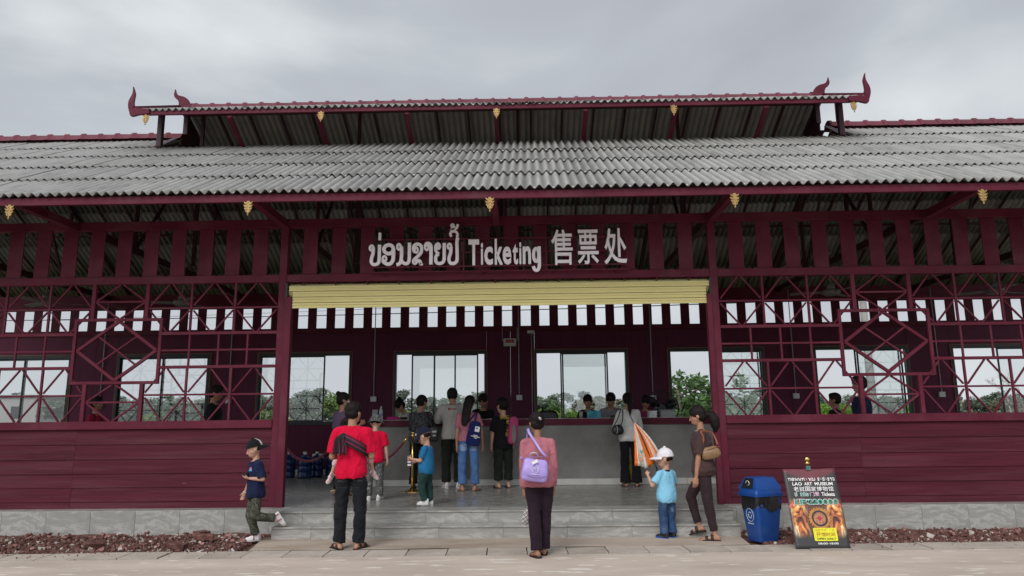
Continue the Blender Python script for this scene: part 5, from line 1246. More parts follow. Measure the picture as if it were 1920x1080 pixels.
# power lines
M_wire = pm('black_wire', (0.015, 0.015, 0.015), 0.6)
for (a, b, sag, r, lab) in (((-40, 27, 7.0), (9, 14.5, 5.35), 0.25, 0.018, 'thick black power line seen through the rear slats'), ((-40, 29, 7.5), (12, 14, 6.2), 0.2, 0.009, 'upper thin power line seen through the rear slats'), ((-40, 30, 7.25), (12, 15, 6.0), 0.3, 0.008, 'lower thin power line seen through the rear slats')):
    mb = MB(); mb.tube(hang(a, b, sag, 24), r, 6); tag(mb.obj('power_line', M_wire, None, True), lab, 'power line', 'power lines behind the hall')
for x, y, h_, lab in ((-40, 28.7, 7.7, 'concrete power pole far left carrying the wires'), (11.5, 14.4, 6.5, 'concrete power pole right behind the hall carrying the wires')):
    pl = empty('power_pole', lab, 'pole', (x, y, -0.4)); mb = MB(); mb.tube([(0, 0, 0), (0, 0, h_ + 0.4)], [0.16, 0.1], 10); mb.obj('pole', M_grey_conc, pl, True); mb = MB(); mb.box(-0.7, 0.7, -0.05, 0.05, h_ - 0.2, h_ - 0.08); mb.obj('crossarm', M_grey_conc, pl)
# ------------------------------------------------------------------ people
def hx(s): return tuple(((int(s[i:i + 2], 16) / 255) ** 2.2) for i in (0, 2, 4))
def cloth(name, col, var=0.16, rough=0.88, bump=0.05, bs=220, **k):
    new = 'cloth_' + name not in MATS; m = pm('cloth_' + name, col, rough, var, 5.0, bump, bs, 0.12, sheen=0.04, **k)
    if new:   # creases in the cloth: ridged folds of a few centimetres
        nt = m.node_tree; N = nt.nodes.new; L = nt.links.new; b = nt.nodes['Principled BSDF']; old = b.inputs['Normal'].links[0].from_node
        tc = N('ShaderNodeTexCoord'); mp = N('ShaderNodeMapping'); mp.inputs['Scale'].default_value = (1.0, 1.0, 0.55); mp.inputs['Rotation'].default_value = (0.3, 0.5, 0.2); L(tc.outputs['Object'], mp.inputs[0])
        n = N('ShaderNodeTexNoise'); n.inputs['Scale'].default_value = 11; n.inputs['Detail'].default_value = 2.5; n.inputs['Distortion'].default_value = 0.8; L(mp.outputs[0], n.inputs[0])
        s1 = N('ShaderNodeMath'); s1.operation = 'SUBTRACT'; s1.inputs[1].default_value = 0.5; L(n.outputs['Fac'], s1.inputs[0]); ab = N('ShaderNodeMath'); ab.operation = 'ABSOLUTE'; L(s1.outputs[0], ab.inputs[0])
        bp = N('ShaderNodeBump'); bp.inputs['Strength'].default_value = 0.65; bp.inputs['Distance'].default_value = 0.06; bp.invert = True; L(ab.outputs[0], bp.inputs['Height']); L(bp.outputs[0], old.inputs['Normal'])
    return m
def skin_mat(name, col):
    def fn(nt, N, L, b):
        tc = N('ShaderNodeTexCoord'); n = N('ShaderNodeTexNoise'); n.inputs['Scale'].default_value = 14; n.inputs['Detail'].default_value = 4; L(tc.outputs['Object'], n.inputs[0])
        mx = N('ShaderNodeMixRGB'); mx.inputs[1].default_value = (*[c * 0.86 for c in col], 1); mx.inputs[2].default_value = (min(col[0] * 1.16, 1), col[1] * 1.08, col[2] * 1.08, 1); L(n.outputs['Fac'], mx.inputs[0])
        L(mx.outputs[0], b.inputs['Base Color']); b.inputs['Roughness'].default_value = 0.5; b.inputs['Specular IOR Level'].default_value = 0.35
        b.inputs['Subsurface Weight'].default_value = 0.12; b.inputs['Subsurface Radius'].default_value = (0.012, 0.005, 0.003); b.inputs['Subsurface Scale'].default_value = 0.6
    return node_mat('skin_' + name, fn)
SK = skin_mat('tan', (0.36, 0.195, 0.125)); SKL = skin_mat('light', (0.46, 0.275, 0.195)); SKD = skin_mat('brown', (0.27, 0.14, 0.085))
def hair_fn(nt, N, L, b):
    tc = N('ShaderNodeTexCoord'); mp = N('ShaderNodeMapping'); mp.inputs['Scale'].default_value = (60, 60, 7); L(tc.outputs['Object'], mp.inputs[0])
    n = N('ShaderNodeTexNoise'); n.inputs['Scale'].default_value = 2.5; n.inputs['Detail'].default_value = 3; L(mp.outputs[0], n.inputs[0])
    cr = N('ShaderNodeValToRGB'); cr.color_ramp.elements[0].color = (0.006, 0.005, 0.005, 1); cr.color_ramp.elements[1].color = (0.020, 0.015, 0.013, 1); L(n.outputs['Fac'], cr.inputs[0])
    L(cr.outputs[0], b.inputs['Base Color']); b.inputs['Roughness'].default_value = 0.55; b.inputs['Specular IOR Level'].default_value = 0.12
    bp = N('ShaderNodeBump'); bp.inputs['Strength'].default_value = 0.6; bp.inputs['Distance'].default_value = 0.01; L(n.outputs['Fac'], bp.inputs['Height']); L(bp.outputs[0], b.inputs['Normal'])
M_hair = node_mat('black_hair', hair_fn)
M_eye = pm('eye_dark', (0.012, 0.008, 0.006), 0.15); M_eyew = pm('eye_white', (0.6, 0.58, 0.55), 0.3); M_lip = pm('lips', (0.30, 0.11, 0.09), 0.5); M_brow = pm('brow', (0.012, 0.009, 0.008), 0.8)

def fuse(mb, voxel, mat, name, smooth=2, wr=0.0, wf=14.0, wst=(1, 1, 1), seed=0.0):
    """merge overlapping closed shapes into one continuous skin, then press folds into it"""
    me = mb.mesh('tmp', mat); o = bpy.data.objects.new('tmp', me); COL.objects.link(o)
    m = o.modifiers.new('r', 'REMESH'); m.mode = 'VOXEL'; m.voxel_size = voxel
    if smooth: s = o.modifiers.new('s', 'SMOOTH'); s.factor = 0.5; s.iterations = smooth
    out = bpy.data.meshes.new_from_object(o.evaluated_get(bpy.context.evaluated_depsgraph_get()))
    bpy.data.objects.remove(o); bpy.data.meshes.remove(me); out.name = name
    if wr:
        n = len(out.vertices); co = np.empty(n * 3); no = np.empty(n * 3); out.vertices.foreach_get('co', co); out.vertices.foreach_get('normal', no)
        co = co.reshape(-1, 3); no = no.reshape(-1, 3); q = co * np.array(wst) * wf + seed
        dv = np.array([1 - 2 * abs(noise.noise(p)) + 0.5 * noise.noise(p * 2.3) for p in map(Vector, q)])
        co = co + no * (wr * (dv - 0.6))[:, None]; out.vertices.foreach_set('co', co.ravel())
    out.materials.clear(); out.materials.append(mat); out.shade_smooth(); out.update(); return out

def V3(p): return Vector(p)
PROP = {  # head ratio, hip, shoulder half width, limb girth, trunk profile (u, half width, half depth) in body heights
 'm': (6.7, 0.515, 0.104, 0.96, [(-0.15, .080, .058), (0, .098, .068), (.17, .094, .064), (.37, .086, .058), (.56, .092, .064), (.76, .102, .070), (.92, .098, .062), (1.02, .076, .050), (1.13, .042, .042)]),
 'f': (6.6, 0.510, 0.093, 0.84, [(-0.15, .082, .060), (0, .106, .074), (.17, .098, .068), (.40, .076, .054), (.56, .082, .062), (.74, .090, .072), (.92, .086, .058), (1.02, .066, .046), (1.14, .037, .038)]),
 'k': (5.6, 0.475, 0.098, 0.88, [(-0.15, .080, .058), (0, .094, .066), (.17, .090, .064), (.40, .084, .062), (.56, .088, .064), (.76, .094, .066), (.92, .092, .060), (1.02, .076, .050), (1.12, .044, .042)]),
 't': (4.5, 0.435, 0.100, 0.92, [(-0.15, .084, .064), (0, .102, .076), (.17, .104, .084), (.40, .102, .084), (.56, .100, .078), (.76, .100, .072), (.92, .096, .064), (1.02, .082, .054), (1.12, .048, .046)])}

def person(label, kind, H, pos, yaw, lean=(0, 0), head=(0, 0, 0), armL=None, armR=None, legL=None, legR=None, skin=None, voxel=0.009, top=None, bottom=None, feet=None, hair='short', cap=None, group=None, curl=0.5, ground=True, fvox=0.012, palmL=None, palmR=None, face=True, seed=0):
    skin = skin or SK; hr, hip, sw, g, prof = PROP[kind]; hh = H / hr; hipz = hip * H; shz = H - hh * {'m': 1.40, 'f': 1.45, 'k': 1.34, 't': 1.27}[kind]; TL = shz - hipz; sw *= H
    e = empty('person', label, 'person', pos, radians(yaw), group)
    T = Matrix.Translation((0, 0, hipz)) @ Matrix.Rotation(radians(-lean[0]), 4, 'X') @ Matrix.Rotation(radians(lean[1]), 4, 'Y') @ Matrix.Translation((0, 0, -hipz))
    def t(p): return T @ Vector(p)
    J = {}
    for s, k in ((-1, 'L'), (1, 'R')):
        arm = {'L': armL, 'R': armR}[k] or ((0.10 * s, 0.02, -1), (0.03 * s, 0.12, -1)); leg = {'L': legL, 'R': legR}[k] or ((0.03 * s, 0.0, -1), (0.0, -0.02, -1), (0.18 * s, 1, 0))
        sh_ = t((s * sw, -0.01 * H, shz)); J['sh' + k] = sh_; ul, fl = (0.172 * H, 0.150 * H) if kind in 'mf' else (0.160 * H, 0.138 * H)
        J['el' + k] = sh_ + Vector(arm[0]).normalized() * ul; J['wr' + k] = J['el' + k] + Vector(arm[1]).normalized() * fl
        J['hd' + k] = Vector(arm[2]).normalized() if len(arm) > 2 else Vector(arm[1]).normalized()
        hp = Vector((s * 0.054 * H, 0, hipz)); J['hp' + k] = hp; th = (hipz - 0.042 * H) * 0.505; sn = (hipz - 0.042 * H) * 0.495
        J['kn' + k] = hp + Vector(leg[0]).normalized() * th; J['an' + k] = J['kn' + k] + Vector(leg[1]).normalized() * sn
        J['fd' + k] = Vector(leg[2]).normalized(); J['sd' + k] = Vector(leg[1]).normalized()
    # the lowest sole stands on the ground
    def upv(k):
        f = J['fd' + k]; u = -J['sd' + k]; u = u - f * u.dot(f); return u.normalized() if abs(f.z) > 0.25 else (Vector((0, 0, 1)) - f * f.z).normalized()
    AH = 0.042 * H
    if ground:
        dz = -min((J['an' + k] - upv(k) * AH).z for k in 'LR')
        for k in list(J):
            if k[:2] in ('sh', 'el', 'wr', 'hp', 'kn', 'an'): J[k] = J[k] + Vector((0, 0, dz))
        T = Matrix.Translation((0, 0, dz)) @ T
    def ring(c, a, b, R=None, n=20, p=2.35):
        out = []
        for i in range(n):
            q = 2 * pi * i / n; cx_, sy_ = cos(q), sin(q); k_ = 1 / (abs(cx_) ** p + abs(sy_) ** p) ** (1 / p); out.append(T @ Vector((c[0] + a * cx_ * k_, c[1] + b * sy_ * k_, c[2])))
        return out
    def trunk(mb, lo, hi, ease, flare=0.0):
        us = [q for q in prof if lo <= q[0] <= hi]
        def at(u):
            for q, r in zip(prof[:-1], prof[1:]):
                if q[0] <= u <= r[0]: w = (u - q[0]) / (r[0] - q[0]); return (u, q[1] + w * (r[1] - q[1]), q[2] + w * (r[2] - q[2]))
            return prof[0] if u < prof[0][0] else prof[-1]
        L_ = [at(lo)] + [q for q in us if lo + 0.02 < q[0] < hi - 0.02] + [at(hi)]
        mb.loft([ring((0, 0.0, hipz + u * TL), a * H + ease + flare * max(0, (0.35 - u)), b * H + ease + flare * max(0, 0.35 - u)) for u, a, b in L_])
    G = H * g
    # ---- body
    B = MB(); trunk(B, -0.15, 1.12, 0)
    nb = T @ Vector((0, -0.008 * H, hipz + 1.02 * TL))
    piv = T @ Vector((0, -0.03 * hh, H - hh * 0.98))
    Hm = Matrix.Translation(piv) @ (T.to_3x3().to_4x4()) @ Matrix.Rotation(radians(head[0]), 4, 'Z') @ Matrix.Rotation(radians(-head[1]), 4, 'X') @ Matrix.Rotation(radians(head[2]), 4, 'Y') @ Matrix.Translation((0, 0.03 * hh, -0.02 * hh))
    def h(x, y, z): return Hm @ Vector((x * hh, y * hh, z * hh))
    HR = Hm.to_3x3(); fatc = 1.1 if kind == 't' else 1.04 if kind == 'k' else 1.0
    def hell(c, r, mb, seg=18, rings=14): mb.ell(h(*c), (r[0] * hh, r[1] * hh, r[2] * hh), seg, rings, 0, HR)
    nr = (0.205 if kind == 'm' else 0.17 if kind == 'f' else 0.175) * hh
    B.cap(nb, nr * 1.15, h(0, -0.08, 0.28), nr * 0.95, 14)
    hell((0, -0.055, 0.60), (0.345 * fatc, 0.405, 0.40), B); hell((0, 0.09, 0.27), (0.235 * fatc, 0.245, 0.27), B); hell((0, 0.04, 0.38), (0.30 * fatc, 0.30, 0.26), B)
    B.cap(h(0, 0.335, 0.49), 0.028 * hh, h(0, 0.385, 0.335), 0.05 * hh, 8); B.cap(h(-0.05, 0.33, 0.325), 0.035 * hh, h(0.05, 0.33, 0.325), 0.035 * hh, 8)
    B.cap(h(-0.09, 0.285, 0.19), 0.045 * hh, h(0.09, 0.285, 0.19), 0.045 * hh, 8)
    for s in (-1, 1): B.ell(h(s * 0.345 * fatc, -0.06, 0.44), (0.035 * hh, 0.075 * hh, 0.115 * hh), 10, 8, 0, HR)
    rmin = 0.0062 if voxel < 0.007 else 0.0078
    for s, k in ((-1, 'L'), (1, 'R')):
        B.cap(T @ Vector((s * 0.04 * H, -0.012 * H, hipz + 1.06 * TL)), 0.026 * G, J['sh' + k], 0.034 * G, 12)
        B.cap(J['sh' + k], 0.0335 * G, J['el' + k], 0.0245 * G, 12)
        mid = J['el' + k].lerp(J['wr' + k], 0.3); B.cap(J['el' + k], 0.0245 * G, mid, 0.025 * G, 12); B.cap(mid, 0.025 * G, J['wr' + k], 0.0158 * G, 12)
        # hand
        d = J['hd' + k]; pal = {'L': palmL, 'R': palmR}[k]; n_ = Vector(pal) if pal else Vector((-s, 0.25, 0)); n_ = (n_ - d * n_.dot(d)).normalized(); l_ = d.cross(n_) * s   # l_ points to the thumb side
        hl = (0.104 if kind in 'mf' else 0.100) * H; w0 = J['wr' + k]; pc = w0 + d * hl * 0.28
        B.loft([[w0 + d * (hl * q) + l_ * (wd * hl * cos(a)) + n_ * (tk * hl * sin(a)) for a in np.linspace(0, 2 * pi, 12, endpoint=False)] for q, wd, tk in ((-0.02, .14, .11), (.12, .19, .12), (.30, .225, .115), (.46, .225, .095), (.52, .20, .075))])
        J['palm' + k] = pc + n_ * hl * 0.13; J['grip' + k] = w0 + d * hl * 0.55 + n_ * hl * 0.22; J['nrm' + k] = n_; J['lat' + k] = l_
        for fi, (off, ln) in enumerate(((0.155, 0.40), (0.053, 0.46), (-0.053, 0.43), (-0.155, 0.33))):
            r_ = max(0.045 * hl, rmin); b0 = w0 + d * hl * 0.47 + l_ * off * hl; c1 = curl * (0.9 + 0.12 * fi); a1 = c1 * 0.8; a2 = c1 * 1.9; a3 = c1 * 2.7
            p1 = b0 + (d * cos(a1) + n_ * sin(a1)) * ln * hl * 0.45; p2 = p1 + (d * cos(a2) + n_ * sin(a2)) * ln * hl * 0.33; p3 = p2 + (d * cos(a3) + n_ * sin(a3)) * ln * hl * 0.22
            B.cap(b0, r_ * 1.05, p1, r_, 8); B.cap(p1, r_, p2, r_ * 0.92, 8); B.cap(p2, r_ * 0.92, p3, r_ * 0.8, 8)
        tb_ = w0 + d * hl * 0.10 + l_ * hl * 0.14; tm = tb_ + (d * 0.65 + l_ * 0.6 + n_ * 0.35).normalized() * hl * 0.24; te = tm + (d * 0.9 + l_ * 0.1 + n_ * 0.45).normalized() * hl * 0.2
        B.cap(tb_, max(.075 * hl, rmin), tm, max(.055 * hl, rmin), 8); B.cap(tm, max(.055 * hl, rmin), te, max(.045 * hl, rmin * 0.9), 8)
        # leg and foot
        B.cap(J['hp' + k] + Vector((0, 0, 0.01 * H)), 0.052 * G, J['kn' + k], 0.036 * G, 14)
        cf_ = J['kn' + k].lerp(J['an' + k], 0.3) + Vector((0, -0.008 * H, 0)); B.cap(J['kn' + k], 0.035 * G, cf_, 0.034 * G, 12); B.cap(cf_, 0.034 * G, J['an' + k], 0.021 * G, 12)
        f = J['fd' + k]; u = upv(k); w = f.cross(u); a_ = J['an' + k]; sole = a_ - u * AH; J['sole' + k] = sole; J['up' + k] = u; J['wd' + k] = w
        B.cap(a_, 0.022 * G, sole + u * 0.020 * H - f * 0.022 * H, 0.018 * H, 10)
        B.loft([[sole + f * (q * H) + w * (wd * H * cos(a)) + u * (max(0.001, zc * H + tk * H * sin(a))) for a in np.linspace(0, 2 * pi, 14, endpoint=False)] for q, wd, zc, tk in ((-.038, .012, .014, .012), (-.025, .0185, .020, .019), (.02, .0195, .022, .021), (.06, .026, .015, .0145), (.085, .027, .0105, .010), (.098, .022, .008, .0075))])
        for ti in range(5):
            o_ = (-0.019 + 0.0095 * ti) * H * (s); ln = (0.020, 0.018, 0.016, 0.014, 0.011)[ti if s * 1 < 0 else ti] * H; r_ = max((0.0072, .0056, .0053, .005, .0048)[ti] * H, rmin * 0.85)
            B.cap(sole + f * 0.092 * H - w * o_ * -1 + u * r_, r_, sole + f * (0.096 * H + ln) - w * o_ * -1 + u * r_ * 0.9, r_ * 0.9, 7)
    link('body', fuse(B, voxel, skin, 'body', 2), e)
    # ---- face
    if face:
        for s in (-1, 1):
            m = MB(); m.ell(h(s * 0.135 * fatc, 0.316, 0.485), (0.050 * hh, 0.018 * hh, 0.017 * hh), 10, 6, 0, HR); m.obj('eye', M_eyew, e, True)
            ey = e.children[-1]; m = MB(); m.ell(h(s * 0.13 * fatc, 0.334, 0.483), (0.024 * hh, 0.012 * hh, 0.019 * hh), 8, 6, 0, HR); o = m.obj('iris', M_eye, None, True); o.parent = [c for c in e.children if c.name.startswith('eye')][-1]
            m = MB(); m.tube([h(s * 0.065, 0.346, 0.592), h(s * 0.15, 0.326, 0.607), h(s * 0.225, 0.268, 0.585)], [0.008 * hh, 0.011 * hh, 0.005 * hh], 6); m.obj('eyebrow', M_brow, e, True)
        m = MB(); m.tube([h(-0.095, 0.305, 0.195), h(-0.04, 0.332, 0.20), h(0.04, 0.332, 0.20), h(0.095, 0.305, 0.195)], [0.008 * hh, 0.02 * hh, 0.02 * hh, 0.008 * hh], 6); m.tube([h(-0.07, 0.312, 0.17), h(0, 0.332, 0.162), h(0.07, 0.312, 0.17)], [0.008 * hh, 0.022 * hh, 0.008 * hh], 6); m.obj('mouth', M_lip, e, True)
    # ---- top garment
    if top:
        es = top.get('ease', 0.016); Q = MB(); trunk(Q, top.get('hem', -0.12), 1.085, es, top.get('flare', 0.02))
        sl = top.get('sleeve', 0.8); se = top.get('sease', 0.012)
        for s, k in ((-1, 'L'), (1, 'R')):
            Q.cap(T @ Vector((s * 0.040 * H, -0.012 * H, hipz + 1.055 * TL)), 0.026 * G + 0.010, J['sh' + k], 0.034 * G + 0.009, 12)
            if sl <= 1: q = J['sh' + k].lerp(J['el' + k], sl); Q.tube([J['sh' + k], J['sh' + k].lerp(q, 0.5), q], [0.034 * G + se * 0.75, 0.033 * G + se, 0.030 * G + se * 1.3], 14)
            else:
                q = J['el' + k].lerp(J['wr' + k], sl - 1); Q.cap(J['sh' + k], 0.034 * G + se * 0.7, J['el' + k], 0.027 * G + se, 14); Q.cap(J['el' + k], 0.027 * G + se, J['el' + k].lerp(q, 0.9), 0.021 * G + se, 14); Q.tube([J['el' + k].lerp(q, 0.5), q], [0.023 * G + se, 0.020 * G + se * 1.1], 14)
        link('shirt' if top.get('name') is None else top['name'], fuse(Q, fvox, top['mat'], 'shirt', 2, top.get('wr', 0.009), top.get('wf', 7), (1.2, 1.2, 0.5), seed + 3.1), e)
        if top.get('collar'):
            m = MB(); R0 = nr * 1.25; cc = T @ Vector((0, -0.004 * H, hipz + 1.06 * TL)); zz = (T.to_3x3() @ Vector((0, -0.12, 1))).normalized(); rg = []
            for q, r_ in ((-0.012 * H, R0 * 1.22), (0.016 * H, R0 * 1.10), (0.026 * H, R0 * 1.02), (0.02 * H, R0 * 0.95), (-0.012 * H, R0 * 1.0)):
                rg.append([cc + zz * q + T.to_3x3() @ Vector((r_ * cos(a), r_ * 0.98 * sin(a), -0.25 * r_ * max(0, sin(a)))) for a in np.linspace(0, 2 * pi, 24, endpoint=False)])
            m.loft(rg + [rg[0]], False); link('collar', m.mesh('collar', top['collar'], True), e)
    # ---- trousers
    if bottom:
        es = bottom.get('ease', 0.012); Q = MB(); trunk(Q, -0.16, bottom.get('waist', 0.12), min(es, 0.008))
        ln = bottom.get('len', 0.95); fl_ = bottom.get('flare', 0.0)
        for s, k in ((-1, 'L'), (1, 'R')):
            q = J['kn' + k].lerp(J['an' + k], ln); Q.tube([J['hp' + k] + Vector((-s * 0.008 * H, 0, 0.01 * H)), J['hp' + k].lerp(J['kn' + k], 0.25), J['kn' + k]], [0.046 * G + es * 0.5, 0.049 * G + es, 0.037 * G + es + fl_ * 0.4], 16)
            Q.cap(J['kn' + k], 0.038 * G + es + fl_ * 0.4, J['kn' + k].lerp(q, 0.5), 0.034 * G + es + fl_ * 0.7, 16); Q.tube([J['kn' + k].lerp(q, 0.35), q], [0.034 * G + es + fl_ * 0.6, bottom.get('cuff', 0.026) * G + es + fl_], 16)
        link('trousers', fuse(Q, fvox, bottom['mat'], 'trousers', 2, bottom.get('wr', 0.008), bottom.get('wf', 8), (0.9, 0.9, 0.9), seed + 7.7), e)
    # ---- shoes
    if feet:
        for s, k in ((-1, 'L'), (1, 'R')):
            f, u, w, so = J['fd' + k], J['up' + k], J['wd' + k], J['sole' + k]
            def sl_(mb, z0, z1, sc_, prof_=((-.045, .010), (-.036, .0205), (0, .0235), (.045, .0265), (.075, .030), (.10, .0265), (.114, .015), (.118, .006))):
                mb.loft([[so + f * (q * H) + w * (wd * H * sc_ * sx) + u * z for sx, z in ((-1, z0), (1, z0), (1, z1), (-1, z1))] for q, wd in prof_])
            if feet['kind'] == 'shoe':
                m = MB(); rg = []
                for q, wd, ht in ((-.044, .012, .056), (-.038, .0215, .070), (-.01, .0235, .074), (.018, .023, .066), (.042, .0245, .047), (.072, .028, .035), (.096, .026, .029), (.112, .014, .019)):
                    rg.append([so + f * (q * H) + w * (wd * 1.1 * H * cos(a) * (1 if sin(a) < 0.3 else 0.88)) + u * (0.012 + max(0, sin(a)) * ht * H + (0 if sin(a) > 0 else -0.004)) for a in np.linspace(0, 2 * pi, 16, endpoint=False)])
                m.loft(rg); sh = m.obj('shoe', feet['mat'], e, True); m = MB(); sl_(m, 0.001, 0.02, 1.0); m.obj('sole', feet.get('sole', M_white), sh, 40)
                if feet.get('band'):
                    for (q0, q1, zz) in ((-.03, -.03, .045), (.03, .03, .042)): m = MB(); m.tube([so + f * (q0 * H) + w * (0.0235 * H * cos(a)) + u * (0.015 + zz * H * max(0, sin(a)) * 1.06) for a in np.linspace(0, pi, 12)], 0.0, 6, 0, (0.005, 0.014), f); m.obj('strap', feet['band'], sh, True)
            elif feet['kind'] == 'sandal':
                m = MB(); sl_(m, -0.014, 0.0035, 1.04); sh = m.obj('sandal', feet['mat'], e, 40)
                for q in feet.get('straps', (0.05,)):
                    wd = 0.0275 if q > 0.03 else 0.0235; zc = 0.031 if q > 0.03 else 0.045
                    m = MB(); m.tube([so + f * ((q - 0.004 * 0) * H) + w * (wd * H * cos(a)) + u * (0.002 + zc * H * max(0, sin(a)) ** 0.8) for a in np.linspace(0, pi, 14)], 0.0, 6, 0, (0.003, feet.get('sw', 0.016)), u); m.obj('strap', feet['mat'], sh, True)
    # ---- hair
    if hair:
        Q = MB(); st_ = 0.0
        if hair in ('short', 'kid'): hell((0, -0.085, 0.655), (0.380 * fatc, 0.435, 0.40), Q); hell((0, -0.145, 0.46), (0.350 * fatc, 0.345, 0.30), Q); hell((0, 0.10, 0.86), (0.26, 0.26, 0.17), Q)
        else: hell((0, -0.085, 0.645), (0.385 * fatc, 0.438, 0.405), Q); hell((0, -0.175, 0.44), (0.35, 0.325, 0.30), Q)
        if hair == 'bun': hell((0, -0.52, 0.56), (0.17, 0.15, 0.17), Q)
        if hair == 'topbun': hell((0, -0.42, 0.92), (0.17, 0.16, 0.16), Q)
        if hair == 'long': Q.loft([[h(0.34 * wd * cos(a), -0.36 + 0.14 * sin(a) + yo, z) for a in np.linspace(0, 2 * pi, 16, endpoint=False)] for z, wd, yo in ((0.75, .8, .1), (0.4, 1.05, .02), (0.0, 1.02, -.0), (-0.5, .98, .03), (-1.0, .85, .05), (-1.25, .45, .05))])
        if hair == 'pony':
            hell((0, -0.47, 0.58), (0.11, 0.10, 0.11), Q); Q.tube([h(0, -0.5, 0.6), h(0.0, -0.64, 0.45), h(0.02, -0.66, 0.1), h(0.03, -0.58, -0.45), h(0.02, -0.52, -0.85)], [0.09 * hh, 0.14 * hh, 0.17 * hh, 0.14 * hh, 0.04 * hh], 14)
        if hair == 'bushpony':
            hell((0, -0.47, 0.52), (0.12, 0.11, 0.12), Q); Q.tube([h(0, -0.48, 0.55), h(0.0, -0.70, 0.42), h(0.0, -0.80, 0.15), h(0.0, -0.78, -0.2), h(0, -0.7, -0.5)], [0.1 * hh, 0.22 * hh, 0.27 * hh, 0.22 * hh, 0.06 * hh], 14)
        if cap is None: link('hair', fuse(Q, 0.010 if voxel < 0.007 else 0.013, M_hair, 'hair', 1, 0.006 if hair in ('short', 'kid') else 0.004, 30, (1, 1, 0.5), seed), e)
        else:
            Q = MB(); hell((0, -0.115, 0.52), (0.345 * fatc, 0.345, 0.25), Q); link('hair', fuse(Q, 0.012, M_hair, 'hair', 1, 0.004, 30), e)
            if hair == 'bun': pass
    if cap:
        by = radians(cap.get('turn', 0)); Rz = Matrix.Rotation(by, 3, 'Z')
        def c_(x, y, z): p = Rz @ Vector((x, y + 0.06, 0)); return h(p.x, p.y - 0.06, z)
        m = MB(); rg = []
        for a in np.linspace(0, pi / 2 - 0.08, 8): rg.append([c_(0.395 * fatc * cos(a) * cos(b_), 0.455 * cos(a) * sin(b_) - 0.06, 0.60 + 0.46 * sin(a)) for b_ in np.linspace(0, 2 * pi, 28, endpoint=False)])
        m.loft([[c_(0.37 * fatc * cos(b_), 0.43 * sin(b_) - 0.06, 0.60) for b_ in np.linspace(0, 2 * pi, 28, endpoint=False)]] + rg)
        cp = m.obj('cap', cap['mat'], e, 50)
        if cap.get('back'):
            m = MB(); rg = []
            for a in np.linspace(0.02, pi / 2 - 0.15, 7): rg.append([c_(0.402 * fatc * cos(a) * cos(b_), 0.463 * cos(a) * sin(b_) - 0.06, 0.602 + 0.467 * sin(a)) for b_ in np.linspace(radians(48), radians(132), 14)])
            V = [p for r_ in rg for p in r_]; F = [(i * 14 + j, i * 14 + j + 1, i * 14 + 15 + j, i * 14 + 14 + j) for i in range(6) for j in range(13)]; m.add(V, F); m.obj('cap_panel', cap['back'], cp, True)
        if cap.get('kind') == 'bucket':
            m = MB(); R1 = [c_(0.40 * cos(b_), 0.46 * sin(b_) - 0.06, 0.62) for b_ in np.linspace(0, 2 * pi, 28, endpoint=False)]; R2 = [c_(0.55 * cos(b_), 0.62 * sin(b_) - 0.06, 0.42) for b_ in np.linspace(0, 2 * pi, 28, endpoint=False)]; R3 = [p + Vector((0, 0, -0.006)) for p in R2]; m.loft([R1, R2, R3, [p + Vector((0, 0, -0.008)) for p in R1]], False); m.obj('brim', cap['mat'], cp, True)
        else:
            m = MB(); V = []; nx = 12; dp = cap.get('drop', 0.10)
            for lay in (0, -0.016):
                for i in range(nx + 1):
                    a = radians(18) + radians(144) * i / nx
                    for q in (0, 0.5, 1):
                        V.append(c_(0.39 * fatc * cos(a) * (1 + 0.02 * q), 0.45 * sin(a) - 0.06 + 0.40 * q * sin(a) ** 1.3, 0.605 - dp * q * (1 + 0.3 * abs(cos(a))) + lay + 0.03 * sin(pi * q)))
            F = []; o_ = 3 * (nx + 1)
            for i in range(nx):
                for q in (0, 1): a = 3 * i + q; F += [(a, a + 1, a + 4, a + 3), (o_ + a, o_ + a + 3, o_ + a + 4, o_ + a + 1)]
                a = 3 * i + 2; F.append((a, o_ + a, o_ + a + 3, a + 3))
            m.add(V, F); m.obj('brim', cap.get('brim', cap['mat']), cp, True)
            m = MB(); m.ell(c_(0, -0.06, 1.055), 0.02, 8, 6); m.obj('button', cap['mat'], cp, True)
    W = Matrix.Translation(Vector(pos)) @ Matrix.Rotation(radians(yaw), 4, 'Z')
    J['W'] = W; J['e'] = e; J['h'] = h; J['HR'] = HR; J['T'] = T; J['hh'] = hh; J['tp'] = lambda u, x, y: T @ Vector((x * H, y * H, hipz + u * TL))
    return J
C_red = cloth('red_polo', (0.55, 0.004, 0.035), 0.06); C_jean_blk = cloth('black_jeans', (0.012, 0.013, 0.016), 0.25, stretch=(1, 1, 1)); C_navy = cloth('navy', (0.010, 0.014, 0.045), 0.1)
def camo(name, cols):
    def fn(nt, N, L, b):
        tc = N('ShaderNodeTexCoord'); n = N('ShaderNodeTexNoise'); n.inputs['Scale'].default_value = 16; n.inputs['Detail'].default_value = 3; n.inputs['Distortion'].default_value = 1.5; L(tc.outputs['Object'], n.inputs[0])
        cr = N('ShaderNodeValToRGB'); cr.color_ramp.interpolation = 'CONSTANT'; e = cr.color_ramp.elements; e[0].position = 0; e[0].color = (*cols[0], 1); e[1].position = 0.58; e[1].color = (*cols[3], 1)
        k = e.new(0.44); k.color = (*cols[1], 1); k = e.new(0.51); k.color = (*cols[2], 1); L(n.outputs['Fac'], cr.inputs[0]); L(cr.outputs[0], b.inputs['Base Color']); b.inputs['Roughness'].default_value = 0.85
    return node_mat('camo_' + name, fn)
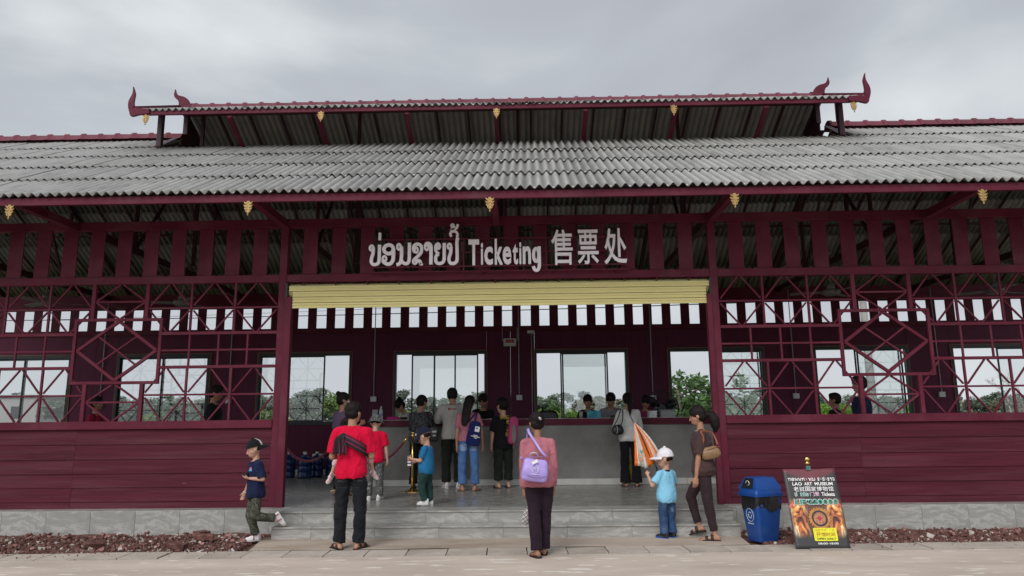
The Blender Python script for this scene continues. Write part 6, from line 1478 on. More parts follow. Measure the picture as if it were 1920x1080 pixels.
C_camo = camo('green', ((0.03, 0.035, 0.025), (0.075, 0.075, 0.05), (0.02, 0.02, 0.018), (0.12, 0.115, 0.085))); C_camog = camo('grey', ((0.05, 0.055, 0.06), (0.12, 0.12, 0.115), (0.025, 0.027, 0.03), (0.2, 0.2, 0.19)))
C_black = cloth('black', (0.010, 0.010, 0.012), 0.15); C_white = cloth('white', (0.62, 0.61, 0.59), 0.05); C_pinkj = cloth('dusty_pink', (0.37, 0.13, 0.16), 0.1); C_plum = cloth('plum_black', (0.022, 0.012, 0.020), 0.15)
C_jean = cloth('blue_jeans', (0.07, 0.15, 0.34), 0.25, dirt=(0.2, 0.3, 0.48), dirt_amt=0.5, dirt_scale=3); C_jeand = cloth('dark_jeans', (0.028, 0.062, 0.14), 0.3, dirt=(0.16, 0.24, 0.36), dirt_amt=0.5, dirt_scale=4)
C_brown = cloth('brown_set', (0.060, 0.034, 0.034), 0.1); C_brownp = cloth('brown_trousers', (0.034, 0.020, 0.024), 0.1); C_sky = cloth('sky_blue', (0.22, 0.50, 0.68), 0.06); C_teal = cloth('teal_blue', (0.018, 0.14, 0.30), 0.08); C_green = cloth('dark_green', (0.018, 0.045, 0.042), 0.15)
C_beige = cloth('pale_beige', (0.42, 0.40, 0.37), 0.06); C_rose = cloth('rose_tee', (0.36, 0.13, 0.17), 0.08); C_olive = cloth('olive_black', (0.016, 0.018, 0.014), 0.2); C_grey = cloth('grey_speckle', (0.13, 0.13, 0.14), 0.3, speck=(0.03, 0.03, 0.035), speck_amt=0.55, speck_scale=55)
C_greyj = cloth('grey_jacket', (0.22, 0.21, 0.22), 0.1); C_pinkv = cloth('pink_vest', (0.22, 0.03, 0.075), 0.1); C_lilac = cloth('lilac_stripe', (0.13, 0.085, 0.15), 0.2, stretch=(1, 1, 9)); C_crimson = cloth('crimson', (0.22, 0.008, 0.03), 0.1)
S_white = pm('white_leather', (0.66, 0.65, 0.63), 0.5, 0.05, 8); S_black = pm('black_rubber', (0.014, 0.014, 0.015), 0.6, 0.1, 8); S_blue = pm('blue_rubber', (0.012, 0.10, 0.42), 0.5); S_mag = pm('magenta_leather', (0.32, 0.012, 0.10), 0.5)
FINE = 0.0062
# (1) running boy
J1 = person('boy in navy polo, camo trousers and backward cap hopping on one foot with a phone', 'k', 1.25, (-3.38, -0.92, 0.0), 122, lean=(3, 2), head=(-6, 12, 0), skin=SKL, voxel=FINE,
    armL=((-0.34, -0.22, -0.9), (0.62, 0.80, 0.05), (0.62, 0.78, 0.15)), armR=((0.30, 0.12, -0.95), (0.10, 0.32, -0.9)), palmL=(0.3, -0.2, 1), legR=((0.02, 0.14, -1), (0.0, -0.34, -1), (0.0, 1, 0)), legL=((0.0, 0.05, -1), (0.05, -1, -0.12), (0, -0.55, -0.84)),
    top=dict(mat=C_navy, sleeve=0.95, hem=-0.24, ease=0.020, sease=0.020, flare=0.03, collar=C_navy, wr=0.010), bottom=dict(mat=C_camo, ease=0.016, len=0.90, cuff=0.034, wr=0.008), feet=dict(kind='shoe', mat=S_white, sole=S_white, band=S_mag), hair='short', cap=dict(mat=cloth('cap_black', (0.012, 0.011, 0.012)), turn=180, back=C_white, drop=0.16), curl=0.45, seed=1)
# (2) man in red with a child on his front
J2 = person('man in red polo and black jeans seen from behind carrying a small child', 'm', 1.67, (-2.07, -1.45, 0.0), 2, head=(-24, 6, 0), voxel=FINE,
    armL=((-0.20, 0.06, -1), (0.35, 1, 0.0)), armR=((0.20, 0.06, -1), (-0.35, 1, 0.02)), legL=((-0.06, 0.03, -1), (-0.01, -0.05, -1), (-0.75, 1, 0)), legR=((0.05, 0.05, -1), (-0.015, -0.03, -1), (0.45, 1, 0)),
    top=dict(mat=C_red, sleeve=0.85, hem=-0.20, ease=0.018, sease=0.020, flare=0.03, collar=C_red, wr=0.012, wf=6), bottom=dict(mat=C_jean_blk, ease=0.016, len=1.0, cuff=0.036, wr=0.011, wf=11), feet=dict(kind='sandal', mat=S_black, straps=(-0.005, 0.045, 0.06), sw=0.022), seed=2)
J2c = person('toddler in pink shoes carried on the chest of the man in red', 't', 0.88, (-2.12, -1.12, 0.62), 182, lean=(-4, 12), skin=SKL, voxel=0.007, ground=False, head=(10, 14, 10),
    armL=((-0.2, 0.4, -0.8), (0.3, 0.5, 0.1)), armR=((0.2, 0.4, -0.8), (-0.3, 0.5, 0.1)), legL=((-0.90, 0.42, -0.05), (-0.25, 0.12, -0.85), (-0.75, 0.45, -0.5)), legR=((0.95, 0.36, -0.22), (0.30, 0.0, -0.96), (0.45, 0.5, -0.74)),
    top=dict(mat=cloth('pale_pink', (0.62, 0.42, 0.44), 0.05), sleeve=0.8, ease=0.012, wr=0.004), bottom=dict(mat=cloth('pale_pink', (0.62, 0.42, 0.44)), ease=0.010, len=0.35, wr=0.004), feet=dict(kind='shoe', mat=pm('pink_leather', (0.66, 0.40, 0.42), 0.5), sole=S_white, band=S_white), hair='kid', seed=3)
# (3) boy in red behind him
J3 = person('boy in red shirt, camouflage hat and grey trousers standing behind the man', 'k', 1.24, (-2.27, 0.82, 0.3), 4, head=(0, 18, 0), skin=SKL, voxel=0.008,
    armR=((0.22, 0.02, -1), (0.12, 0.06, -1)), top=dict(mat=C_red, sleeve=0.85, hem=-0.15, ease=0.018, sease=0.018, wr=0.008, collar=C_red), bottom=dict(mat=C_camog, ease=0.020, len=0.95, cuff=0.036), feet=dict(kind='shoe', mat=S_white), hair='short', cap=dict(mat=C_camog, kind='bucket'), seed=4)
# (4) woman with the mask
J4 = person('woman with bun and white face mask looking right behind the man in red', 'f', 1.60, (-2.95, 1.55, 0.3), -38, head=(-30, 4, 0), voxel=0.009, top=dict(mat=C_lilac, sleeve=0.8, hem=-0.1), bottom=dict(mat=C_black, ease=0.014), feet=dict(kind='sandal', mat=S_black), hair='topbun', armR=((0.1, 0.2, -1), (-0.1, 0.9, 0.5)), seed=5)
# (5) toddler in blue
J5 = person('toddler in blue tee, navy cap and green trousers opening a drink carton', 't', 1.06, (-1.40, 0.10, 0.3), 76, head=(4, 24, 0), skin=SKL, voxel=FINE,
    armL=((-0.12, 0.32, -0.95), (0.22, 1, 0.18)), armR=((0.14, 0.35, -0.9), (-0.15, 1, -0.15)), palmL=(0.6, 0, 0.3), legL=((-0.02, 0.22, -1), (0, -0.30, -1), (0, 1, 0)), legR=((0.03, -0.06, -1), (0, -0.10, -1), (0.05, 1, 0)),
    top=dict(mat=C_teal, sleeve=0.75, hem=-0.16, ease=0.014, sease=0.015, wr=0.007), bottom=dict(mat=C_green, ease=0.018, len=0.93, cuff=0.036, wr=0.009), feet=dict(kind='shoe', mat=S_white), hair='short', cap=dict(mat=cloth('cap_navy', (0.010, 0.013, 0.03)), turn=0, drop=0.15), seed=6)
# (6)-(10) visitors at the counter
J6 = person('woman in speckled grey top and black trousers leaning on the counter with black bag', 'f', 1.59, (-1.86, 2.55, 0.3), -4, lean=(9, 0), head=(-28, 10, 0), voxel=0.009, armL=((-0.15, 0.55, -0.8), (0.3, 1, 0.05)), armR=((0.18, 0.5, -0.8), (-0.2, 1, 0.1)), top=dict(mat=C_grey, sleeve=1.35, hem=-0.25, ease=0.024, sease=0.02), bottom=dict(mat=C_black, ease=0.022, len=0.97, cuff=0.045), feet=dict(kind='shoe', mat=S_black, sole=S_black), hair='bun', seed=7)
J7 = person('man in pale shirt with red back print and dark trousers leaning on the counter', 'm', 1.71, (-1.30, 2.62, 0.3), 10, lean=(7, 0), head=(0, 14, 0), voxel=0.009, armL=((-0.3, 0.5, -0.8), (0.5, 1, -0.05)), armR=((0.2, 0.55, -0.75), (-0.2, 1, 0)), top=dict(mat=C_beige, sleeve=0.95, hem=-0.26, ease=0.03, sease=0.028, flare=0.03), bottom=dict(mat=C_olive, ease=0.024, len=0.92, cuff=0.036), feet=dict(kind='shoe', mat=S_white), hair='short', seed=8)
J8 = person('woman in rose tee and blue jeans with long black hair and navy tote bag', 'f', 1.55, (-0.98, 2.08, 0.3), 2, head=(-14, 16, 6), skin=SK, voxel=0.008, armL=((-0.16, -0.02, -1), (-0.02, 0.12, -1)), armR=((0.26, 0.0, -1), (0.10, 0.10, -1)), legL=((-0.05, 0, -1), (0.0, -0.03, -1), (-0.4, 1, 0)), legR=((0.05, 0.02, -1), (0.02, -0.03, -1), (0.5, 1, 0)), top=dict(mat=C_rose, sleeve=0.7, hem=0.02, ease=0.018, sease=0.018, wr=0.009), bottom=dict(mat=C_jean, ease=0.022, len=0.86, cuff=0.042, wr=0.008), hair='long', seed=9)
J10 = person('boy in black tee with yellow back print wearing a pink backpack and slippers', 'k', 1.52, (-0.42, 2.55, 0.3), 22, head=(22, 10, 0), skin=SKL, voxel=0.009, armL=((-0.2, 0.05, -1), (-0.05, 0.14, -1)), top=dict(mat=C_black, sleeve=0.9, hem=-0.2, ease=0.024, sease=0.024, flare=0.03), bottom=dict(mat=C_olive, ease=0.026, len=0.80, cuff=0.040, wr=0.010), feet=dict(kind='sandal', mat=S_black, straps=(0.05,), sw=0.03), hair='short', seed=10)
# (11) woman with the lavender bag
J11 = person('woman in dusty pink jacket and dark trousers walking in with a lavender bag', 'f', 1.53, (0.12, -1.93, 0.0), 4, lean=(4, -1), head=(10, 10, 2), skin=SKD, voxel=FINE, armL=((-0.10, -0.03, -1), (0.04, 0.10, -1), (0.05, 0.05, -1)), armR=((0.12, -0.06, -1), (0.0, 0.16, -1)), legL=((0.065, -0.10, -1), (0.04, -0.20, -1), (-0.35, 0.97, -0.12)), legR=((-0.03, 0.16, -1), (-0.07, 0.0, -1), (0.05, 1, 0)),
    top=dict(mat=C_pinkj, sleeve=1.9, hem=-0.17, ease=0.014, sease=0.011, flare=0.05, collar=C_pinkj, wr=0.011, wf=6, name='jacket'), bottom=dict(mat=C_plum, ease=0.018, len=1.0, cuff=0.034, flare=0.004, wr=0.009, wf=5), feet=dict(kind='sandal', mat=S_black, straps=(0.06,), sw=0.01), hair='bun', curl=0.75, seed=11)
# (14) woman in white at the counter
J14 = person('woman in white shirt and black flared trousers with ponytail at the counter', 'f', 1.59, (1.76, 2.62, 0.3), 0, lean=(5, 0), head=(0, 14, 0), voxel=0.009, armL=((-0.28, 0.3, -0.9), (0.25, 1, 0.1)), armR=((0.24, 0.32, -0.9), (-0.2, 1, 0.1)), top=dict(mat=C_white, sleeve=1.7, hem=-0.22, ease=0.022, sease=0.018, flare=0.02, wr=0.010), bottom=dict(mat=C_black, ease=0.020, len=1.0, cuff=0.045, flare=0.014), feet=dict(kind='sandal', mat=S_black), hair='pony', seed=12)
# (16) toddler in sky blue with the umbrella
J16 = person('toddler in sky blue polo, white cap and jeans holding a folded umbrella', 't', 1.07, (1.71, -0.83, 0.0), 34, head=(42, 2, 0), skin=SKL, voxel=FINE, armL=((-0.45, 0.35, -0.85), (0.12, 0.62, 0.80)), armR=((0.30, 0.1, -0.9), (0.05, 0.8, 0.1)), palmL=(0.6, 0.3, 0), legL=((-0.02, 0.03, -1), (0, -0.05, -1), (-0.25, 1, 0)), legR=((0.06, 0.03, -1), (0.0, -0.06, -1), (0.1, 1, 0)),
    top=dict(mat=C_sky, sleeve=0.75, hem=-0.18, ease=0.016, sease=0.017, flare=0.02, wr=0.007, collar=C_black), bottom=dict(mat=C_jeand, ease=0.016, len=0.96, cuff=0.040, wr=0.010), feet=dict(kind='shoe', mat=S_black, sole=S_blue), hair='short', cap=dict(mat=cloth('cap_white', (0.64, 0.62, 0.66)), turn=6, drop=0.10), curl=0.8, seed=13)
# (17) woman in brown stepping up
J17 = person('woman in brown set with bushy ponytail and tan shoulder bag stepping up the stairs', 'f', 1.60, (2.16, -0.96, 0.0), 74, lean=(3, 0), head=(0, 8, 0), skin=SK, voxel=FINE, armL=((-0.08, 0.16, -1), (0.02, 0.16, -1)), armR=((0.14, -0.1, -1), (0.0, 0.3, -1)), legL=((-0.02, -0.08, -1), (0.0, -0.16, -1), (0.0, 1, 0)), legR=((0.18, 0.50, -0.86), (0.06, -0.22, -1), (0.1, 0.95, -0.22)),
    top=dict(mat=C_brown, sleeve=0.88, hem=-0.24, ease=0.022, sease=0.020, flare=0.03, wr=0.008), bottom=dict(mat=C_brownp, ease=0.013, len=0.88, cuff=0.026, wr=0.006), feet=dict(kind='sandal', mat=S_black, straps=(0.02, 0.06), sw=0.02), hair='bushpony', seed=14)
# clerks behind the counter
def clerk(lab, x, y, yaw, mat, hair, hp, H=1.60, **k): return person(lab, 'f', H, (x, y, 0.3), yaw, lean=(k.get('ln', 8), 0), head=(k.get('hy', 0), hp, 0), skin=k.get('skin', SK), voxel=0.009, armL=((-0.18, 0.45, -0.85), (0.3, 1, 0.0)), armR=((0.18, 0.45, -0.85), (-0.3, 1, 0.0)), top=dict(mat=mat, sleeve=k.get('sl', 0.9), ease=0.018, hem=-0.1, collar=k.get('col')), bottom=dict(mat=C_black), feet=dict(kind='shoe', mat=S_black, sole=S_black), hair=hair, seed=x, group='ticket clerks behind the counter')
J9 = clerk('ticket clerk in black polo writing between the rose tee woman and the boy', -0.85, 4.05, 182, C_black, 'bun', 26, 1.66, col=C_black)
J12 = clerk('ticket clerk in black jacket behind the blue tablet', 1.18, 4.10, 176, C_black, 'bun', 8, 1.61, sl=1.8)
J13 = clerk('ticket clerk in grey jacket bending her head beside the ponytailed woman', 1.60, 4.05, 182, C_greyj, 'bun', 30, 1.66, sl=1.8, col=C_black)
J15 = clerk('ticket clerk in pink vest looking down left of the fan', 2.26, 4.05, 186, C_pinkv, 'bun', 28, 1.60)
J18 = clerk('ticket clerk in pale blouse with messy topknot bent over the left counter end', -2.22, 3.85, 118, C_beige, 'topbun', 32, 1.60, ln=16)
# figures behind the lattices
L1 = person('person in crimson shirt seen behind the left lattice diamond', 'f', 1.60, (-7.22, 2.0, 0.3), -80, voxel=0.010, skin=SKD, top=dict(mat=C_crimson, sleeve=0.9), bottom=dict(mat=C_black), feet=dict(kind='shoe', mat=S_black), hair='bun', seed=21)
L2 = person('man in black shirt facing right behind the left lattice', 'm', 1.76, (-5.24, 2.0, 0.3), -78, voxel=0.010, skin=SKD, head=(0, 12, 0), top=dict(mat=C_black, sleeve=0.85), bottom=dict(mat=C_olive), feet=dict(kind='shoe', mat=S_black), hair='short', seed=22)
R1 = person('tall man in navy shirt facing left behind the right lattice', 'm', 1.77, (5.27, 1.5, 0.3), 70, voxel=0.009, head=(10, 8, 0), top=dict(mat=C_navy, sleeve=0.9, ease=0.026), bottom=dict(mat=C_black), feet=dict(kind='shoe', mat=S_black), hair='short', armL=((-0.2, 0.2, -1), (0.2, 1, 0.1)), seed=23)
R2 = person('shorter man in black standing close before the tall man in navy', 'm', 1.53, (5.18, 2.3, 0.3), 60, voxel=0.010, skin=SKD, top=dict(mat=C_black, sleeve=0.9), bottom=dict(mat=C_black), feet=dict(kind='shoe', mat=S_black), hair='short', seed=24)
# ------------------------------------------------------------------ things the people carry (each a thing of its own)
def W(J, p): return J['W'] @ Vector(p)
def bag(name, label, cat, c, sx, sy, sz, mat, rz=0.0, rx=0.0, ry=0.0, taper=0.0, power=5.0, sag=0.0):
    e = empty(name, label, cat, c)
    bm = bmesh.new(); bmesh.ops.create_cube(bm, size=2.0); bmesh.ops.subdivide_edges(bm, edges=bm.edges[:], cuts=9, use_grid_fill=True)
    for v in bm.verts:
        x, y, z = v.co; k = (abs(x) ** power + abs(y) ** power + abs(z) ** power) ** (1 / power); p = Vector((x, y, z)) / k
        w = 1 - taper * (p.z * 0.5 + 0.5); n_ = 0.05 * noise.noise(p * 2.2 + Vector(c)) + 0.02 * noise.noise(p * 6)
        v.co = Vector((p.x * sx / 2 * w * (1 + n_), p.y * sy / 2 * (1 - 0.45 * max(0, p.z)) * (1 + 2 * n_), p.z * sz / 2 - sag * (1 - p.x ** 2) * max(0, p.z)))
    me = bpy.data.meshes.new('body'); bm.to_mesh(me); bm.free(); me.materials.append(mat); me.shade_smooth()
    R = Matrix.Rotation(rz, 3, 'Z') @ Matrix.Rotation(rx, 3, 'X') @ Matrix.Rotation(ry, 3, 'Y')
    for v in me.vertices: v.co = R @ v.co
    link('body', me, e); return e, R
def strap(e, pts, mat, w=0.012, t=0.003, name='strap', up=(0, 1, 0)):
    c = e.location; m = MB(); m.tube(smooth_pts([Vector(p) - c for p in pts], 5), 0, 8, 0, (t, w), up); return m.obj(name, mat, e, True)
# lavender bag on the back of the woman in pink
M_lav = pm('lavender_nylon', (0.36, 0.27, 0.62), 0.42, 0.08, 6, 0.15, 40, 0.4)
e, R = bag('shoulder_bag', 'lavender nylon shoulder bag with white emblem on the woman in the pink jacket', 'bag', (0.075, -2.14, 0.915), 0.30, 0.15, 0.25, M_lav, 0.05, 0.06, 0.13, 0.16, 5.0, 0.015)
sh = W(J11, J11['shL']); strap(e, [(0.20, -2.12, 1.05), (0.15, -2.13, 1.10), (0.085, -2.085, 1.20), (0.02, -2.045, 1.30), (0.005, -1.95, 1.345), (0.0, -1.83, 1.27), (-0.03, -1.80, 1.10), (-0.075, -2.02, 1.03)], M_lav, 0.013)
strap(e, [(0.02, -2.13, 1.045), (0.035, -2.16, 1.085), (0.09, -2.16, 1.09), (0.115, -2.13, 1.05)], pm('bag_handle', (0.42, 0.40, 0.45), 0.5), 0.007, 0.004, 'handle')
strap(e, [(-0.075, -2.135, 1.025), (0.03, -2.155, 1.045), (0.17, -2.14, 1.05)], pm('zip_violet', (0.25, 0.19, 0.42), 0.5), 0.005, 0.003, 'zip', (0, 0, 1))
c0 = Vector((0.075, -2.14, 0.925)); MLW = pm('print_white2', (0.68, 0.64, 0.76), 0.5)
def face_pt(x, z): return Vector((x, -0.0805 - 0.004 + 0.018 * (z / 0.12) * (1 if z > 0 else 0.3) + 1.2 * x * x, z - 0.1 * x))
m = MB()
for a0, a1, r_ in ((110, 250, 0.042), (-70, 70, 0.042), (130, 230, 0.028), (-50, 50, 0.028)): m.tube([face_pt(0.0 + r_ * cos(radians(a)), 0.015 + r_ * sin(radians(a))) for a in np.linspace(a0, a1, 10)], 0.0032, 6)
m.tube([face_pt(-0.014, 0.03), face_pt(0, -0.005), face_pt(0.014, 0.03)], 0.004, 6); m.tube([face_pt(-0.04, -0.042), face_pt(0.045, -0.045)], 0.004, 6); m.obj('emblem', MLW, e, True)
m = MB(); R2 = Matrix.Rotation(-0.45, 3, 'Y'); V = [R2 @ Vector(p) + Vector((0.0, -0.09, 0.085)) for p in ((-0.035, 0, -0.015), (0.035, 0, -0.015), (0.035, 0.004, 0.015), (-0.035, 0.004, 0.015), (-0.035, 0.003, -0.015), (0.035, 0.003, -0.015), (0.035, 0.007, 0.015), (-0.035, 0.007, 0.015))]
m.add(V, [(0, 1, 2, 3), (7, 6, 5, 4), (0, 4, 5, 1), (1, 5, 6, 2), (2, 6, 7, 3), (3, 7, 4, 0)]); m.obj('tag', S_white, e)
m = MB(); m.tube(smooth_pts([face_pt(-0.13, -0.035), face_pt(-0.06, -0.062), face_pt(0.04, -0.068), face_pt(0.13, -0.045)], 4), 0.004, 6); m.obj('pocket_seam', pm('zip_violet', (0.25, 0.19, 0.42), 0.5), e, True)
# checked pouch from her hand
def plaid(nt, N, L, b):
    tc = N('ShaderNodeTexCoord'); cols = ((0.62, 0.6, 0.57), (0.35, 0.03, 0.09), (0.03, 0.16, 0.10), (0.02, 0.02, 0.03)); last = None
    for i, (dx, per, th, col) in enumerate((((1, 0, 0.7), 95, 0.55, cols[1]), ((0.7, 0, -1), 95, 0.55, cols[2]), ((1, 0, 0.7), 190, 0.75, cols[3]), ((0.7, 0, -1), 190, 0.75, cols[3]))):
        d_ = N('ShaderNodeVectorMath'); d_.operation = 'DOT_PRODUCT'; d_.inputs[1].default_value = dx; L(tc.outputs['Object'], d_.inputs[0]); m_ = N('ShaderNodeMath'); m_.operation = 'MULTIPLY'; m_.inputs[1].default_value = per * 1.6; L(d_.outputs['Value'], m_.inputs[0])
        s_ = N('ShaderNodeMath'); s_.operation = 'SINE'; L(m_.outputs[0], s_.inputs[0]); g_ = N('ShaderNodeMath'); g_.operation = 'GREATER_THAN'; g_.inputs[1].default_value = th; L(s_.outputs[0], g_.inputs[0]); h_ = N('ShaderNodeMath'); h_.operation = 'MULTIPLY'; h_.inputs[1].default_value = 0.75; L(g_.outputs[0], h_.inputs[0])
        x_ = N('ShaderNodeMixRGB'); x_.inputs[2].default_value = (*col, 1); L(h_.outputs[0], x_.inputs[0])
        if last is None: x_.inputs[1].default_value = (*cols[0], 1)
        else: L(last, x_.inputs[1])
        last = x_.outputs[0]
    L(last, b.inputs['Base Color']); b.inputs['Roughness'].default_value = 0.85
M_plaid = node_mat('plaid_cloth', plaid)
g11 = W(J11, J11['gripL'])
pe, R = bag('pouch', 'small checked cloth pouch dangling from the left hand of the woman in pink', 'pouch', g11 + Vector((-0.005, -0.02, -0.19)), 0.11, 0.05, 0.21, M_plaid, 0.1, 0.0, 0.32, 0.45, 2.6)
strap(pe, [g11 + Vector((0.01, -0.01, -0.09)), g11 + Vector((0.012, -0.02, -0.03)), g11 + Vector((0, 0, 0.01)), g11 + Vector((-0.01, 0.01, -0.03)), g11 + Vector((0.008, 0.0, -0.09))], M_plaid, 0.004, 0.003)
m = MB()
for k in range(7): m.tube([Vector((-0.045 + 0.008 * k, 0, -0.085 - 0.003 * k)), Vector((-0.055 + 0.009 * k, 0.004, -0.125))], [0.003, 0.001], 5)
m.obj('fringe', C_white, pe)
# striped sling cloth of the man in red
sc_m = []
for i, col in enumerate(((0.012, 0.011, 0.013), (0.20, 0.015, 0.06), (0.30, 0.26, 0.25), (0.03, 0.02, 0.03))): sc_m.append(pm('sling_%s' % ('black', 'wine', 'ecru', 'dark')[i], col, 0.9, 0.2, 20))
tp = lambda u, x, y: W(J2, J2['tp'](u, x, y))
sl = empty('sling_cloth', 'black striped carrying cloth tied with fringe across the back of the man in red', 'cloth', tuple(tp(0.75, 0, -0.075)))
P0 = [tp(1.06, 0.075, 0.01), tp(1.02, 0.085, -0.045)]
band = [tp(0.86, -0.045, -0.090), tp(0.78, 0.0, -0.098), tp(0.66, 0.06, -0.090), tp(0.55, 0.10, -0.055), tp(0.50, 0.112, 0.0)]
for k in range(7):
    off = (k - 3) * 0.017; q = [p + Vector((0, -0.004 - 0.003 * (3 - abs(k - 3)), off)) for p in band]; strap(sl, q, sc_m[(0, 0, 1, 0, 3, 1, 0)[k]], 0.010, 0.005, 'fold', (0, 1, 0))
m = MB(); kn = tp(0.87, -0.05, -0.094) - sl.location; m.ell(kn, (0.045, 0.03, 0.05), 12, 8); m.obj('knot', sc_m[0], sl, True)
random.seed(5)
for k in range(30):
    a = kn + Vector((random.uniform(-0.05, 0.03), random.uniform(-0.022, 0.0), 0.02)); dx = random.uniform(-0.035, 0.025) + (a.x - kn.x) * 0.6
    q = [a, a + Vector((dx * 0.4 - 0.01, -0.012, -0.05)), a + Vector((dx * 0.85, -0.008, -0.12)), a + Vector((dx, -0.002, -0.215 + random.uniform(-0.015, 0.02)))]; m = MB(); m.tube(smooth_pts(q, 3), 0.0075, 6); m.obj('fringe', sc_m[random.choice((0, 0, 0, 1, 3, 2, 3, 0, 1))], sl, True)
# tan bag
M_tan = pm('tan_leather', (0.21, 0.125, 0.06), 0.45, 0.12, 6, 0.1, 60, 0.4)
s17 = W(J17, J17['shL'])
e, R = bag('shoulder_bag', 'tan leather shoulder bag under the arm of the woman in brown', 'bag', (2.21, -1.135, 1.035), 0.27, 0.10, 0.17, M_tan, 0.0, 0.0, -0.22, 0.35, 2.8, 0.02)
strap(e, [(2.10, -1.15, 1.06), (2.13, -1.16, 1.20), s17 + Vector((-0.01, -0.055, 0.035)), s17 + Vector((0.05, -0.02, 0.04)), (2.27, -1.06, 1.25), (2.31, -1.10, 1.12)], pm('brown_strap', (0.24, 0.075, 0.03), 0.5), 0.010)
m = MB(); m.tube([(-0.12, -0.02, 0.0), (0, -0.045, 0.045), (0.12, -0.02, 0.07)], 0.004, 6); m.obj('zip', pm('brown_strap', (0.24, 0.075, 0.03), 0.5), e, True)
# navy tote
M_tote = cloth('tote_navy', (0.010, 0.016, 0.075), 0.08)
e, R = bag('tote_bag', 'navy cloth tote bag with white label on the shoulder of the woman in rose', 'bag', (-0.875, 1.935, 1.225), 0.25, 0.07, 0.40, M_tote, -0.05, 0.0, 0.14, 0.28, 6.0)
s8 = W(J8, J8['shR']); strap(e, [(-0.97, 1.93, 1.41), s8 + Vector((-0.045, -0.06, 0.02)), s8 + Vector((-0.03, 0.0, 0.05)), s8 + Vector((-0.03, 0.06, 0.0)), (-0.93, 2.0, 1.40)], M_tote, 0.013); strap(e, [(-0.86, 1.925, 1.42), s8 + Vector((-0.005, -0.06, 0.02)), s8 + Vector((0.0, 0.0, 0.05)), s8 + Vector((0.0, 0.06, 0.0)), (-0.85, 2.0, 1.41)], M_tote, 0.013)
def plate(e, c, w, h, ry, mat, name):
    R_ = Matrix.Rotation(ry, 3, 'Y'); V = [R_ @ Vector(p) + Vector(c) for p in [(-w / 2, y, -h / 2) for y in (0, .004)] + [(w / 2, y, -h / 2) for y in (0, .004)] + [(w / 2, y, h / 2) for y in (0, .004)] + [(-w / 2, y, h / 2) for y in (0, .004)]]
    m = MB(); m.add(V, [(0, 2, 4, 6), (7, 5, 3, 1), (0, 1, 3, 2), (2, 3, 5, 4), (4, 5, 7, 6), (6, 7, 1, 0)]); return m.obj(name, mat, e)
plate(e, (0.055, -0.041, 0.07), 0.075, 0.085, 0.2, S_white, 'label'); 
m = MB(); m.ell((0.05, -0.043, 0.085), (0.018, 0.002, 0.018), 12, 6); m.obj('label_mark', pm('label_blue', (0.05, 0.22, 0.5), 0.5), e)
for dz, w in ((-0.02, 0.07), (-0.04, 0.15), (-0.062, 0.05)): plate(e, (0.025 + 0.0, -0.0405, dz - 0.01), w, 0.010, 0.2, S_white, 'label_line')
# black bags, backpack
M_bag = pm('black_leather', (0.011, 0.011, 0.014), 0.4, 0.1, 8, 0.1, 40, 0.4)
e, R = bag('handbag', 'black handbag hanging at the right side of the woman in grey', 'bag', (-1.60, 2.42, 1.22), 0.17, 0.10, 0.27, M_bag, 0.2, 0, 0.1, 0.1, 4.0); s6 = W(J6, J6['shR']); strap(e, [(-1.64, 2.42, 1.34), s6 + Vector((-0.02, -0.07, 0.02)), s6 + Vector((-0.01, 0.0, 0.045)), s6 + Vector((0.01, 0.06, 0.0)), (-1.60, 2.46, 1.34)], M_bag, 0.013)
m = MB(); m.box(-0.02, 0.05, -0.056, -0.05, 0.02, 0.05); m.box(-0.01, 0.04, -0.056, -0.05, -0.04, -0.02); m.obj('buckle', M_pipe, e)
e, R = bag('handbag', 'small round black handbag at the left elbow of the woman in white', 'bag', (1.54, 2.44, 1.255), 0.21, 0.10, 0.17, M_bag, 0.1, 0, -0.1, 0.15, 2.8); s14 = W(J14, J14['shL']); strap(e, [(1.48, 2.42, 1.33), (1.55, 2.44, 1.45), s14 + Vector((0.0, -0.055, 0.03)), s14 + Vector((0.01, 0.0, 0.05)), s14 + Vector((0.02, 0.05, -0.02))], M_bag, 0.009); strap(e, [(1.60, 2.42, 1.33), (1.635, 2.46, 1.45), s14 + Vector((0.04, -0.05, 0.035)), s14 + Vector((0.04, 0.02, 0.045))], M_bag, 0.009)
m = MB(); m.tube([Vector((-0.03 + 0.02 * sin(a), -0.055, 0.06 * cos(a))) for a in np.linspace(0, pi, 8)], 0.006, 6); m.obj('chain', M_pipe, e, True)
M_pb = cloth('backpack_pink', (0.42, 0.055, 0.15), 0.08)
t10 = lambda u, x, y: W(J10, J10['tp'](u, x, y))
e, R = bag('backpack', 'pink and grey school backpack hanging on the right shoulder of the boy in black', 'backpack', tuple(t10(0.55, 0.075, -0.125)), 0.17, 0.15, 0.47, M_pb, 0.35, 0.0, 0.08, 0.12, 4.0)
m = MB(); m.ell((0.015, -0.07, -0.06), (0.05, 0.03, 0.16), 12, 8); m.obj('pocket', pm('backpack_grey', (0.17, 0.15, 0.15), 0.8), e, True)
s10 = W(J10, J10['shR']); strap(e, [t10(0.85, 0.055, -0.10), s10 + Vector((-0.03, -0.03, 0.04)), s10 + Vector((-0.02, 0.04, 0.01)), t10(0.62, 0.085, 0.06)], M_pb, 0.02)
